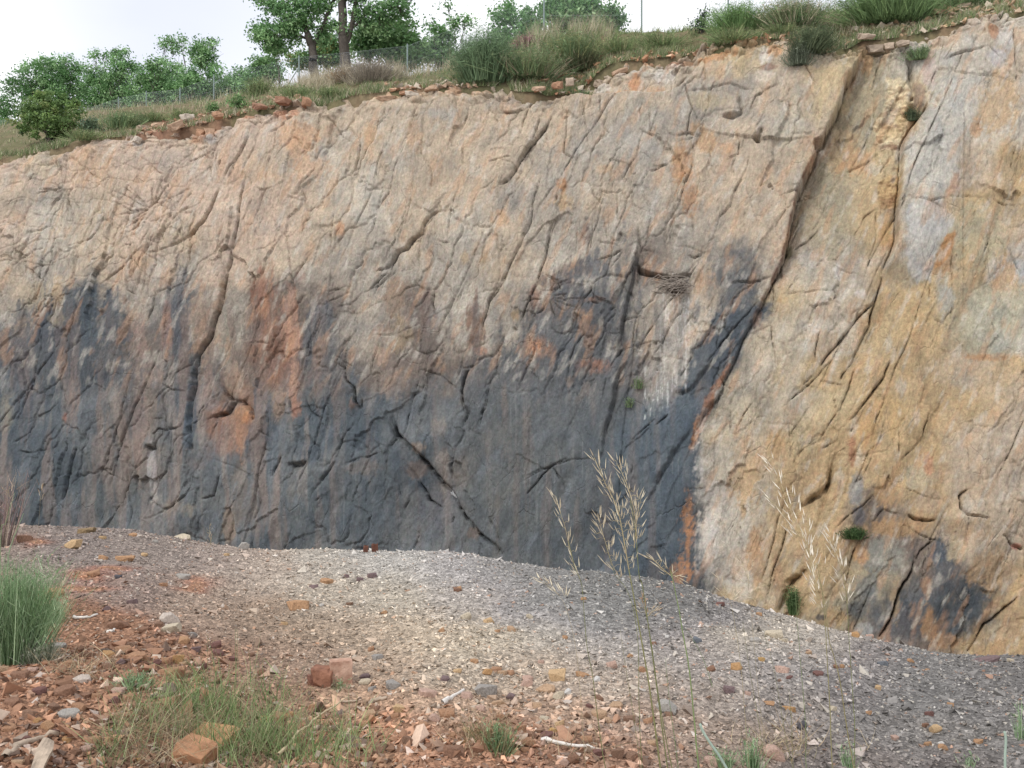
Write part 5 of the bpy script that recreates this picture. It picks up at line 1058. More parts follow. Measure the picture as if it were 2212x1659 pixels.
# ================================================================ TREES, SHRUBS
crown_mat = mat_attr('oak_leaves', rough=0.55, noise_scale=2.0, noise_amt=0.12, bump=0.0, translucent=0.35, spec=0.35, detail=2)
bark_mat = mat_plain('grey_brown_bark', base((92, 84, 76)), rough=0.95, var=0.35, scale=9, bump=0.7, bump_dist=0.03)
OAK = [base(c, .50) for c in ((76, 116, 62), (66, 104, 54), (94, 132, 76), (60, 94, 50), (112, 144, 92))]
BRIGHT = [base(c, .62) for c in ((92, 128, 70), (108, 144, 80), (80, 112, 60))]
OLIVE = [base(c, .6) for c in ((80, 110, 46), (96, 124, 52), (106, 120, 56), (70, 98, 42), (84, 112, 50))]
BROOM = [base(c, .66) for c in ((92, 118, 74), (80, 106, 66), (108, 130, 84), (104, 116, 70))]

def leaf_cards(centres, size, cols, r, out=None):
    """small bent leaf-spray faces at the given points"""
    n = len(centres)
    nrmv = r.normal(size=(n, 3)) + np.array([0, 0, 0.9])
    if out is not None: nrmv += out
    nrmv /= np.linalg.norm(nrmv, axis=1, keepdims=True)
    a = np.cross(nrmv, r.normal(size=(n, 3))); a /= np.linalg.norm(a, axis=1, keepdims=True)
    b_ = np.cross(nrmv, a)
    s = size * r.uniform(0.55, 1.35, n)[:, None]
    V_ = np.stack([centres - a * s * 0.5, centres - b_ * s * 0.32 + nrmv * s * 0.08, centres + a * s * 0.55, centres + b_ * s * 0.32 - nrmv * s * 0.05], 1)
    F_ = np.arange(n * 4).reshape(n, 4)
    return V_.reshape(-1, 3), F_, np.repeat(cols, 4, axis=0)

def crown_points(lobes, n_clump, per, spread, r, shell=0.55):
    """lobes: (centre, radii). leaf clumps spread unevenly through each lobe, denser to its outside, with gaps"""
    vols = np.array([l[1][0] * l[1][1] * l[1][2] for l in lobes]) ** 0.75; vols = vols / vols.sum()
    C_ = []; K = []; O = []
    for (c, rad), w_ in zip(lobes, vols):
        m = max(3, int(n_clump * w_))
        d = r.normal(size=(m, 3)); d /= np.linalg.norm(d, axis=1, keepdims=True)
        rr = r.uniform(shell ** 3, 1, (m, 1)) ** (1 / 3) * r.uniform(0.75, 1.12, (m, 1))
        cl = np.asarray(c) + d * rr * np.asarray(rad)
        for j in range(m):
            k = int(per * r.uniform(0.5, 1.5))
            sp = spread * r.uniform(0.6, 1.35)
            q = r.normal(size=(k, 3)) * sp * np.array([0.55, 0.55, 0.36])
            C_.append(cl[j] + q); K.append(np.full(k, r.integers(0, 1000))); O.append(np.repeat(d[j:j + 1], k, 0) * 0.5)
    return np.concatenate(C_), np.concatenate(K), np.concatenate(O)

def build_crown(name, root, lobes, n_clump, per, spread, leaf, cols, seed, shell=0.55, mat=None):
    r = np.random.default_rng(seed)
    P_, K, O = crown_points(lobes, n_clump, per, spread, r, shell)
    cc = np.array(cols)[(K * 7 % len(cols))] * np.exp(0.16 * np.sin(K * 12.9898))[:, None] * np.exp(r.normal(0, 0.14, (len(P_), 1)))
    a = Acc(); a.add(*leaf_cards(P_, leaf, cc, r, O))
    return obj(name, a.mesh(name), mat or crown_mat, root)

def limb(acc, a, b, r0, r1, wob, r, n=6):
    a = np.asarray(a, float); b = np.asarray(b, float)
    pts = []
    for i in range(n + 1):
        t = i / n
        p = a + (b - a) * t + r.normal(size=3) * wob * math.sin(math.pi * t) * np.array([1, 1, .4])
        pts.append(p)
    tube(acc, pts, [r0 + (r1 - r0) * i / n for i in range(n + 1)], 6)
    return pts

def tree(name, label, u, base_v, Y, lobes_px, trunk_r, seed, cols=OAK, n_clump=60, per=34, spread=0.5, leaf=0.19, fork=0.4, group='oak trees on the hill beyond the fence', lean=0, depth=0.8, shell=0.5, cat='tree', branches=True, stems=None, grow=1.18, more=1.9):
    """lobes_px: (u, v, ru, rv) seen extents of the parts of the crown at distance Y"""
    x = (u - CU) / FPX * Y
    df = Y
    v0 = np.interp(u, RIM[:, 0], RIM[:, 1]); dx = (u - CU) / FPX; dzr = -(v0 - CV) / FPX
    Yr = PD / (1 - PA * dx - PB * dzr)
    g = hill_pt(u, max(Y - Yr, 0.3)); zb = float(g[2]) - 0.1
    root = thing(name, label, cat, (x, Y, zb), group)
    r = np.random.default_rng(seed)
    m = Y / FPX
    lobes = []
    if Y > 75:
        fv = float(np.interp(u, FL[:, 0], FL[:, 1]))
        lobes_px = list(lobes_px) + [(u - 16, fv - 34, 26, 18), (u + 16, fv - 30, 26, 18), (u, fv - 16, 36, 14)]
        n_clump = int(n_clump * 1.35)
    for (lu, lv, ru, rv) in lobes_px:
        ru, rv = ru * grow, rv * grow
        c = np.array([(lu - CU) * m - x, r.uniform(-0.3, 0.3) * ru * m, -(lv - CV) * m - zb])
        lobes.append((c, np.array([ru * m, max(ru, rv) * m * depth, rv * m])))
    ta = Acc()
    top = max(lobes, key=lambda l: l[0][2])[0]
    cen = np.mean([l[0] for l in lobes], axis=0)
    fk = np.array([(cen[0]) * 0.35 + lean, 0, max(0.5, cen[2] * fork)])
    if stems:
        allp = []
        for pl, r0, r1 in stems:
            q = [np.array([(cp(*t)[0] - CU) * m - x, r.uniform(-.25, .25) * min(i_, 2), -(cp(*t)[1] - CV) * m - zb]) for i_, t in enumerate(pl)]
            for a_, b_, t_ in zip(q[:-1], q[1:], np.linspace(0, 1, len(q))):
                rr_ = r0 + (r1 - r0) * t_; rn = r0 + (r1 - r0) * (t_ + 1 / max(len(q) - 1, 1))
                limb(ta, a_, b_, rr_, rn, 0.05, r, 3)
            allp += q[1:]
    else:
        limb(ta, (0, 0, -0.4), fk, trunk_r, trunk_r * 0.72, trunk_r * 0.5, r)
    for c, rad in lobes:
        if stems:
            near = min(allp, key=lambda q_: np.linalg.norm(q_ - c)); fk = near
            trr = trunk_r * 0.32
        else: trr = trunk_r * 0.5
        pts = limb(ta, fk, c + np.array([0, 0, rad[2] * 0.3]), trr, trunk_r * 0.12, 0.09 * np.linalg.norm(c - fk), r)
        if branches:
            for k in range(4):
                p = pts[r.integers(2, 6)]
                e = c + r.normal(size=3) * rad * 0.55
                limb(ta, p, e, trunk_r * 0.15, trunk_r * 0.05, 0.1, r, 4)
    obj('trunk', ta.mesh('trunk', True), bark_mat, root)
    build_crown('crown', root, lobes, int(n_clump * more), per, spread, leaf, cols, seed + 1, shell)
    return root

HT = 'oak trees on the hill beyond the fence'
# the leafy row at the far left, beyond the fence
tree('oak_tree', 'dark young oak half cut by the picture edge, lowest of the leafy row', 2, 300, 84, [(0, 232, 24, 28), (14, 215, 12, 16)], 0.12, 500, n_clump=40)
tree('oak_tree', 'broad young oak standing behind the round olive bush', 78, 280, 86, [(70, 170, 42, 40), (98, 140, 28, 20), (40, 195, 26, 30), (110, 190, 34, 34)], 0.16, 501, n_clump=120)
tree('oak_tree', 'young oak with a humped crown touching the broad oak behind the olive bush', 146, 270, 88, [(146, 150, 30, 28), (130, 140, 20, 18), (165, 175, 30, 30), (150, 205, 40, 26)], 0.15, 502, n_clump=110)
tree('oak_tree', 'young oak with a thin forked spire above its crown', 212, 258, 85, [(208, 122, 12, 12), (230, 118, 8, 8), (205, 165, 26, 22), (215, 195, 36, 30)], 0.14, 503, n_clump=95)
tree('oak_tree', 'tall dense conical young oak beside the forked spire oak', 263, 250, 84, [(262, 128, 20, 18), (264, 155, 30, 24), (255, 190, 34, 28), (286, 140, 10, 8)], 0.15, 504, n_clump=110)
tree('oak_tree', 'low rounded young oak filling the gap behind the leftmost fence posts', 318, 240, 80, [(320, 165, 30, 26), (300, 195, 28, 22), (340, 140, 16, 14), (345, 185, 30, 26)], 0.13, 505, n_clump=110, cols=OAK + BRIGHT[:1])
tree('oak_tree', 'lanky young oak with a lone leaf tuft high over the row', 368, 236, 86, [(372, 98, 20, 14), (356, 92, 10, 8), (390, 84, 9, 7), (366, 150, 24, 20), (370, 180, 30, 24)], 0.12, 506, n_clump=90)
tree('oak_tree', 'slim oak with a square leafy top on a visible bare trunk', 443, 222, 82, [(440, 112, 26, 20), (445, 135, 24, 14), (458, 90, 12, 8), (420, 110, 10, 8)], 0.12, 507, n_clump=90, fork=0.45)
tree('oak_tree', 'low leafy oak at the foot of the slim square-topped oak', 408, 222, 78, [(405, 165, 24, 18), (425, 185, 26, 16), (390, 190, 24, 18), (470, 165, 22, 16)], 0.1, 508, n_clump=90)
tree('oak_tree', 'small slim oak between the square-topped oak and the bright bush oak', 520, 205, 80, [(521, 155, 12, 14), (518, 178, 20, 18), (500, 170, 10, 12), (495, 190, 22, 14)], 0.1, 509, n_clump=70)
tree('oak_tree', 'bushy oak left of the two big oaks, with sky above it', 572, 200, 72, [(573, 142, 24, 18), (550, 165, 24, 18), (585, 170, 24, 22), (545, 190, 26, 12)], 0.11, 510, n_clump=100, cols=OAK + BRIGHT)
tree('oak_tree', 'bare-stemmed little oak under the hanging left crown of the big oaks', 606, 195, 60, [(590, 106, 12, 10), (604, 112, 10, 8)], 0.06, 511, n_clump=14, per=18, fork=0.65, spread=0.3)
# the two big oaks
tree('oak_tree', 'big spreading oak with a forked trunk, left one of the tall pair', 676, 180, 57.5, [(600, 80, 52, 22), (570, 72, 26, 24), (640, 50, 42, 26), (600, 20, 34, 18), (575, -4, 26, 12), (680, 20, 40, 26), (650, -30, 60, 24), (690, 80, 22, 14), (705, 60, 18, 18)], 0.24, 520, n_clump=260, per=32, spread=0.45, leaf=0.165, fork=0.28, group='pair of tall oaks', shell=0.3, more=1.5, grow=1.1,
     stems=[([('T1', 2035, 500), ('T1', 2025, 400), ('T1', 2018, 300), ('T1', 1995, 235)], .27, .20), ([('T1', 1995, 235), ('T1', 1975, 150), ('T1', 1930, 60), ('T1', 1890, -60)], .17, .08), ([('T1', 2018, 300), ('T1', 2080, 190), ('T1', 2130, 60), ('T1', 2180, -80)], .17, .08), ([('T1', 1985, 200), ('T1', 1900, 130), ('T1', 1780, 40)], .10, .04), ([('T1', 2000, 250), ('T1', 1900, 220), ('T1', 1760, 245)], .09, .03)])
tree('oak_tree', 'big dark-trunked oak, right one of the tall pair', 746, 170, 57, [(800, 30, 46, 20), (850, 20, 38, 18), (870, -6, 24, 14), (770, -20, 50, 26), (740, -40, 60, 24), (825, 52, 22, 14), (735, 60, 20, 16), (880, 34, 10, 8), (790, 64, 18, 10)], 0.26, 521, n_clump=210, per=32, spread=0.45, leaf=0.165, fork=0.42, group='pair of tall oaks', shell=0.3, more=1.4, grow=1.1,
     stems=[([('T2', 775, 450), ('T2', 770, 360), ('T2', 764, 240), ('T2', 760, 100), ('T2', 755, -90)], .32, .22), ([('T2', 785, 270), ('T2', 825, 130), ('T2', 850, 0), ('T2', 870, -80)], .16, .08), ([('T2', 812, 185), ('T2', 900, 105), ('T2', 960, 60), ('T2', 1080, 60)], .09, .03)])
tree('oak_tree', 'low oak thicket seen between the two tall trunks', 712, 176, 66, [(712, 100, 24, 20), (705, 125, 24, 18), (735, 120, 16, 22), (650, 132, 26, 12)], 0.1, 522, n_clump=110, cols=OAK + [base((150, 150, 70))])
tree('oak_tree', 'small oak with a thin leaning stem right of the tall pair', 808, 165, 61, [(800, 75, 28, 20), (822, 60, 22, 14), (790, 105, 26, 18), (830, 100, 18, 16)], 0.1, 523, n_clump=110)
tree('oak_tree', 'bright green bushy oak behind the fence post above mid-face', 872, 165, 60, [(865, 92, 34, 16), (895, 105, 24, 16), (850, 112, 24, 16), (880, 125, 34, 18), (866, 55, 14, 8), (888, 52, 8, 6)], 0.1, 524, n_clump=150, cols=BRIGHT + OAK[:2])
tree('oak_tree', 'gaunt oak with scattered leaf tufts on a leaning limb', 947, 155, 62, [(932, 55, 8, 10), (968, 13, 6, 6), (985, 52, 12, 8), (1005, 46, 10, 7), (955, 75, 22, 10), (945, 105, 26, 20), (925, 120, 20, 16), (970, 130, 24, 16)], 0.1, 525, n_clump=95, fork=0.35, cols=OAK + BRIGHT[:1])
tree('oak_tree', 'feathery thin oak left of the high green fence post', 1102, 130, 58, [(1098, 22, 16, 16), (1085, 40, 18, 12), (1112, 48, 18, 14), (1078, 68, 18, 12), (1095, 85, 24, 14)], 0.08, 526, n_clump=75, spread=0.5, per=16, cols=OAK[:3], shell=0.2)
tree('oak_tree', 'thin leafy oak right beside the high green fence post', 1142, 125, 57, [(1142, 34, 16, 14), (1150, 60, 22, 16), (1135, 80, 22, 14), (1166, 30, 8, 8)], 0.08, 527, n_clump=70, per=18, cols=OAK[:3], shell=0.2)
tree('oak_tree', 'dense round-headed oak rising over the tall dry grass knoll', 1238, 110, 58, [(1235, 10, 44, 26), (1210, 30, 28, 22), (1265, 24, 28, 24), (1240, 46, 44, 20), (1190, 20, 14, 14)], 0.18, 528, n_clump=210, cols=OAK)
tree('oak_tree', 'small oak lobe at the end of the dry grass knoll, against white sky', 1322, 100, 60, [(1322, 34, 17, 16), (1318, 56, 18, 14), (1300, 60, 16, 12)], 0.09, 529, n_clump=60)

# shrubs
def shrub(name, label, u, v, wpx, hpx, cols, seed, n_clump=45, per=26, spread=0.2, leaf=0.10, cat='shrub', group=None, lobes=None, surf=None, stem=True):
    p = hill_hit(u, v)[0] if surf is None else surf
    m = p[1] / FPX
    root = thing(name, label, cat, tuple(p), group)
    W, Hh = wpx * m, hpx * m
    r = np.random.default_rng(seed)
    lb = lobes or [((-0.22, 0, .42), (.3, .3, .40)), ((0.2, 0, .5), (.32, .3, .45)), ((0, -.1, .62), (.26, .26, .36))]
    L_ = [((c[0] * W, c[1] * W, c[2] * Hh), (a[0] * W, a[1] * W, a[2] * Hh)) for c, a in lb]
    if stem:
        ta = Acc()
        for k in range(5):
            c = L_[k % len(L_)][0]
            limb(ta, (r.normal() * .05, r.normal() * .05, -0.15), np.array(c) + r.normal(size=3) * 0.1 * Hh, 0.03 * max(Hh, .5), 0.008, 0.05 * Hh, r, 5)
        obj('stem', ta.mesh('stem', True), bark_mat, root)
    build_crown('foliage', root, L_, n_clump, per, spread, leaf, cols, seed, 0.5)
    return root
def broom(name, label, u, v, wpx, hpx, cols, seed, n=700, wid=0.03, cat='shrub', group=None, surf=None, lean=0.0, drop=0.0, droop=0.2):
    """broom-like shrub: hundreds of thin upright green twigs fanning from a base"""
    p = hill_hit(u, v)[0] if surf is None else np.asarray(surf, float)
    m = p[1] / FPX
    r = np.random.default_rng(seed)
    root = thing(name, label, cat, tuple(p), group)
    W, Hh = wpx * m, hpx * m
    bx = r.normal(0, 0.22, n) * W; by = r.normal(0, 0.18, n) * W
    h = Hh * r.uniform(0.55, 1.05, n) * np.sqrt(np.clip(1 - (bx / (0.62 * W)) ** 2, 0.15, 1))
    tip = np.stack([bx * 0.75 + r.normal(0, .10, n) * W + lean * W, by * 0.6 + r.normal(0, .1, n) * W, h], -1)
    cc = np.array(cols)[r.integers(0, len(cols), n)] * np.exp(r.normal(0, .25, (n, 1)))
    a = Acc(); V_, F_, C_ = blades(np.stack([bx, by, np.full(n, -0.06 * Hh - drop)], -1), tip, np.full(n, wid), cc, bend=r.normal(size=(n, 3)) * 1.8 * droop * np.array([.5, .5, .1]) * Hh, segs=3)
    a.add(V_, F_, C_)
    # side sprays give the body its mass
    k = n * 5
    idx = r.integers(0, n, k); t = r.uniform(0.3, 1, (k, 1))
    q = np.stack([bx, by, np.zeros(n)], -1)[idx] + tip[idx] * t
    sp = r.normal(size=(k, 3)) * np.array([.7, .7, .5]); sp[:, 2] += 0.35; sp *= 0.13 * Hh
    V_, F_, C_ = blades(q, sp, np.full(k, wid * 0.9), cc[idx] * np.exp(r.normal(0, .2, (k, 1))), segs=1)
    a.add(V_, F_, C_)
    obj('foliage', a.mesh('foliage'), leaf_mat, root)
    return root

shrub('bush', 'round olive-green bush at the low end of the crest', 108, 306, 150, 116, OLIVE, 601, n_clump=280, per=34, spread=0.22, leaf=0.13,
      lobes=[((-.25, 0, .40), (.27, .3, .36)), ((.22, 0, .42), (.28, .3, .38)), ((0, -.1, .62), (.24, .26, .34)), ((.05, -.2, .32), (.34, .3, .3)), ((-.12, 0, .72), (.16, .2, .24))])
shrub('shrub', 'small blue-green shrub right against the round olive bush', 196, 292, 46, 40, [base((104, 132, 96)), base((90, 118, 86)), base((122, 148, 112))], 602, n_clump=45, leaf=0.11)
broom('broom_shrub', 'low spiky green broom sloping down to the crest near the olive bush', 262, 278, 62, 36, BROOM, 603, n=420, wid=.035, lean=.1)
shrub('shrub', 'tiny bright green shrub on the red soil bank, the higher one', 513, 238, 30, 32, BRIGHT, 604, n_clump=30, leaf=.1)
shrub('shrub', 'tiny bright green shrub on the red soil bank, the lower one', 459, 243, 22, 18, BRIGHT, 605, n_clump=20, leaf=.09)
broom('broom_shrub', 'dense dark green broom overhanging the crest left of the knoll', 1048, 176, 92, 104, [base((84, 110, 74), .62), base((98, 122, 84), .62), base((74, 98, 66), .62)], 606, n=1500, wid=.03)
broom('broom_shrub', 'spreading mid-green broom on the knoll just above the rock crest', 1140, 168, 120, 56, BROOM + DRYS[3:4], 607, n=1100, wid=.028)
broom('broom_shrub', 'yellow-green broom under the tall dry grass of the knoll', 1235, 140, 110, 66, BROOM + [base((140, 142, 84))], 608, n=1000, wid=.028)
broom('broom_shrub', 'dark brownish-green broom clinging to the crest under the knoll', 1262, 152, 60, 38, [base((86, 92, 58)), base((104, 100, 66)), base((76, 90, 54))], 609, n=520, wid=.028)
broom('broom_shrub', 'bright green upright broom standing free against the sky by the wire', 1592, 66, 90, 56, [base((98, 130, 68), .66), base((114, 146, 82), .66), base((86, 118, 62), .66)], 610, n=900, wid=.028)
shrub('shrub', 'spindly dark shrub with a pointed top beside the bright broom', 1518, 72, 44, 62, [base((78, 98, 80)), base((66, 86, 68))], 611, n_clump=55, per=14, spread=.22, leaf=.10, lobes=[((-.1, 0, .3), (.4, .3, .26)), ((.08, 0, .6), (.2, .2, .2)), ((.12, 0, .86), (.1, .1, .14))])
broom('broom_shrub', 'wide grassy broom left of the last tall fence post', 1715, 56, 108, 56, BROOM + DRYS[:2], 612, n=1100, wid=.028)
broom('broom_shrub', 'large dark green broom right of the last tall fence post', 1925, 48, 170, 78, [base((90, 116, 64), .62), base((104, 130, 74), .62), base((78, 104, 58), .62)], 613, n=1900, wid=.03)
broom('broom_shrub', 'low green broom at the top of the bank by the picture edge', 2085, 10, 110, 40, BROOM, 614, n=600, wid=.03)
def on_rim(u, v, up=0.0):
    p = cliff_surf(u, v); return np.array([p[0], p[1] - 0.15, p[2] + up])
broom('broom_shrub', 'shrub spilling over the crest onto the ochre rock beside the white vein', 1745, 118, 74, 52, [base((92, 108, 74)), base((110, 124, 84)), base((80, 98, 66))], 615, n=700, wid=.028, surf=on_rim(1742, 118), lean=.2)
broom('broom_shrub', 'grey-green tuft hanging down below the spilling crest shrub', 1722, 146, 44, 44, [base((104, 116, 92)), base((92, 104, 80)), base((120, 130, 108))], 616, n=380, wid=.024, surf=on_rim(1722, 148))
broom('rock_plant', 'small green plant wedged at the head of the dark crevice', 1988, 112, 40, 30, BROOM, 617, n=200, wid=.026, surf=on_rim(1988, 114), cat='plant')
broom('rock_plant', 'small dark plant growing halfway down the crevice by the white vein', 1972, 246, 22, 30, [base((78, 94, 66)), base((90, 106, 74))], 618, n=130, wid=.024, surf=on_rim(1972, 246), cat='plant')
broom('rock_plant', 'round dark green cushion plant on the ochre wall above the slate patch', 1842, 1162, 34, 26, [base((66, 98, 50)), base((82, 112, 60))], 619, n=300, wid=.03, surf=on_rim(1842, 1162), cat='plant')
broom('rock_plant', 'green plant growing in the hollow at the foot of the ochre wall', 1712, 1322, 22, 58, [base((78, 112, 58)), base((94, 126, 70)), base((88, 116, 66))], 620, n=120, wid=.028, surf=on_rim(1706, 1322), cat='plant')
broom('rock_plant', 'thin grass tuft on the dark strip beside the droppings, the upper one', 1374, 834, 16, 26, BROOM, 621, n=50, wid=.02, surf=on_rim(1374, 834), cat='plant')
broom('rock_plant', 'thin grass tuft on the dark strip beside the droppings, the lower one', 1356, 874, 14, 24, BROOM, 622, n=46, wid=.02, surf=on_rim(1356, 874), cat='plant')
broom('rock_plant', 'low green tuft on the ledge below the knoll, near the rusty stain', 1248, 186, 34, 20, BROOM, 623, n=170, wid=.028, surf=on_rim(1250, 190), cat='plant')
broom('dry_shrub', 'bleached twiggy mound among the tall dry grass below the big oaks', 800, 176, 90, 44, [base((150, 138, 120)), base((132, 122, 108)), base((170, 160, 140))], 624, n=800, wid=.02, cat='shrub')
broom('dry_shrub', 'brownish dead tuft in front of the bleached twiggy mound', 742, 178, 44, 30, [base((140, 112, 78)), base((156, 130, 92))], 625, n=330, wid=.022, cat='shrub')
broom('pink_flowers', 'clump of pink-purple flower spikes on the knoll by the high fence post', 1138, 104, 40, 26, [base((168, 96, 124)), base((150, 90, 112)), base((186, 120, 142)), base((110, 116, 76))], 626, n=260, wid=.03, cat='flowers')
for i, (u, v, w_, h_, lb) in enumerate(((180, 316, 60, 18, 'grey-green mat of low plants in front of the olive bush, on the crest'), (640, 214, 60, 30, 'green grass clump at the top of the red scar under the big oaks'), (715, 214, 40, 26, 'green grass clump just right of the red scar'), (560, 206, 44, 36, 'tall green grass clump behind the red scar'),
                                       (840, 172, 50, 20, 'flat green clump under the fence post above mid-face'), (1000, 178, 40, 20, 'low green clump on the rubble left of the dark broom'), (1340, 112, 70, 30, 'green grass clump at the top of the pale broken rocks'), (1430, 98, 90, 24, 'long green grass clump along the crest above the white scar'),
                                       (1580, 88, 90, 22, 'green grass clump on the crest below the bright broom'), (1690, 74, 80, 18, 'thin green clump on the crest below the grassy broom'), (330, 262, 50, 20, 'green clump on the brown soil above the red rubble'), (395, 258, 44, 22, 'dull green clump above the pale boulder in the red rubble'))):
    broom('grass_clump', lb, u, v, w_, h_, GREENS, 640 + i, n=330, wid=.03, cat='grass clump', group='grass clumps along the crest')

# ================================================================ THE WIRE FENCE
post_mat = mat_plain('green_fence_post', base((120, 140, 136)), rough=0.5, var=0.12, scale=6, bump=0.0, metallic=0.0, spec=0.4)
wire_mat = mat_plain('galvanised_wire', base((168, 178, 184)), rough=0.45, var=0.1, scale=4, bump=0.0, metallic=0.3)
fp0 = hill_pt(1175, fence_d(1175))
fence = thing('wire_fence', 'chain-link fence on thin green posts running along the hill crest', 'fence', tuple(fp0))
PU = [(140, 0.9), (181, 0.9), (256, 1.3), (316, 1.3), (389, 1.4), (462, 1.8), (646, 1.85), (880, 1.85), (1175, 2.0), (1386, 1.8), (1573, 2.0), (1846, 2.0), (2080, 2.0), (2330, 2.0)]
PU = [(-60, 1.2)] + PU
tops = []
for (u, h_) in PU:
    g = hill_pt(u, fence_d(u)) - fp0
    a = Acc(); tube(a, [g + np.array([0, 0, -0.2]), g + np.array([0, 0, h_ * .5]), g + np.array([0, 0, h_])], 0.042, 6)
    tube(a, [g + np.array([0, 0, h_]), g + np.array([0, 0, h_ + 0.03])], [0.047, 0.02], 6)
    obj('post', a.mesh('post', True), post_mat, fence)
    tops.append((g, h_))
for (u, u2, h_) in ((646, 632, 1.1),):
    a = Acc(); tube(a, [hill_pt(u, fence_d(u)) - fp0 + np.array([0, 0, 1.25]), hill_pt(u2 - 10, fence_d(u2)) - fp0 + np.array([0, -0.3, 0.1])], 0.03, 5)
    obj('brace', a.mesh('brace'), post_mat, fence)
wa = Acc()
for (g0, h0), (g1, h1) in zip(tops[:-1], tops[1:]):
    hh0, hh1 = h0 - 0.08, h1 - 0.08
    L_ = np.linalg.norm(g1 - g0)
    for t in (0.03, 0.5, 1.0):
        tube(wa, [g0 + np.array([0, 0, hh0 * t]), (g0 + g1) / 2 + np.array([0, 0, (hh0 + hh1) / 2 * t - 0.015]), g1 + np.array([0, 0, hh1 * t])], 0.003, 3)
    n = int(L_ / 0.11)
    i = np.arange(-int(1.9 / 0.11), n)
    for sgn in (1, -1):
        s0 = i * 0.11; s1 = s0 + 1.85
        lo = np.clip(s0, 0, L_); hi = np.clip(s1, 0, L_)
        za = (lo - s0) / 1.85; zb = (hi - s0) / 1.85
        if sgn < 0: za, zb = 1 - za, 1 - zb
        fa = (lo / L_)[:, None]; fb = (hi / L_)[:, None]
        A0 = g0 + (g1 - g0) * fa; A0[:, 2] += za * (hh0 + (hh1 - hh0) * fa[:, 0])
        B0 = g0 + (g1 - g0) * fb; B0[:, 2] += zb * (hh0 + (hh1 - hh0) * fb[:, 0])
        wv = np.array([0.0, 0, 0.0017])
        V_ = np.stack([A0 - wv, B0 - wv, B0 + wv, A0 + wv], 1).reshape(-1, 3)
        wa.add(V_, np.arange(len(V_)).reshape(-1, 4))
o = obj('wire_mesh', wa.mesh('wire_mesh'), wire_mat, fence); o['kind'] = 'stuff'
# ================================================================ STONES ON THE BANK, one object each
SC = {'rust': (150, 109, 83), 'rust-orange': (180, 132, 94), 'orange': (190, 142, 96), 'buff': (206, 168, 116), 'cream': (202, 186, 158), 'grey': (160, 154, 148), 'pale grey': (170, 164, 156), 'pinkish': (198, 160, 140), 'pinkish white': (200, 184, 170),
      'mauve': (132, 108, 108), 'maroon': (130, 90, 82), 'brown': (146, 110, 86), 'tan': (192, 154, 116), 'ochre': (196, 146, 84), 'white': (214, 210, 204), 'blue-grey': (120, 126, 134), 'yellow-brown': (206, 160, 84), 'slate': (90, 88, 94), 'olive-brown': (150, 124, 84)}
SM = {k: mat_plain(k.replace('-', '_').replace(' ', '_') + '_stone', base(c, KG * 1.2), rough=0.92, var=0.30, scale=11, bump=0.6, spec=0.15, bump_dist=0.02) for k, c in SC.items()}
r3 = np.random.default_rng(33)
def rock_mesh(rng, flat, n=13, rough=0.0, sub=True, box=0.6):
    p = rng.normal(size=(n, 3)); p /= np.abs(p).max(axis=1, keepdims=True) ** box * np.linalg.norm(p, axis=1, keepdims=True) ** (1 - box)
    p *= rng.uniform(0.8, 1.05, (n, 1))
    p[:, 2] *= flat; p[:, 1] *= rng.uniform(0.65, 0.95)
    V_, F_ = hull(p * 0.5)
    return V_, F_
def shard_mesh(rng, flat, cuts):
    bm = bmesh.new(); bmesh.ops.create_cube(bm, size=1.0)
    for i in range(cuts):
        n = Vector((rng.normal(), rng.normal(), rng.normal() * 0.8)).normalized()
        d = 0.5 * (abs(n.x) + abs(n.y) + abs(n.z)) * rng.uniform(0.52, 0.80)
        res = bmesh.ops.bisect_plane(bm, geom=bm.verts[:] + bm.edges[:] + bm.faces[:], plane_co=n * d, plane_no=n, clear_outer=True)
        e = [x for x in res['geom_cut'] if isinstance(x, bmesh.types.BMEdge)]
        if e: bmesh.ops.holes_fill(bm, edges=e)
    bm.verts.index_update()
    co = np.array([v.co[:] for v in bm.verts]); bm.free()
    co += rng.normal(size=co.shape) * 0.065
    co -= (co.max(0) + co.min(0)) / 2; co /= (co.max(0) - co.min(0))
    co[:, 2] *= flat; co[:, 1] *= rng.uniform(0.7, 0.95)
    return hull(co)
ROCKS = []
for i in range(16):
    V_, F_ = shard_mesh(r3, [0.28, 0.4, 0.55, 0.75][i % 4], int(r3.integers(9, 13)))
    ROCKS.append((V_, F_, [0.28, 0.4, 0.55, 0.75][i % 4]))
RME = {}
def rock_data(i, colour):
    if (i, colour) not in RME:
        V_, F_, fl = ROCKS[i]
        me = mesh_np('stone', V_, F_)
        me.materials.append(SM[colour])
        bm = bmesh.new(); bm.from_mesh(me)
        bmesh.ops.bevel(bm, geom=bm.edges[:], offset=0.014, segments=1, affect='EDGES')
        bmesh.ops.recalc_face_normals(bm, faces=bm.faces[:])
        bm.to_mesh(me); bm.free()
        RME[(i, colour)] = me
    return RME[(i, colour)]
STONES = []            # (object, u, v, px width, colour, shape word, special label)
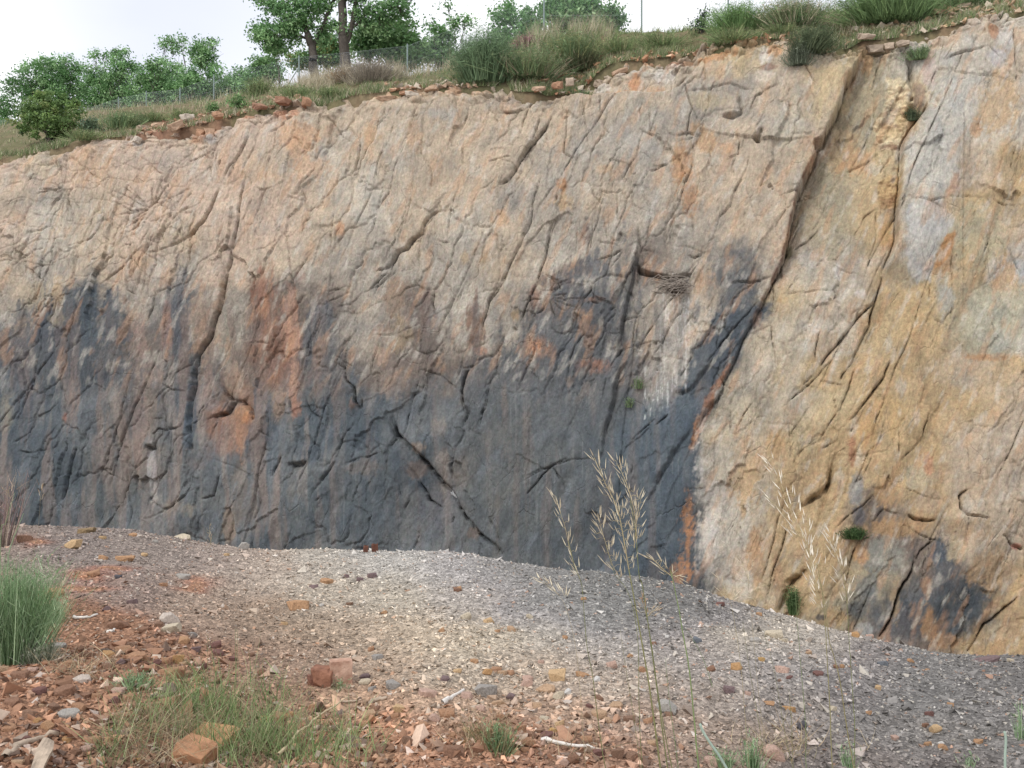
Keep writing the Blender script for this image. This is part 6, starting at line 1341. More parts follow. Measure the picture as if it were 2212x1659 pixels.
def stone(k, x, y, w_, h_, colour, label=None, tilt=None, kind=None, z_up=None, yaw=None):
    u, v = cp(k, x, y)
    wpx, hpx = w_ * C9 / 2.9105, h_ * C9 / 2.9105
    p = ground_hit(u, min(v + hpx * 0.42, 1700))
    m = p[1] / FPX
    ratio = h_ / w_
    fl_target = 0.28 if ratio < 0.42 else 0.4 if ratio < 0.55 else 0.55 if ratio < 0.8 else 0.75
    cand = [i for i in range(16) if abs(ROCKS[i][2] - fl_target) < 0.01]
    i = kind if kind is not None else cand[int(r3.integers(0, len(cand)))]
    W = wpx * m * 1.05
    Hh = max(hpx * m / (0.55 + 0.45 * ratio), W * 0.16)
    o = obj('stone', rock_data(i, colour))
    fl = ROCKS[i][2]
    zs = Hh / fl if Hh / fl < W * 1.7 else W * 1.7
    o.scale = (W, W * r3.uniform(0.75, 1.0), zs * 0.9)
    o.rotation_euler = ((tilt or 0) + r3.normal(0, 0.09), r3.normal(0, 0.10), yaw if yaw is not None else r3.uniform(-0.5, 0.5) + (math.pi if r3.random() < .5 else 0))
    o.location = (p[0], p[1] + W * 0.1, p[2] + Hh * (0.26 if z_up is None else z_up))
    shape = 'flat' if ratio < 0.42 else 'chunky' if ratio > 0.75 else 'angular'
    STONES.append([o, u, v, wpx, colour, shape, label])
    return o
LM = {}   # landmarks
for (nm, k, x, y) in (('the broken rust-brown block', 'G2', 690, 985), ('the tilted ochre slab pair', 'G1', 1310, 1470), ('the green broom at the picture edge', 'G1', 150, 700), ('the two rusty stubs on the crest', 'G2', 935, 175), ('the thin white stick', 'G2', 1480, 1140), ('the short grey branch', 'G2', 980, 1165),
                      ('the long pale twig low down', 'G3', 760, 1450), ('the round grey-tan stone', 'G2', 1680, 1085), ('the lone smooth orange stone', 'G1', 1920, 535), ('the upright buff stone', 'G1', 470, 135), ('the foot of the tall oat grass', 'G3', 1360, 1560), ('the pair of pinkish white boulders', 'G1', 1090, 650),
                      ('the big pink rounded stone', 'G3', 2090, 1490), ('the weathered wood piece', 'G1', 310, 1520), ('the rounded buff boulder', 'G2', 2145, 985), ('the pale slab by the dark crest', 'G4', 600, 725), ('the maroon flake', 'G4', 885, 975), ('the white pebble on dark gravel', 'G4', 1675, 1425), ('the buff lump on dark gravel', 'G4', 1640, 1330), ('the bent grey driftwood stick', 'G1', 200, 1400), ('the blue-grey stone', 'G3', 1590, 755), ('the big rust slab', 'G1', 1100, 970)):
    LM[nm] = cp(k, x, y)
SPEC = [
 ('G1', 470, 135, 90, 75, 'buff', 'upright buff stone standing alone on mauve gravel near the crest'), ('G1', 550, 55, 120, 35, 'olive-brown', 'long olive-brown stone lying on the very crest behind the upright buff stone'),
 ('G1', 1570, 150, 80, 50, 'pale grey', 'rounded pale grey stone sitting on the crest above the dark wall'), ('G1', 1175, 80, 100, 26, 'cream', 'low cream stone half buried in the crest between the buff and pale grey stones'),
 ('G1', 150, 105, 100, 50, 'rust', 'crumbling rust-red lump near the crest above the green broom'), ('G1', 345, 458, 140, 62, 'orange', 'flat orange slab just behind the green broom'), ('G1', 1920, 535, 142, 60, 'orange', 'lone smooth orange stone on open tan gravel'),
 ('G1', 1090, 620, 125, 72, 'pinkish white', 'pinkish white boulder, the rear one of two touching'), ('G1', 1100, 682, 130, 56, 'cream', 'cream boulder with a yellow face, the front one of two touching'), ('G1', 1180, 350, 100, 34, 'pale grey', 'flat pale grey stone alone in front of the orange patches'),
 ('G1', 880, 870, 140, 42, 'rust-orange'), ('G1', 1150, 870, 72, 92, 'ochre', 'upright ochre-brown stone among maroon ones'), ('G1', 1100, 975, 185, 72, 'rust-orange', 'big rust slab lying flat behind the grass'), ('G1', 530, 1015, 120, 32, 'pinkish white', 'long pinkish white flake on the red rubble hump'),
 ('G1', 440, 1240, 130, 50, 'pale grey', 'pale grey-white stone on the red rubble hump'), ('G1', 400, 1095, 165, 48, 'rust', 'wide rust slab half sunk in the red rubble hump'),
 ('G2', 1680, 1085, 142, 92, 'grey', 'round flat grey-tan stone beside the thin white stick'), ('G2', 2145, 985, 120, 82, 'buff', 'rounded buff boulder with a pitted top'), ('G2', 905, 1030, 80, 36, 'cream', 'cream wedge just right of the broken rust block'),
 ('G2', 1085, 1045, 100, 66, 'grey', 'grey stone with an oval outline, two stones right of the broken block'), ('G3', 1590, 755, 62, 46, 'blue-grey', 'flat blue-grey stone between the oat grass stems'), ('G3', 2090, 1490, 142, 84, 'pinkish', 'big pink rounded stone at the bottom edge'),
 ('G3', 1395, 1190, 130, 72, 'pale grey', 'grey-white slab leaning behind the oat grass stems'), ('G4', 600, 725, 112, 52, 'cream', 'pale layered slab close to the dark crest'), ('G4', 885, 975, 72, 26, 'maroon', 'thin maroon flake on grey gravel'),
 ('G4', 1640, 1330, 70, 52, 'buff', 'buff lump on dark gravel at the lower corner'), ('G4', 1675, 1425, 40, 30, 'white', 'small white pebble on dark gravel'), ('G4', 1980, 890, 180, 28, 'mauve', 'long low mauve slab on the crest near the picture edge'),
 ('G3', 945, 1003, 46, 44, 'white', 'small white stone beside the rounded buff boulder'), ('G3', 755, 1085, 48, 52, 'white', 'white angular stone touching a tan one right of the round grey-tan stone')]
rest = """G1 1020 655 50 50 brown;G1 685 555 55 38 mauve;G1 750 665 140 55 rust;G1 440 910 92 62 rust-orange;G1 790 820 120 50 rust-orange;G1 1390 790 80 46 maroon;G1 1265 820 60 50 mauve;G1 1410 840 70 42 maroon;G1 1190 760 70 52 orange;G1 1300 930 70 42 maroon;G1 1690 965 60 46 rust
G1 500 1190 100 46 rust-orange;G1 300 1310 80 60 orange;G1 550 1360 82 72 brown;G1 600 1410 100 46 rust-orange;G1 690 1400 50 50 orange;G1 370 1540 60 42 pinkish;G1 890 1530 34 32 yellow-brown;G1 1070 1570 72 62 rust;G1 80 1160 120 50 rust;G1 180 1240 100 50 brown;G1 250 1090 90 40 maroon;G1 120 990 110 60 rust
G1 700 1075 70 36 rust;G1 620 1120 60 40 rust-orange;G1 760 1090 90 46 pinkish;G1 830 1130 80 40 rust-orange;G1 60 1330 80 44 rust-orange;G1 160 1400 70 40 maroon;G1 430 1400 60 40 ochre;G1 480 1480 70 46 rust;G1 240 1280 60 36 ochre;G1 340 1190 70 40 brown;G1 640 1290 70 44 brown;G1 740 1200 60 40 rust-orange
G1 660 760 80 34 rust;G1 560 860 90 44 rust;G1 690 930 90 40 brown;G1 850 790 70 30 brown;G1 960 810 80 30 rust;G1 1010 900 60 36 maroon;G1 930 690 60 28 rust;G1 1240 720 50 30 grey;G1 780 900 60 36 mauve;G1 380 800 100 36 grey;G1 1500 880 50 30 maroon;G1 1620 850 44 28 brown
G1 660 225 60 30 orange;G1 800 235 130 34 orange;G1 930 205 60 24 buff;G1 660 95 50 24 buff;G1 860 80 60 22 orange;G1 1000 120 40 20 pale grey;G1 1460 205 40 22 buff;G1 1050 400 60 24 rust-orange;G1 850 510 70 30 mauve;G1 600 330 80 40 rust-orange;G1 760 350 50 22 slate
G2 945 1075 60 36 grey;G2 905 995 70 32 mauve;G2 1300 1105 130 36 pinkish;G2 1560 1120 90 42 pinkish;G2 1840 1120 60 60 mauve;G2 1945 1040 90 52 pinkish;G2 1690 965 70 42 ochre;G2 2070 1080 120 36 tan;G2 2150 1115 80 52 cream;G2 940 815 42 40 rust-orange;G2 980 870 80 34 grey;G2 1605 895 62 26 orange
G2 1550 605 70 46 cream;G2 1965 600 46 40 cream;G2 1700 635 70 34 buff;G2 380 650 50 22 buff;G2 870 365 46 36 mauve;G2 780 345 42 30 mauve;G2 950 340 60 34 mauve;G2 570 415 60 30 mauve;G2 650 380 90 30 orange;G2 1505 425 46 34 orange;G2 1025 580 46 26 orange;G2 800 525 50 22 brown;G2 620 530 32 18 white;G2 1395 690 42 34 orange;G2 1850 685 60 46 tan
G2 600 1200 130 50 rust-orange;G2 320 1260 150 62 rust-orange;G2 920 1240 82 90 tan;G2 1120 1200 80 62 buff;G2 1430 1230 110 62 rust-orange;G2 1480 1480 130 82 rust;G2 2110 1350 70 46 yellow-brown;G2 1780 1250 52 60 rust-orange;G2 1180 1400 80 80 brown;G2 1760 1170 110 40 tan;G2 1640 1200 80 40 pinkish;G2 1350 1260 70 50 pinkish;G2 2000 1180 90 34 tan
G2 1000 1460 110 50 brown;G2 850 1420 80 60 tan;G2 1900 1330 80 50 rust-orange;G2 1960 1420 90 50 rust-orange;G2 2060 1270 60 40 cream;G2 1560 1340 60 36 buff;G2 1640 1400 80 46 brown;G2 1500 960 60 30 buff;G2 1750 950 70 30 rust-orange;G2 1420 1010 60 34 mauve;G2 1840 970 60 26 rust-orange;G2 2040 900 44 24 pinkish
G3 1850 930 90 46 ochre;G3 1680 945 60 36 rust;G3 1800 1080 72 52 mauve;G3 1410 1240 70 30 brown;G3 1040 915 70 52 pinkish;G3 1280 1280 70 50 rust-orange;G3 1180 1510 100 56 brown;G3 1080 1480 80 110 brown;G3 1680 1545 110 60 pinkish;G3 780 1530 90 50 rust;G3 620 1380 100 36 maroon;G3 960 1240 100 50 tan
G3 1160 1270 80 46 brown;G3 895 1185 50 32 maroon;G3 1070 1180 90 36 tan;G3 2010 880 42 36 yellow-brown;G3 1240 950 60 42 rust-orange;G3 1400 735 36 18 white;G3 730 1550 70 50 pinkish;G3 880 1400 80 44 rust-orange;G3 700 1300 70 40 buff;G3 1000 1350 60 36 pinkish;G3 1300 1420 60 36 tan;G3 850 985 90 34 orange;G3 300 700 40 26 orange
G3 150 895 60 26 orange;G3 40 430 50 30 rust;G3 740 740 36 28 orange;G3 1160 860 40 24 orange;G3 1310 780 44 22 rust;G3 860 490 40 20 orange;G3 500 1010 70 40 pinkish;G3 330 970 70 24 tan;G3 1920 1105 40 30 pinkish;G3 2060 1165 70 26 orange;G3 2140 950 70 34 pinkish;G3 960 1130 60 34 brown
G4 700 1000 50 22 maroon;G4 650 950 90 42 pinkish;G4 700 1205 92 36 ochre;G4 980 1200 50 30 cream;G4 1300 910 70 30 blue-grey;G4 1740 1175 42 30 orange;G4 1575 1305 42 40 rust;G4 1600 1235 60 30 maroon;G4 1210 1225 42 30 orange;G4 1690 1450 60 36 orange;G4 1920 1415 60 36 orange;G4 1590 1430 60 26 orange;G4 1130 725 70 36 ochre
G4 1215 720 50 30 pinkish;G4 2130 890 42 26 cream;G4 1590 950 32 26 orange;G4 1040 920 32 50 orange;G4 1480 890 42 26 orange;G4 780 1310 62 50 slate;G4 820 840 50 24 tan;G4 500 590 44 24 orange;G4 250 525 60 22 maroon;G4 480 760 70 30 pale grey;G4 660 760 60 26 cream;G4 1270 1060 40 44 buff;G4 1380 1390 50 40 pinkish;G4 1000 930 40 26 rust"""
for t in SPEC:
    stone(*t)
for line in rest.replace('\n', ';').split(';'):
    k, x, y, w_, h_, c = line.split(None, 5)
    stone(k, float(x), float(y), float(w_), float(h_), c.replace('_', ' '))
# more middling stones of the rubble on the lower left and along the lower edge
r4 = np.random.default_rng(44); n_more = 0
while n_more < 62:
    u, v = r4.uniform(0, 1350), r4.uniform(1400, 1650)
    ok = (u < 460 and v > 1380 + 0.1 * u) or (v > 1530 and u < 1350)
    if not ok or any(abs(s[1] - u) < 20 and abs(s[2] - v) < 12 for s in STONES): continue
    w_ = r4.uniform(40, 78)
    stone('G1', u / C9 * 2.9105, (v / C9 - 1160) * 2.9105, w_, w_ * r4.uniform(0.35, 0.8), ['rust', 'rust-orange', 'rust-orange', 'brown', 'ochre', 'maroon', 'pinkish', 'tan'][int(r4.integers(0, 8))])
    n_more += 1
# labels: what each looks like and where it lies with respect to the nearest landmark
ordn = ['nearest', 'second nearest', 'third nearest', 'fourth nearest', 'fifth nearest', 'sixth nearest', 'seventh nearest', 'eighth nearest', 'ninth nearest', 'tenth nearest']
buck = {}
for s in STONES:
    o, u, v, wpx, colour, shape, label = s
    o['category'] = 'stone'
    if label:
        o['label'] = label; continue
    nm, (lu, lv) = min(LM.items(), key=lambda kv: (kv[1][0] - u) ** 2 + (2.0 * (kv[1][1] - v)) ** 2)
    du, dv = u - lu, 2.0 * (v - lv)
    rel = ('right of' if du > 0 else 'left of') if abs(du) > abs(dv) else ('in front of' if dv > 0 else 'behind')
    size = 'large' if wpx > 36 else 'small' if wpx < 20 else 'middling'
    buck.setdefault((size, colour, shape, rel, nm), []).append((math.hypot(du, dv), s))
for (size, colour, shape, rel, nm), lst in buck.items():
    lst.sort(key=lambda t: t[0])
    for i, (d, s) in enumerate(lst):
        dist = '' if len(lst) == 1 else ', the ' + ordn[min(i, 9)]
        s[0]['label'] = ' '.join(f'{size} {shape} {colour} stone {rel} {nm}{dist}'.split()[:16])
        s[0]['group'] = 'loose stones on the gravel bank'

# ---- bigger built stones: noise-roughened, with broken faces
def boulder_mesh(dims, seed, cuts=9, sub=2, rough=0.05, keep=0.8):
    bm = bmesh.new()
    bmesh.ops.create_cube(bm, size=1.0)
    rr = np.random.default_rng(seed)
    for i in range(cuts):
        n = Vector(rr.normal(size=3)).normalized()
        d = 0.5 * (abs(n.x) + abs(n.y) + abs(n.z)) * rr.uniform(0.60, 0.90)
        g = bm.verts[:] + bm.edges[:] + bm.faces[:]
        res = bmesh.ops.bisect_plane(bm, geom=g, plane_co=n * d, plane_no=n, clear_outer=True)
        e = [x for x in res['geom_cut'] if isinstance(x, bmesh.types.BMEdge)]
        if e: bmesh.ops.holes_fill(bm, edges=e)
    bmesh.ops.bevel(bm, geom=bm.edges[:], offset=0.018, segments=1, affect='EDGES')
    bmesh.ops.triangulate(bm, faces=bm.faces[:])
    bmesh.ops.subdivide_edges(bm, edges=bm.edges[:], cuts=sub, use_grid_fill=True)
    bm.verts.ensure_lookup_table()
    co = np.array([v.co[:] for v in bm.verts])
    n1 = fbm(co[:, 0] * 3 + seed, co[:, 1] * 3 + co[:, 2] * 2.3, 3, seed)
    bm.normal_update()
    for v, k in zip(bm.verts, n1): v.co += v.normal * k * rough * 0.5
    for v in bm.verts: v.co = Vector((v.co.x * dims[0], v.co.y * dims[1], v.co.z * dims[2]))
    bmesh.ops.recalc_face_normals(bm, faces=bm.faces[:])
    me = bpy.data.meshes.new('stone'); bm.to_mesh(me); bm.free()
    return me
def boulder(k, x, y, w_, h_, dep, colour, label, seed, yaw=0.0, tilt=(0, 0), second=None, cat='rock', name='rock', group=None, sink=0.06, rough=0.06, cuts=8):
    u, v = cp(k, x, y)
    p = ground_hit(u, min(v + h_ * C9 / 2.9105 * 0.5, 1700)); m = p[1] / FPX
    W = w_ * C9 / 2.9105 * m; Hh = h_ * C9 / 2.9105 * m
    me = boulder_mesh((W, W * dep, Hh), seed, cuts=cuts, rough=rough)
    o = obj(name, me, mat_plain(name + '_surface', base(colour, KG), var=0.35, scale=14, bump=0.7, second=base(second, KG) if second else None, bump_dist=0.02))
    o.location = (p[0], p[1] + W * dep * 0.35, p[2] + Hh * (0.5 - sink)); o.rotation_euler = (tilt[0], tilt[1], yaw)
    return tag(o, label, cat, group)
boulder('G2', 738, 960, 142, 158, 0.8, (178, 118, 88), 'tall pink-topped half of the broken block, standing behind its brown half', 701, yaw=0.25, second=(206, 166, 140), group='broken rust-brown block', cuts=5)
boulder('G2', 625, 1000, 145, 124, 0.8, (132, 82, 58), 'split dark rust-brown half of the broken block, before the pink-topped half', 702, yaw=-0.2, second=(164, 108, 78), group='broken rust-brown block', cuts=9, rough=0.12)
boulder('G2', 625, 1025, 84, 34, 1.0, (186, 120, 86), 'thin orange sliver wedged in front of the split brown block', 703, yaw=-0.1, group='broken rust-brown block', tilt=(0.2, -.1))
boulder('G2', 556, 1020, 56, 70, 0.9, (128, 84, 66), 'small dark brown lump leaning against the split brown block', 704, yaw=0.4, group='broken rust-brown block')
boulder('G1', 1345, 1425, 270, 74, 0.95, (186, 134, 82), 'upper ochre slab of the tilted pair in the grass', 705, yaw=-0.55, tilt=(0.30, 0.12), second=(204, 150, 96), group='tilted ochre slabs', cuts=4, sink=-0.05, rough=0.04)
boulder('G1', 1235, 1500, 240, 110, 0.8, (168, 116, 74), 'lower ochre slab of the tilted pair, half hidden by grass', 706, yaw=-0.5, tilt=(0.25, 0.1), second=(186, 130, 84), group='tilted ochre slabs', cuts=5, rough=0.05)

# ---- two rusty steel stubs on the crest
rust_mat = mat_plain('rusty_steel', base((112, 68, 50)), rough=0.9, var=0.4, scale=16, bump=0.5)
for (x, y, w_, h_, lb) in ((903, 183, 30, 56, 'shorter leaning rusty stub, left one of two on the crest'), (967, 172, 40, 66, 'taller square rusty stub, right one of two on the crest')):
    u, v = cp('G2', x, y); p = ground_hit(u, 1193); p[2] -= 0.02
    m = p[1] / FPX; W = w_ * C9 / 2.9105 * m; Hh = h_ * C9 / 2.9105 * m + 0.1
    bm = bmesh.new()
    # an open U-shaped section of rusted steel
    prof = [(-W / 2, -W / 3), (W / 2, -W / 3), (W / 2, W / 3), (W * .36, W / 3), (W * .36, -W * .2), (-W * .36, -W * .2), (-W * .36, W / 3), (-W / 2, W / 3)]
    lo = [bm.verts.new((a, b, -0.1)) for a, b in prof]; hi = [bm.verts.new((a * .96, b, Hh - 0.1 + 0.012 * ((i % 3) - 1))) for i, (a, b) in enumerate(prof)]
    for i in range(8): bm.faces.new((lo[i], lo[(i + 1) % 8], hi[(i + 1) % 8], hi[i]))
    bm.faces.new(hi); bm.faces.new(lo[::-1])
    bmesh.ops.recalc_face_normals(bm, faces=bm.faces[:])
    me = bpy.data.meshes.new('rusty_stub'); bm.to_mesh(me); bm.free()
    o = obj('rusty_stub', me, rust_mat); o.location = p; o.rotation_euler = (0, 0.10 if x < 950 else -0.05, 0.3)
    tag(o, lb, 'metal stub', 'rusty stubs on the crest')

# ---- sticks and dead wood
wood_mat = mat_plain('bleached_wood', base((206, 200, 192), KG), rough=0.85, var=0.25, scale=30, bump=0.4)
wood2_mat = mat_plain('grey_wood', base((168, 148, 126), KG), rough=0.9, var=0.3, scale=30, bump=0.5)
def stick(name, pts_px, rad, label, mat, cat='stick', lift=0.012, flat=None):
    P3 = []
    for i, (k, x, y) in enumerate(pts_px):
        u, v = cp(k, x, y); p = ground_hit(u, min(v, 1695)); P3.append(p + np.array([0, 0, lift]))
    dense = []
    for a, b in zip(P3[:-1], P3[1:]):
        for t in np.linspace(0, 1, 5)[:-1]: dense.append(a + (b - a) * t + r4.normal(size=3) * rad * 0.35)
    dense.append(P3[-1])
    o0 = dense[0].copy()
    n = len(dense); a = Acc(); tube(a, [d - o0 for d in dense], [rad * (1 - 0.55 * i / n) * (1 + 0.15 * math.sin(i * 2.1)) for i in range(n)], 6)
    me = a.mesh(name, True)
    o = obj(name, me, mat); o.location = o0
    return tag(o, label, cat)
stick('stick', [('G2', 1410, 1190), ('G2', 1455, 1150), ('G2', 1540, 1095)], 0.013, 'thin white stick slanting beside the round grey-tan stone', wood_mat)
stick('stick', [('G2', 915, 1185), ('G2', 965, 1160), ('G2', 1045, 1145)], 0.014, 'short grey branch with a pale broken end', wood2_mat)
stick('stick', [('G3', 590, 1415), ('G3', 720, 1450), ('G3', 930, 1475)], 0.011, 'long pale twig lying across rust stones low down', wood_mat)
stick('stick', [('G1', 475, 622), ('G1', 560, 626), ('G1', 630, 603)], 0.010, 'slim white twig right of the green broom top', wood_mat)
stick('stick', [('G2', 700, 1165), ('G2', 800, 1172), ('G2', 850, 1168)], 0.007, 'dark thin twig just left of the short grey branch', wood2_mat)
stick('stick', [('G1', 30, 1530), ('G1', 120, 1460), ('G1', 290, 1400), ('G1', 430, 1375)], 0.016, 'bent grey driftwood stick on the red rubble', wood2_mat)
stick('stick', [('G1', 650, 840), ('G1', 720, 848), ('G1', 805, 862)], 0.011, 'dark wet-looking stick among rust stones', mat_plain('dark_wood', base((110, 92, 78), KG), scale=25))
stick('stick', [('G1', 690, 715), ('G1', 730, 712), ('G1', 745, 700)], 0.009, 'curled pale twig behind the rust stones', wood_mat)
stick('stick', [('G2', 340, 1580), ('G2', 470, 1440), ('G2', 600, 1330), ('G2', 790, 1195)], 0.007, 'long straw-coloured stem slanting through the green grass', mat_plain('straw_stem', base((190, 168, 128), KG), scale=20), lift=0.05)
# weathered wood piece, flat, grain along it
u, v = cp('G1', 305, 1525); p = ground_hit(u, 1690)
bm = bmesh.new(); bmesh.ops.create_cube(bm, size=1); bmesh.ops.subdivide_edges(bm, edges=bm.edges[:], cuts=3, use_grid_fill=True)
for vt in bm.verts: vt.co = Vector((vt.co.x * (0.05 + 0.01 * math.sin(vt.co.y * 9)), vt.co.y * 0.30, vt.co.z * 0.02 + 0.008 * math.sin(vt.co.y * 5 + vt.co.x * 3)))
bmesh.ops.recalc_face_normals(bm, faces=bm.faces[:])
me = bpy.data.meshes.new('wood_piece'); bm.to_mesh(me); bm.free()
o = obj('wood_piece', me, wood2_mat); pw = ground_hit(cp('G1', 305, 1500)[0], 1660); o.location = (pw[0], pw[1] - 0.05, pw[2] + 0.05); o.rotation_euler = (0.1, 0.15, 0.28)
tag(o, 'weathered flat wood piece poking up from the red rubble', 'wood')

# ================================================================ GREEN BROOM AT THE LEFT, TALL OAT GRASS, LOW GRASS
FG = [base(c, .8) for c in ((124, 154, 108), (102, 136, 84), (146, 172, 128), (92, 124, 74), (114, 144, 100))]
def front_broom(name, label, k, x, y, wpx, hpx, n, seed, cols, wid, lean=0.0, cat='shrub', droop=0.18, sprays=2):
    u, v = cp(k, x, y); p = ground_hit(u, v); m = p[1] / FPX
    r = np.random.default_rng(seed)
    root = thing(name, label, cat, tuple(p))
    W, Hh = wpx * m, hpx * m
    bx = r.normal(0, 0.15, n) * W; by = r.normal(0, 0.13, n) * W
    h = Hh * r.uniform(0.45, 1.0, n)
    tip = np.stack([bx * 1.5 + r.normal(0, .13, n) * W + lean * h, by + r.normal(0, .13, n) * W, h], -1)
    cc = np.array(cols)[r.integers(0, len(cols), n)] * np.exp(r.normal(0, .22, (n, 1)))
    a = Acc(); a.add(*blades(np.stack([bx, by, np.full(n, -0.03)], -1), tip, np.full(n, wid) * r.uniform(.7, 1.3, n), cc * 0.9, bend=r.normal(size=(n, 3)) * droop * np.array([.5, .5, .05]) * Hh, segs=4, tipcol=cc * 1.15))
    k_ = n * sprays
    idx = r.integers(0, n, k_); t = r.uniform(0.25, .95, (k_, 1))
    q = np.stack([bx, by, np.zeros(n)], -1)[idx] + tip[idx] * t
    sp = r.normal(size=(k_, 3)) * np.array([.4, .4, .2]); sp[:, 2] += 0.7; sp *= 0.13 * Hh
    a.add(*blades(q, sp, np.full(k_, wid * 0.8), cc[idx], segs=2))
    obj('foliage', a.mesh('foliage'), leaf_mat, root)
    return root
front_broom('broom_shrub', 'thick green broom shrub at the lower left, cut by the picture edge', 'G1', 95, 905, 118, 238, 1500, 801, FG, 0.0045, lean=0.06)
front_broom('broom_shrub', 'pale green side spray of the broom, leaning over the gravel', 'G1', 300, 640, 52, 62, 200, 802, FG[2:3] + FG[:1], 0.006, lean=0.25)
front_broom('grey_herb', 'low silvery herb with tiny pale flowers at the foot of the broom', 'G1', 255, 905, 66, 62, 420, 803, [base((150, 156, 132), KG), base((126, 138, 108), KG), base((180, 180, 160), KG)], 0.006, cat='herb', sprays=3)
front_broom('dead_grass', 'purple-brown dead grass stems behind the broom at the picture edge', 'G1', 10, 160, 60, 190, 60, 804, [base((150, 120, 120), KG), base((120, 104, 92), KG), base((170, 150, 130), KG)], 0.007, lean=0.1, cat='grass', droop=0.1)
front_broom('grass_tuft', 'fresh green grass tuft on the red rubble left of the big rust slab', 'G1', 880, 1060, 66, 40, 160, 805, FG, 0.008, cat='grass')
front_broom('grass_tuft', 'small green tuft growing at the foot of the split brown block', 'G2', 745, 1075, 30, 34, 40, 806, FG, 0.006, cat='grass')
front_broom('grass_tuft', 'green tuft with dry blades at the bottom edge under the rust stones', 'G3', 310, 1480, 60, 80, 140, 807, FG + [base((180, 160, 120), KG)], 0.006, cat='grass')
front_broom('grass_tuft', 'dry brownish tuft left of the bottom green tuft', 'G2', 1700, 1450, 90, 70, 170, 808, [base((160, 130, 90), KG), base((140, 110, 76), KG), base((120, 126, 78), KG)], 0.006, cat='grass')
for i, (k, x, y, wpx, hpx, n, lb) in enumerate((('G3', 1760, 1583, 54, 60, 80, 'bluish green grass tuft at the bottom edge right of the tall stems'), ('G4', 450, 1583, 40, 80, 60, 'green grass tuft at the bottom edge between the tall stems'), ('G4', 1850, 1583, 36, 50, 26, 'sparse green tuft at the bottom edge on dark gravel'), ('G4', 2190, 1400, 36, 110, 22, 'green grass tuft cut by the picture edge at the lower right'), ('G4', 1080, 1583, 30, 60, 40, 'green tuft at the foot of the pale oat grass stems'))):
    front_broom('grass_tuft', lb, k, x, y, wpx, hpx, n, 820 + i, FG, 0.006, cat='grass', droop=0.12)

# one blue-green reed stalk curving up
def stalk_pts(pl, Y):
    out = []
    for (k, x, y) in pl:
        u, v = cp(k, x, y); out.append(np.array([(u - CU) / FPX * Y, Y, -(v - CV) / FPX * Y]))
    return out
def smooth_path(P_, n=6):
    P_ = [np.asarray(p) for p in P_]
    Q = [P_[0]] + P_ + [P_[-1]]
    out = []
    for i in range(1, len(Q) - 2):
        for t in np.linspace(0, 1, n, endpoint=False):
            a, b, c, d = Q[i - 1], Q[i], Q[i + 1], Q[i + 2]
            out.append(0.5 * ((2 * b) + (c - a) * t + (2 * a - 5 * b + 4 * c - d) * t * t + (3 * b - 3 * c + d - a) * t ** 3))
    out.append(P_[-1])
    return out
stem_mat = mat_attr('green_stem', rough=0.6, noise_scale=8, noise_amt=0.15, bump=0, translucent=0.15)
seed_mat = mat_plain('straw_spikelet', base((208, 192, 156)), rough=0.6, var=0.2, scale=60, bump=0.0, second=base((222, 208, 176)))
seed2_mat = mat_plain('brown_spikelet', base((190, 164, 128)), rough=0.7, var=0.2, scale=60, bump=0.0)
def spikelet_mesh(name, L_, W_, mat):
    V_ = [(0, 0, 0)]
    for t, w_ in ((0.22, 1.0), (0.5, 0.85), (0.75, 0.45)):
        for k in range(4):
            an = k * math.pi / 2
            V_.append((math.cos(an) * W_ * w_, math.sin(an) * W_ * w_ * 0.6, t * L_))
    V_.append((0, 0, L_))
    F_ = []
    for k in range(4):
        k2 = (k + 1) % 4
        F_.append((0, 1 + k2, 1 + k)); F_.append((9 + k, 9 + k2, 13))
        for l in range(2):
            F_.append((1 + l * 4 + k, 1 + l * 4 + k2, 5 + l * 4 + k2)); F_.append((1 + l * 4 + k, 5 + l * 4 + k2, 5 + l * 4 + k))
    me = mesh_np(name, np.array(V_), np.array(F_)); me.materials.append(mat); return me
SPK = [spikelet_mesh('spikelet', 0.044, 0.0026, seed_mat), spikelet_mesh('spikelet', 0.036, 0.0023, seed_mat), spikelet_mesh('spikelet', 0.032, 0.0028, seed2_mat), spikelet_mesh('spikelet', 0.042, 0.0025, mat_plain('pale_spikelet', base((232, 222, 200)), rough=0.6, var=0.12, scale=60, bump=0.0))]
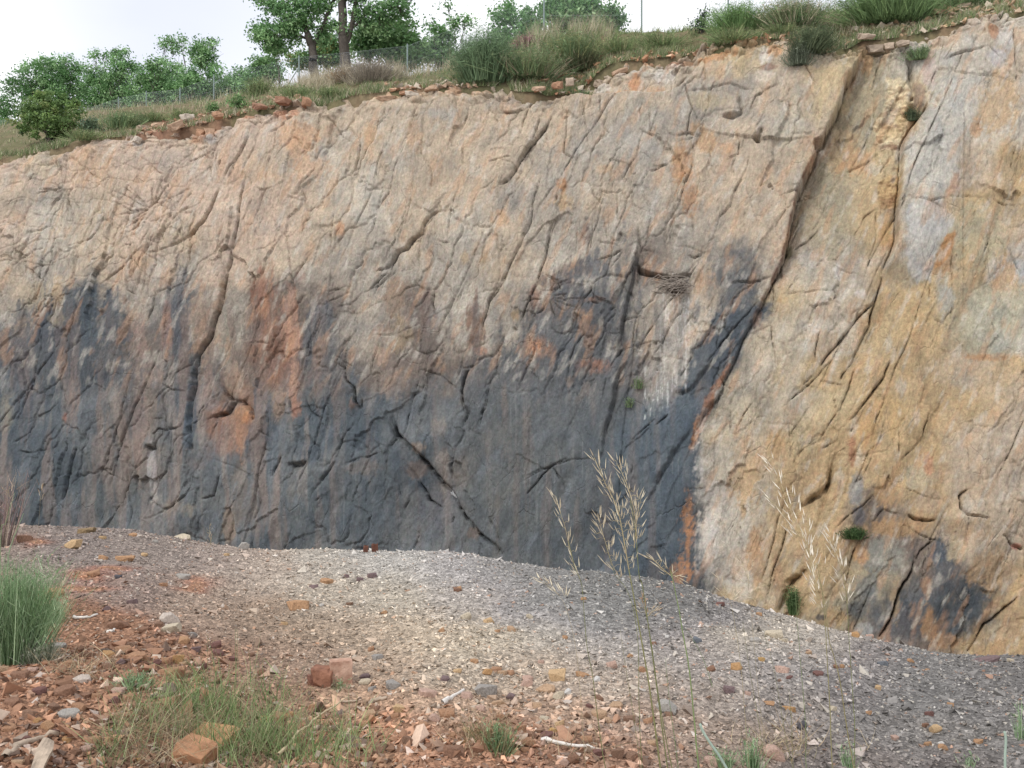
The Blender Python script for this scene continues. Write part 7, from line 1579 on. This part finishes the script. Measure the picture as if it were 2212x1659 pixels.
def grass_stalk(label, stem, Y, heads=(), rad=0.0026, col=(122, 128, 70), tipcol=(186, 168, 120), seed=0, group='tall oat grass stalks'):
    """stem: points (crop, x, y) from the top down to the ground; heads: list of (points along the rachis tip -> base, number of spikelets, spread, mesh)"""
    r = np.random.default_rng(seed)
    pts = stalk_pts(stem, Y)
    foot = pts[-1].copy()
    gz = float(ground_z(foot[0], foot[1]))
    pts.append(np.array([foot[0] + 0.02, Y, gz - 0.02])) if foot[2] > gz + 0.02 else None
    foot = pts[-1]
    path = smooth_path(pts[::-1])
    o0 = np.array([foot[0], Y, gz])
    root = thing('oat_grass_stalk', label, 'grass stalk', tuple(o0), group)
    n = len(path)
    wob = np.cumsum(r.normal(0, 0.004, n)); path = [p + np.array([0, wob[i] * 0.6, 0]) for i, p in enumerate(path)]
    a = Acc()
    tube(a, [p - o0 for p in path], [rad * (1 - 0.6 * i / n) for i in range(n)], 5, base(col, KG))
    for (hp, cnt, spread, mi) in heads:
        rp_ = smooth_path(stalk_pts(hp, Y)[::-1], 8)       # base -> tip
        m = len(rp_)
        yy = np.interp(np.arange(m), [0, m - 1], [0, r.normal(0, .03)])
        rp_ = [p + np.array([0, yy[i], 0]) for i, p in enumerate(rp_)]
        tube(a, [p - o0 for p in rp_], [rad * 0.55 * (1 - 0.6 * i / m) for i in range(m)], 4, base(tipcol, KG))
        for j in range(cnt):
            t = (j + r.uniform(0, 1)) / cnt
            f = t * (m - 1); i0 = min(int(f), m - 2)
            p = rp_[i0] + (rp_[i0 + 1] - rp_[i0]) * (f - i0)
            axis = (rp_[i0 + 1] - rp_[i0]); axis /= np.linalg.norm(axis) + 1e-9
            reach = spread * (0.35 + 0.65 * math.sin(math.pi * min(1, 0.25 + 0.75 * t)) ) * r.uniform(0.2, 1.0)
            an = r.uniform(0, 6.283)
            out = np.array([math.cos(an), math.sin(an) * 0.8, r.uniform(-0.1, 0.5)])
            q = p + out * reach
            if reach > 0.012:
                tube(a, [p - o0, (p + q) / 2 - o0 + np.array([0, 0, 0.006]), q - o0], 0.0006, 3, base(tipcol, KG))
            dirv = axis * 1.0 + out * r.uniform(0.25, 0.8)
            s = obj('spikelet', SPK[mi] if mi == 3 or r.random() < 0.75 else SPK[1], None, root, tuple(q - o0))
            s.rotation_mode = 'QUATERNION'; s.rotation_quaternion = Vector(dirv).to_track_quat('Z', 'Y')
            sc_ = r.uniform(0.75, 1.15); s.scale = (sc_, sc_, sc_)
    obj('stem', a.mesh('stem', True), stem_mat, root)
    return root
grass_stalk('thickest oat grass stalk with the fullest pale seed head, mid clump', [('L3', 1110, 1100), ('G3', 1150, 300), ('G3', 1190, 520), ('G3', 1240, 800), ('G3', 1290, 1100), ('G3', 1355, 1583)], 3.65,
            [([('L3', 920, 620), ('L3', 990, 780), ('L3', 1050, 900), ('L3', 1085, 1000), ('L3', 1110, 1120), ('G3', 1150, 300)], 62, 0.042, 0)], rad=0.0038, col=(136, 136, 78), seed=1)
grass_stalk('oat grass stalk rising highest in the mid clump, head leaning right', [('L3', 1160, 900), ('L3', 1195, 1120), ('G3', 1215, 330), ('G3', 1240, 420), ('G3', 1290, 760), ('G3', 1340, 1130), ('G3', 1400, 1583)], 3.72,
            [([('L3', 1060, 640), ('L3', 1110, 740), ('L3', 1150, 850), ('L3', 1190, 1000), ('L3', 1200, 1150)], 44, 0.038, 0), ([('L3', 1235, 890), ('L3', 1215, 980), ('L3', 1195, 1100), ('L3', 1185, 1210)], 20, 0.028, 0)], rad=0.0026, seed=2)
grass_stalk('oat grass stalk with a low drooping head on the near side of the mid clump', [('L3', 1000, 1180), ('G3', 1060, 330), ('G3', 1130, 420), ('G3', 1180, 560), ('G3', 1210, 800), ('G3', 1215, 1150), ('G3', 1235, 1583)], 3.8,
            [([('L3', 948, 985), ('L3', 970, 1080), ('L3', 1000, 1180), ('G3', 1040, 260), ('G3', 1090, 360)], 34, 0.04, 0)], rad=0.0016, seed=3)
grass_stalk('lone oat grass stalk with a slim curved head left of the mid clump', [('L3', 760, 1160), ('G3', 800, 280), ('G3', 845, 400), ('G3', 862, 600), ('G3', 880, 800), ('G3', 915, 980), ('G3', 945, 1220), ('G3', 980, 1480), ('G3', 1000, 1583)], 3.7,
            [([('L3', 668, 870), ('L3', 700, 960), ('L3', 740, 1080), ('L3', 765, 1200), ('G3', 800, 280), ('G3', 835, 360)], 26, 0.026, 0)], rad=0.0020, seed=4)
grass_stalk('bright green oat grass stalk with a nodding head right of the mid clump', [('G3', 1410, 290), ('G3', 1440, 420), ('G3', 1470, 560), ('G3', 1495, 700), ('G3', 1540, 960), ('G3', 1575, 1300), ('G3', 1600, 1583)], 3.6,
            [([('G3', 1270, 225), ('G3', 1320, 250), ('G3', 1370, 300), ('G3', 1420, 340)], 16, 0.035, 0), ([('G3', 1480, 380), ('G3', 1450, 340), ('G3', 1425, 350)], 5, .02, 0)], rad=0.0032, col=(128, 152, 84), seed=5)
grass_stalk('shorter oat grass stalk with a frayed brown head in front of the gravel', [('G3', 1260, 570), ('G3', 1285, 700), ('G3', 1310, 860), ('G3', 1340, 1080), ('G3', 1380, 1330), ('G3', 1430, 1583)], 3.75,
            [([('G3', 1225, 480), ('G3', 1245, 530), ('G3', 1262, 590)], 12, 0.03, 2), ([('G3', 1330, 560), ('G3', 1300, 580), ('G3', 1265, 610)], 6, 0.03, 2)], rad=0.0022, seed=6)
grass_stalk('tall oat grass stalk with the largest loose pale head, in front of ochre rock', [('G4', 850, 300), ('G4', 880, 400), ('G4', 905, 500), ('G4', 935, 740), ('G4', 980, 880), ('G4', 1030, 1100), ('G4', 1075, 1380), ('G4', 1110, 1583)], 3.7,
            [([('L4', 600, 650), ('L4', 640, 740), ('L4', 690, 880), ('L4', 730, 1000), ('L4', 790, 1120), ('G4', 830, 200), ('G4', 880, 420)], 46, 0.055, 3), ([('L4', 540, 860), ('L4', 620, 940), ('L4', 690, 1040), ('L4', 760, 1130)], 12, 0.03, 3)], rad=0.0026, col=(150, 140, 92), seed=7)
grass_stalk('oat grass stalk with a dense head just right of the largest loose one', [('G4', 870, 260), ('G4', 905, 460), ('G4', 925, 650), ('G4', 940, 900), ('G4', 955, 1200), ('G4', 965, 1583)], 3.8,
            [([('L4', 690, 1090), ('G4', 780, 110), ('G4', 810, 200), ('G4', 840, 320), ('G4', 880, 470), ('G4', 905, 560)], 34, 0.035, 3)], rad=0.0024, col=(146, 138, 88), seed=8)
grass_stalk('slim oat grass stalk, farthest right of those with pale heads', [('G4', 1010, 240), ('G4', 1050, 380), ('G4', 1075, 560), ('G4', 1090, 800), ('G4', 1105, 1050), ('G4', 1115, 1260), ('G4', 1120, 1583)], 3.85,
            [([('G4', 940, 90), ('G4', 985, 190), ('G4', 1025, 300), ('G4', 1060, 430), ('G4', 1072, 520)], 26, 0.035, 3), ([('L4', 940, 1090), ('L4', 985, 1180), ('G4', 1010, 200)], 8, 0.02, 3)], rad=0.0018, seed=9)
grass_stalk('thin green grass stalk without a head in front of the wall-foot plant', [('G4', 722, 400), ('G4', 735, 600), ('G4', 755, 850), ('G4', 775, 1050), ('G4', 800, 1330), ('G4', 805, 1583)], 3.9, [], rad=0.0016, col=(118, 138, 80), seed=10)
grass_stalk('pale broken head tip low against the white ochre edge', [('G4', 420, 330), ('G4', 440, 480), ('G4', 470, 760), ('G4', 500, 1100), ('G4', 560, 1583)], 3.95, [([('G4', 380, 240), ('G4', 405, 290), ('G4', 440, 390)], 14, 0.03, 0)], rad=0.0011, col=(170, 156, 120), seed=11)
grass_stalk('arching straw stalk by the rust-red fringe of the wall', [('G4', 250, 380), ('G4', 300, 470), ('G4', 330, 560), ('G4', 370, 800), ('G4', 400, 1100), ('G4', 440, 1583)], 3.9, [([('G4', 240, 350), ('G4', 270, 430), ('G4', 310, 500)], 8, 0.02, 0), ([('G4', 420, 490), ('G4', 360, 470), ('G4', 320, 500)], 7, 0.02, 0)], rad=0.0011, col=(170, 156, 110), seed=12)
grass_stalk('short straw stalk nearest the mid clump at the crest, nodding left', [('G3', 590, 390), ('G3', 700, 470), ('G3', 760, 600), ('G3', 820, 900), ('G3', 870, 1583)], 3.95, [([('G3', 565, 375), ('G3', 620, 400), ('G3', 690, 460)], 8, 0.02, 0), ([('G3', 720, 440), ('G3', 735, 480)], 5, .02, 0)], rad=0.0010, col=(176, 160, 118), seed=13)
for i, (pl, lb) in enumerate(((([('G4', 400, 640), ('G4', 435, 880), ('G4', 470, 1080), ('G4', 510, 1330), ('G4', 550, 1583)]), 'thin bare grass stem beside the pale layered slab'), (([('G4', 525, 680), ('G4', 600, 960), ('G4', 640, 1180), ('G4', 680, 1400), ('G4', 720, 1583)]), 'thin bare grass stem right of the pale layered slab'),
                              (([('G3', 1095, 690), ('G3', 1125, 900), ('G3', 1160, 1120), ('G3', 1200, 1380), ('G3', 1225, 1583)]), 'thin bare grass stem left of the thickest stalk'), (([('G3', 1385, 870), ('G3', 1410, 1120), ('G3', 1440, 1350), ('G3', 1470, 1583)]), 'thin bare stem between the frayed brown head and the bright green stalk'),
                              (([('G3', 1490, 660), ('G3', 1570, 760), ('G3', 1640, 900), ('G3', 1690, 1060)]), 'thin straw branch bending off the bright green stalk'), (([('G4', 695, 1080), ('G4', 710, 1250), ('G4', 725, 1583)]), 'short thin stem right of the bare stems'),
                              (([('G1', 985, 820), ('G1', 985, 950), ('G1', 1000, 1150), ('G1', 1015, 1260)]), 'straight pale straw stem standing in the lower left grass'), (([('G1', 1345, 740), ('G1', 1340, 860), ('G1', 1345, 1000), ('G1', 1350, 1080)]), 'straight brown straw stem among the maroon stones'),
                              (([('G1', 1530, 690), ('G1', 1525, 850), ('G1', 1520, 1000), ('G1', 1520, 1120)]), 'thin green stem left of the broken block'), (([('G2', 360, 950), ('G2', 362, 1080), ('G2', 375, 1260), ('G2', 385, 1400)]), 'thin green stem in the grass below the broken block'),
                              (([('G2', 70, 680), ('G2', 70, 850), ('G2', 72, 1050)]), 'upright green weed stem at the edge of the bare gravel'))):
    u, v = cp(*pl[-1]); g = ground_hit(u, min(v, 1690))
    grass_stalk(lb, pl, min(g[1], 3.95) if v > 1640 else g[1], [], rad=0.0014, col=(132, 132, 84) if 'green' not in lb else (112, 142, 80), seed=30 + i, group='thin bare grass stems')
grass_stalk('small dry seed head standing on the crest before the dark wall', [('G1', 1350, 60), ('G1', 1362, 130), ('G1', 1335, 170), ('G1', 1300, 240)], 8.6, [([('G1', 1362, 10), ('G1', 1358, 70), ('G1', 1365, 140)], 12, 0.03, 2)], rad=0.003, col=(190, 176, 150), seed=50)
grass_stalk('tall green weed stem in front of the broom at the picture edge', [('L1', 155, 985), ('L1', 115, 1080), ('L1', 70, 1200), ('G1', 50, 300), ('G1', 40, 700)], 6.0, [], rad=0.004, col=(140, 168, 124), seed=51)
grass_stalk('green stem with a purplish drooping head at the picture edge', [('L1', 95, 850), ('L1', 70, 930), ('L1', 35, 1050), ('L1', 5, 1130), ('G1', 5, 700)], 6.0, [([('L1', 105, 815), ('L1', 70, 830), ('L1', 60, 880)], 6, .03, 2)], rad=0.003, col=(128, 150, 104), seed=52)
grass_stalk('slim stem with a small pale plume before the dark wall, far left', [('L1', 265, 880), ('L1', 258, 910), ('L1', 240, 1100), ('G1', 200, 300), ('G1', 180, 700)], 6.3, [([('L1', 278, 812), ('L1', 270, 850), ('L1', 258, 905)], 9, .012, 2)], rad=0.0012, col=(150, 140, 110), seed=53)
a = Acc()
pts = stalk_pts([('G4', 118, 1295), ('G4', 140, 1350), ('G4', 190, 1430), ('G4', 240, 1500), ('G4', 290, 1583)], 3.7)
pp = smooth_path(pts[::-1]); o0 = pp[0].copy(); o0[2] = float(ground_z(o0[0], o0[1]))
tube(a, [o0 * 0 + np.array([0.0, 0, -0.01])] + [p - o0 for p in pp], [0.005] * (len(pp) - 3) + [0.005, 0.0055, 0.005, 0.003], 6, base((166, 190, 172), KG))
ob = thing('weed_stalk', 'pale blue-green weed shoot curving up at the bottom edge', 'weed', tuple(o0)); obj('stem', a.mesh('stem', True), stem_mat, ob)
a = Acc()
pts = stalk_pts([('G4', 2085, 1345), ('G4', 2095, 1400), ('G4', 2090, 1500), ('G4', 2090, 1583)], 3.7)
pp = smooth_path(pts[::-1]); o0 = pp[0].copy(); o0[2] = float(ground_z(o0[0], o0[1]))
tube(a, [np.array([0.0, 0, -0.01])] + [p - o0 for p in pp], [0.005] * len(pp) + [0.003], 6, base((166, 190, 172), KG))
ob = thing('weed_stalk', 'pale blue-green weed shoot standing straight on the dark gravel', 'weed', tuple(o0)); obj('stem', a.mesh('stem', True), stem_mat, ob)

# low foreground grass (uncountable): where the photograph has it
def fg_grass(n, areas, hmin, hmax, cols, wid, seed, lean=0.3):
    r = np.random.default_rng(seed)
    Vs = Acc()
    for (k, x, y, rx, ry, share) in areas:
        u0, v0 = cp(k, x, y); m = int(n * share)
        B = []
        while len(B) < m:
            u = r.normal(u0, rx / 2.99 * 0.6); v = r.normal(v0, ry / 2.99 * 0.6)
            if v < 1200 or v > 1760: continue
            d = (v - CV) / FPX; y_ = 1.55 / d
            for _ in range(4): y_ = float(-ground_z((u - CU) / FPX * y_, y_)) / d
            x_ = (u - CU) / FPX * y_
            nb = int(r.integers(1, 5))
            for q in range(nb): B.append((x_ + r.normal(0, .02), y_ + r.normal(0, .02)))
        B = np.array(B[:m]); z = ground_z(B[:, 0], B[:, 1]) - 0.01
        h = r.uniform(hmin, hmax, m)
        tip = np.stack([r.normal(0.05, lean, m), r.normal(0, lean, m), np.ones(m)], -1); tip /= np.linalg.norm(tip, axis=1, keepdims=True)
        cc = np.array(cols)[r.integers(0, len(cols), m)] * np.exp(r.normal(0, .2, (m, 1)))
        Vs.add(*blades(np.stack([B[:, 0], B[:, 1], z], -1), tip * h[:, None], np.full(m, wid) * r.uniform(.6, 1.3, m), cc, bend=r.normal(size=(m, 3)) * np.array([.3, .3, .12]) * h[:, None], segs=3, tipcol=cc * 1.1))
    return Vs
GR = [base(c, KG) for c in ((124, 154, 84), (106, 140, 70), (142, 166, 100), (96, 124, 66), (150, 160, 110))]
DR = [base(c, KG) for c in ((196, 178, 138), (176, 152, 116), (160, 134, 104), (150, 140, 110))]
areas = [('G1', 1250, 1250, 220, 130, .14), ('G1', 1500, 1400, 330, 150, .24), ('G2', 250, 1450, 330, 150, .22), ('G2', 500, 1500, 260, 110, .12), ('G1', 980, 1330, 230, 150, .07), ('G2', 820, 1480, 200, 110, .07), ('G1', 1250, 1080, 180, 70, .05), ('G1', 1700, 1150, 200, 100, .05), ('G1', 700, 1480, 120, 90, .04)]
g_ = obj('low_grass', fg_grass(1500, areas, 0.06, 0.24, GR, 0.0042, 901, lean=0.4).mesh('low_grass'), leaf_mat); tag(g_, 'fresh green grass blades growing through the rubble low down', kind='stuff')
areas = [('G1', 1150, 1400, 300, 160, .3), ('G1', 880, 1450, 250, 130, .2), ('G2', 300, 1400, 400, 150, .2), ('G1', 500, 950, 180, 60, .08), ('G2', 1650, 1400, 180, 90, .08), ('G3', 700, 1500, 300, 80, .05), ('G4', 650, 1450, 260, 110, .09)]
g_ = obj('withered_grass', fg_grass(1900, areas, 0.05, 0.18, DR, 0.004, 902, lean=0.9).mesh('withered_grass'), leaf_mat); tag(g_, 'withered grey-brown grass matted between the stones low down', kind='stuff')

# ================================================================ ON THE WALL: nest, scrap, loose rocks of the crest
p = cliff_surf(1458, 618)
nest = thing('bird_nest', 'large stick nest on the small ledge above the white droppings', 'nest', tuple(p))
r = np.random.default_rng(61)
m_ = p[1] / FPX
twig_mat = mat_plain('grey_twig', base((150, 138, 126)), rough=0.9, var=0.4, scale=4, bump=0)
a = Acc()
for i in range(110):
    cx_, cz_ = r.normal(0, 16) * m_, r.normal(4, 10) * m_
    if i > 120: cx_, cz_ = r.normal(-2, 10) * m_, r.normal(-12, 13) * m_
    an = r.normal(0.25, 0.55) if i < 120 else r.normal(1.2, 0.6)
    L_ = r.uniform(0.3, 0.75)
    dx_, dz_ = math.cos(an) * L_ / 2, math.sin(an) * L_ / 2
    y0 = -r.uniform(0.02, 0.42) * math.exp(-(cx_ / (26 * m_)) ** 2)
    c = np.array([cx_, y0, cz_])
    tube(a, [c - (dx_, r.normal(0, .08), dz_), c + (0, 0, r.normal(0, .03)), c + (dx_, r.normal(0, .08), dz_)], [0.016, 0.013, 0.007], 4)
obj('twigs', a.mesh('twigs'), twig_mat, nest)['kind'] = 'stuff'
bm = bmesh.new(); bmesh.ops.create_uvsphere(bm, u_segments=20, v_segments=10, radius=1)
for vt in bm.verts:
    k = 1 + 0.18 * perlin(np.array([vt.co.x * 3]), np.array([vt.co.z * 3 + vt.co.y]), 62)[0]
    vt.co = Vector((vt.co.x * 0.40 * k, vt.co.y * 0.24 * k - 0.02, vt.co.z * 0.24 * k - 0.02))
me = bpy.data.meshes.new('nest_cup'); bm.to_mesh(me); bm.free()
obj('nest_cup', me, mat_plain('nest_lining', base((96, 84, 74)), var=0.4, scale=9, bump=0.8, bump_dist=.05), nest)

p = cliff_surf(*cp('L2', 1462, 855))
bm = bmesh.new(); bmesh.ops.create_grid(bm, x_segments=6, y_segments=6, size=0.5)
for vt in bm.verts: vt.co = Vector((vt.co.x * 0.26, -0.06 + 0.06 * math.sin(vt.co.x * 9 + vt.co.y * 5), vt.co.y * 0.36 + 0.04 * math.sin(vt.co.x * 7)))
res = bmesh.ops.solidify(bm, geom=bm.faces[:], thickness=0.02)
bmesh.ops.recalc_face_normals(bm, faces=bm.faces[:])
me = bpy.data.meshes.new('litter'); bm.to_mesh(me); bm.free()
o = obj('litter_scrap', me, mat_plain('crumpled_white', base((206, 210, 214)), var=0.2, scale=5)); o.location = p; o.rotation_euler = (0.1, -0.5, 0.2)
tag(o, 'crumpled white scrap caught in the dark slanting crevice', 'litter')

# loose rocks along the crest of the wall
CRK = [base(c, 1.25) for c in ((202, 164, 130), (190, 140, 102), (196, 172, 146), (170, 122, 92), (204, 188, 168), (184, 162, 138))]
CRM = [mat_plain('crest_rock_' + n_, c, rough=.92, var=.28, scale=4, bump=.6, bump_dist=.05) for n_, c in zip(('peach', 'rust', 'tan', 'brick', 'cream', 'beige'), CRK)]
CRN = ['peach-coloured', 'rust-coloured', 'tan', 'brick-red', 'cream', 'beige']
crest_me = [boulder_mesh((1, 0.8, 0.7), 720 + i, cuts=15, sub=1, rough=0.14) for i in range(6)]
CME = {}
def crest_rock(u, v, wpx, hpx, ci, label, yaw=0.0, tilt=0.0):
    p = cliff_surf(u, v) if v > np.interp(u, RIM[:, 0], RIM[:, 1]) + 4 else hill_hit(u, v + hpx * .3)[0]
    m = p[1] / FPX; i = (int(u) + int(v)) % 6
    if (i, ci) not in CME:
        me = crest_me[i].copy(); me.name = 'crest_rock'; me.materials.clear(); me.materials.append(CRM[ci]); CME[(i, ci)] = me
    o = obj('crest_rock', CME[(i, ci)]); o.scale = (wpx * m * 0.85, wpx * m * 0.8, hpx * m * 1.0); o.location = (p[0], p[1] + 0.02, p[2] + hpx * m * .12); rr_ = random.Random(int(u * 7 + v)); o.rotation_euler = (rr_.uniform(-.3, .4), tilt + rr_.uniform(-.25, .25), yaw + rr_.uniform(-.8, .8))
    return tag(o, label, 'rock', 'loose rocks along the crest of the wall')
for t in ((404, 252, 34, 24, 4, 'pale pointed boulder jutting from the red rubble, topped with plants', .2, .1), (440, 278, 30, 26, 0, 'peach block below the pale pointed boulder', .1, -.2), (418, 284, 26, 34, 1, 'rust block leaning under the pale pointed boulder', -.2, .3), (380, 272, 40, 22, 0, 'long peach block left of the pale pointed boulder', .1, -.25),
          (345, 268, 44, 16, 0, 'flat peach slab along the top of the red rubble', 0, -.25), (310, 276, 34, 18, 2, 'tan slab at the lower end of the red rubble', 0, -.2), (295, 304, 20, 20, 4, 'grey-white face in a dark hole under the red rubble', .3, .2), (470, 252, 26, 18, 1, 'rust block at the foot of the tiny bright shrubs', 0, -.2),
          (500, 247, 40, 14, 1, 'long rust slab right of the tiny bright shrubs', 0, -.2), (560, 232, 34, 16, 3, 'brick-red rock at the left of the red scar', 0, -.15), (610, 222, 40, 20, 3, 'brick-red rock under the big oaks', 0, -.1), (662, 220, 22, 26, 1, 'rust corner block at the right end of the red scar', .2, 0), (690, 216, 12, 14, 4, 'small upright white stone right of the red scar', 0, .2),
          (826, 204, 44, 14, 0, 'long peach slab below the bleached mound', 0, -.2), (872, 192, 46, 12, 1, 'flat rust slab under the flat green clump', 0, -.1), (885, 203, 34, 18, 4, 'rounded cream boulder below the flat rust slab', 0, .05), (925, 186, 36, 12, 0, 'peach slab right of the rounded cream boulder', 0, 0), (980, 172, 40, 12, 1, 'rust slab left of the dark broom', 0, -.1),
          (1010, 168, 26, 14, 0, 'peach block right against the dark broom', 0, .1), (1190, 158, 38, 18, 5, 'smooth beige boulder under the knoll broom', .1, -.25), (1165, 190, 34, 12, 0, 'peach slab below the smooth beige boulder', 0, -.1), (1205, 182, 30, 22, 1, 'rust block right of the smooth beige boulder', .2, -.3), (1232, 172, 22, 26, 2, 'tall tan block before the low ledge tuft', .2, -.2),
          (1288, 150, 34, 20, 5, 'beige block at the left of the pale broken rocks', .1, -.3), (1330, 122, 40, 14, 0, 'peach slab at the top of the pale broken rocks', 0, -.15), (1480, 108, 30, 20, 0, 'peach block above the dark notch', .1, -.1), (1600, 62, 40, 16, 5, 'bare beige patch of stone below the bright broom', 0, -.1), (1870, 80, 38, 18, 2, 'tan block at the head of the inclined slab', .1, .1),
          (1892, 92, 42, 22, 5, 'squarish beige block at the top of the ochre slab', 0, 0), (1926, 88, 28, 20, 2, 'tan block beside the squarish beige one', .1, .05), (1952, 90, 32, 18, 5, 'beige block at the left of the dark crevice head', 0, .1), (1850, 62, 26, 12, 4, 'cream stone in the grass above the tan block', 0, 0), (2030, 26, 50, 14, 0, 'peach slab lying on the bank at the upper right', 0, -.1), (2080, 12, 40, 12, 2, 'tan slab above the peach slab at the upper right', 0, 0)):
    crest_rock(*t)

# crumbled small rubble along the crest, too small to pick apart
r = np.random.default_rng(88); ra = Acc()
for (u0, u1, d0, d1, n, cols) in ((270, 690, 0.2, 2.4, 420, ((194, 156, 122), (180, 130, 98), (202, 174, 144))), (830, 1030, 0.2, 1.6, 200, ((198, 166, 136), (188, 146, 112), (204, 186, 164))), (1150, 1290, 0.2, 1.6, 170, ((202, 158, 120), (188, 132, 94), (196, 178, 156))), (1290, 1700, 0.2, 0.9, 190, ((202, 164, 128), (190, 136, 94))), (1820, 2212, 0.2, 2.0, 300, ((196, 166, 132), (188, 152, 112), (200, 182, 156)))):
    u = r.uniform(u0, u1, n); d = r.uniform(d0, d1, n); d = d + hill_d0(u) - 0.3; p = hill_pt(u, d); c = np.array([base(x, 1.2) for x in cols])[r.integers(0, len(cols), n)] * np.exp(r.normal(0, .2, (n, 1)))
    for i in range(n):
        Vb, Fb = CHIPS[i % len(CHIPS)]
        M_r = np.array(Euler((r.normal(0, .4), r.normal(0, .4), r.uniform(0, 6.28))).to_matrix())
        s_ = float(np.clip(np.exp(r.normal(math.log(0.2), .5)), .06, .55))
        ra.add(Vb @ M_r.T * s_ + p[i] + (0, 0, 0.02), Fb, c[i])
o = obj('crest_rubble', ra.mesh('crest_rubble'), gravel_mat); tag(o, 'small broken peach and rust stones strewn along the crest', kind='stuff')
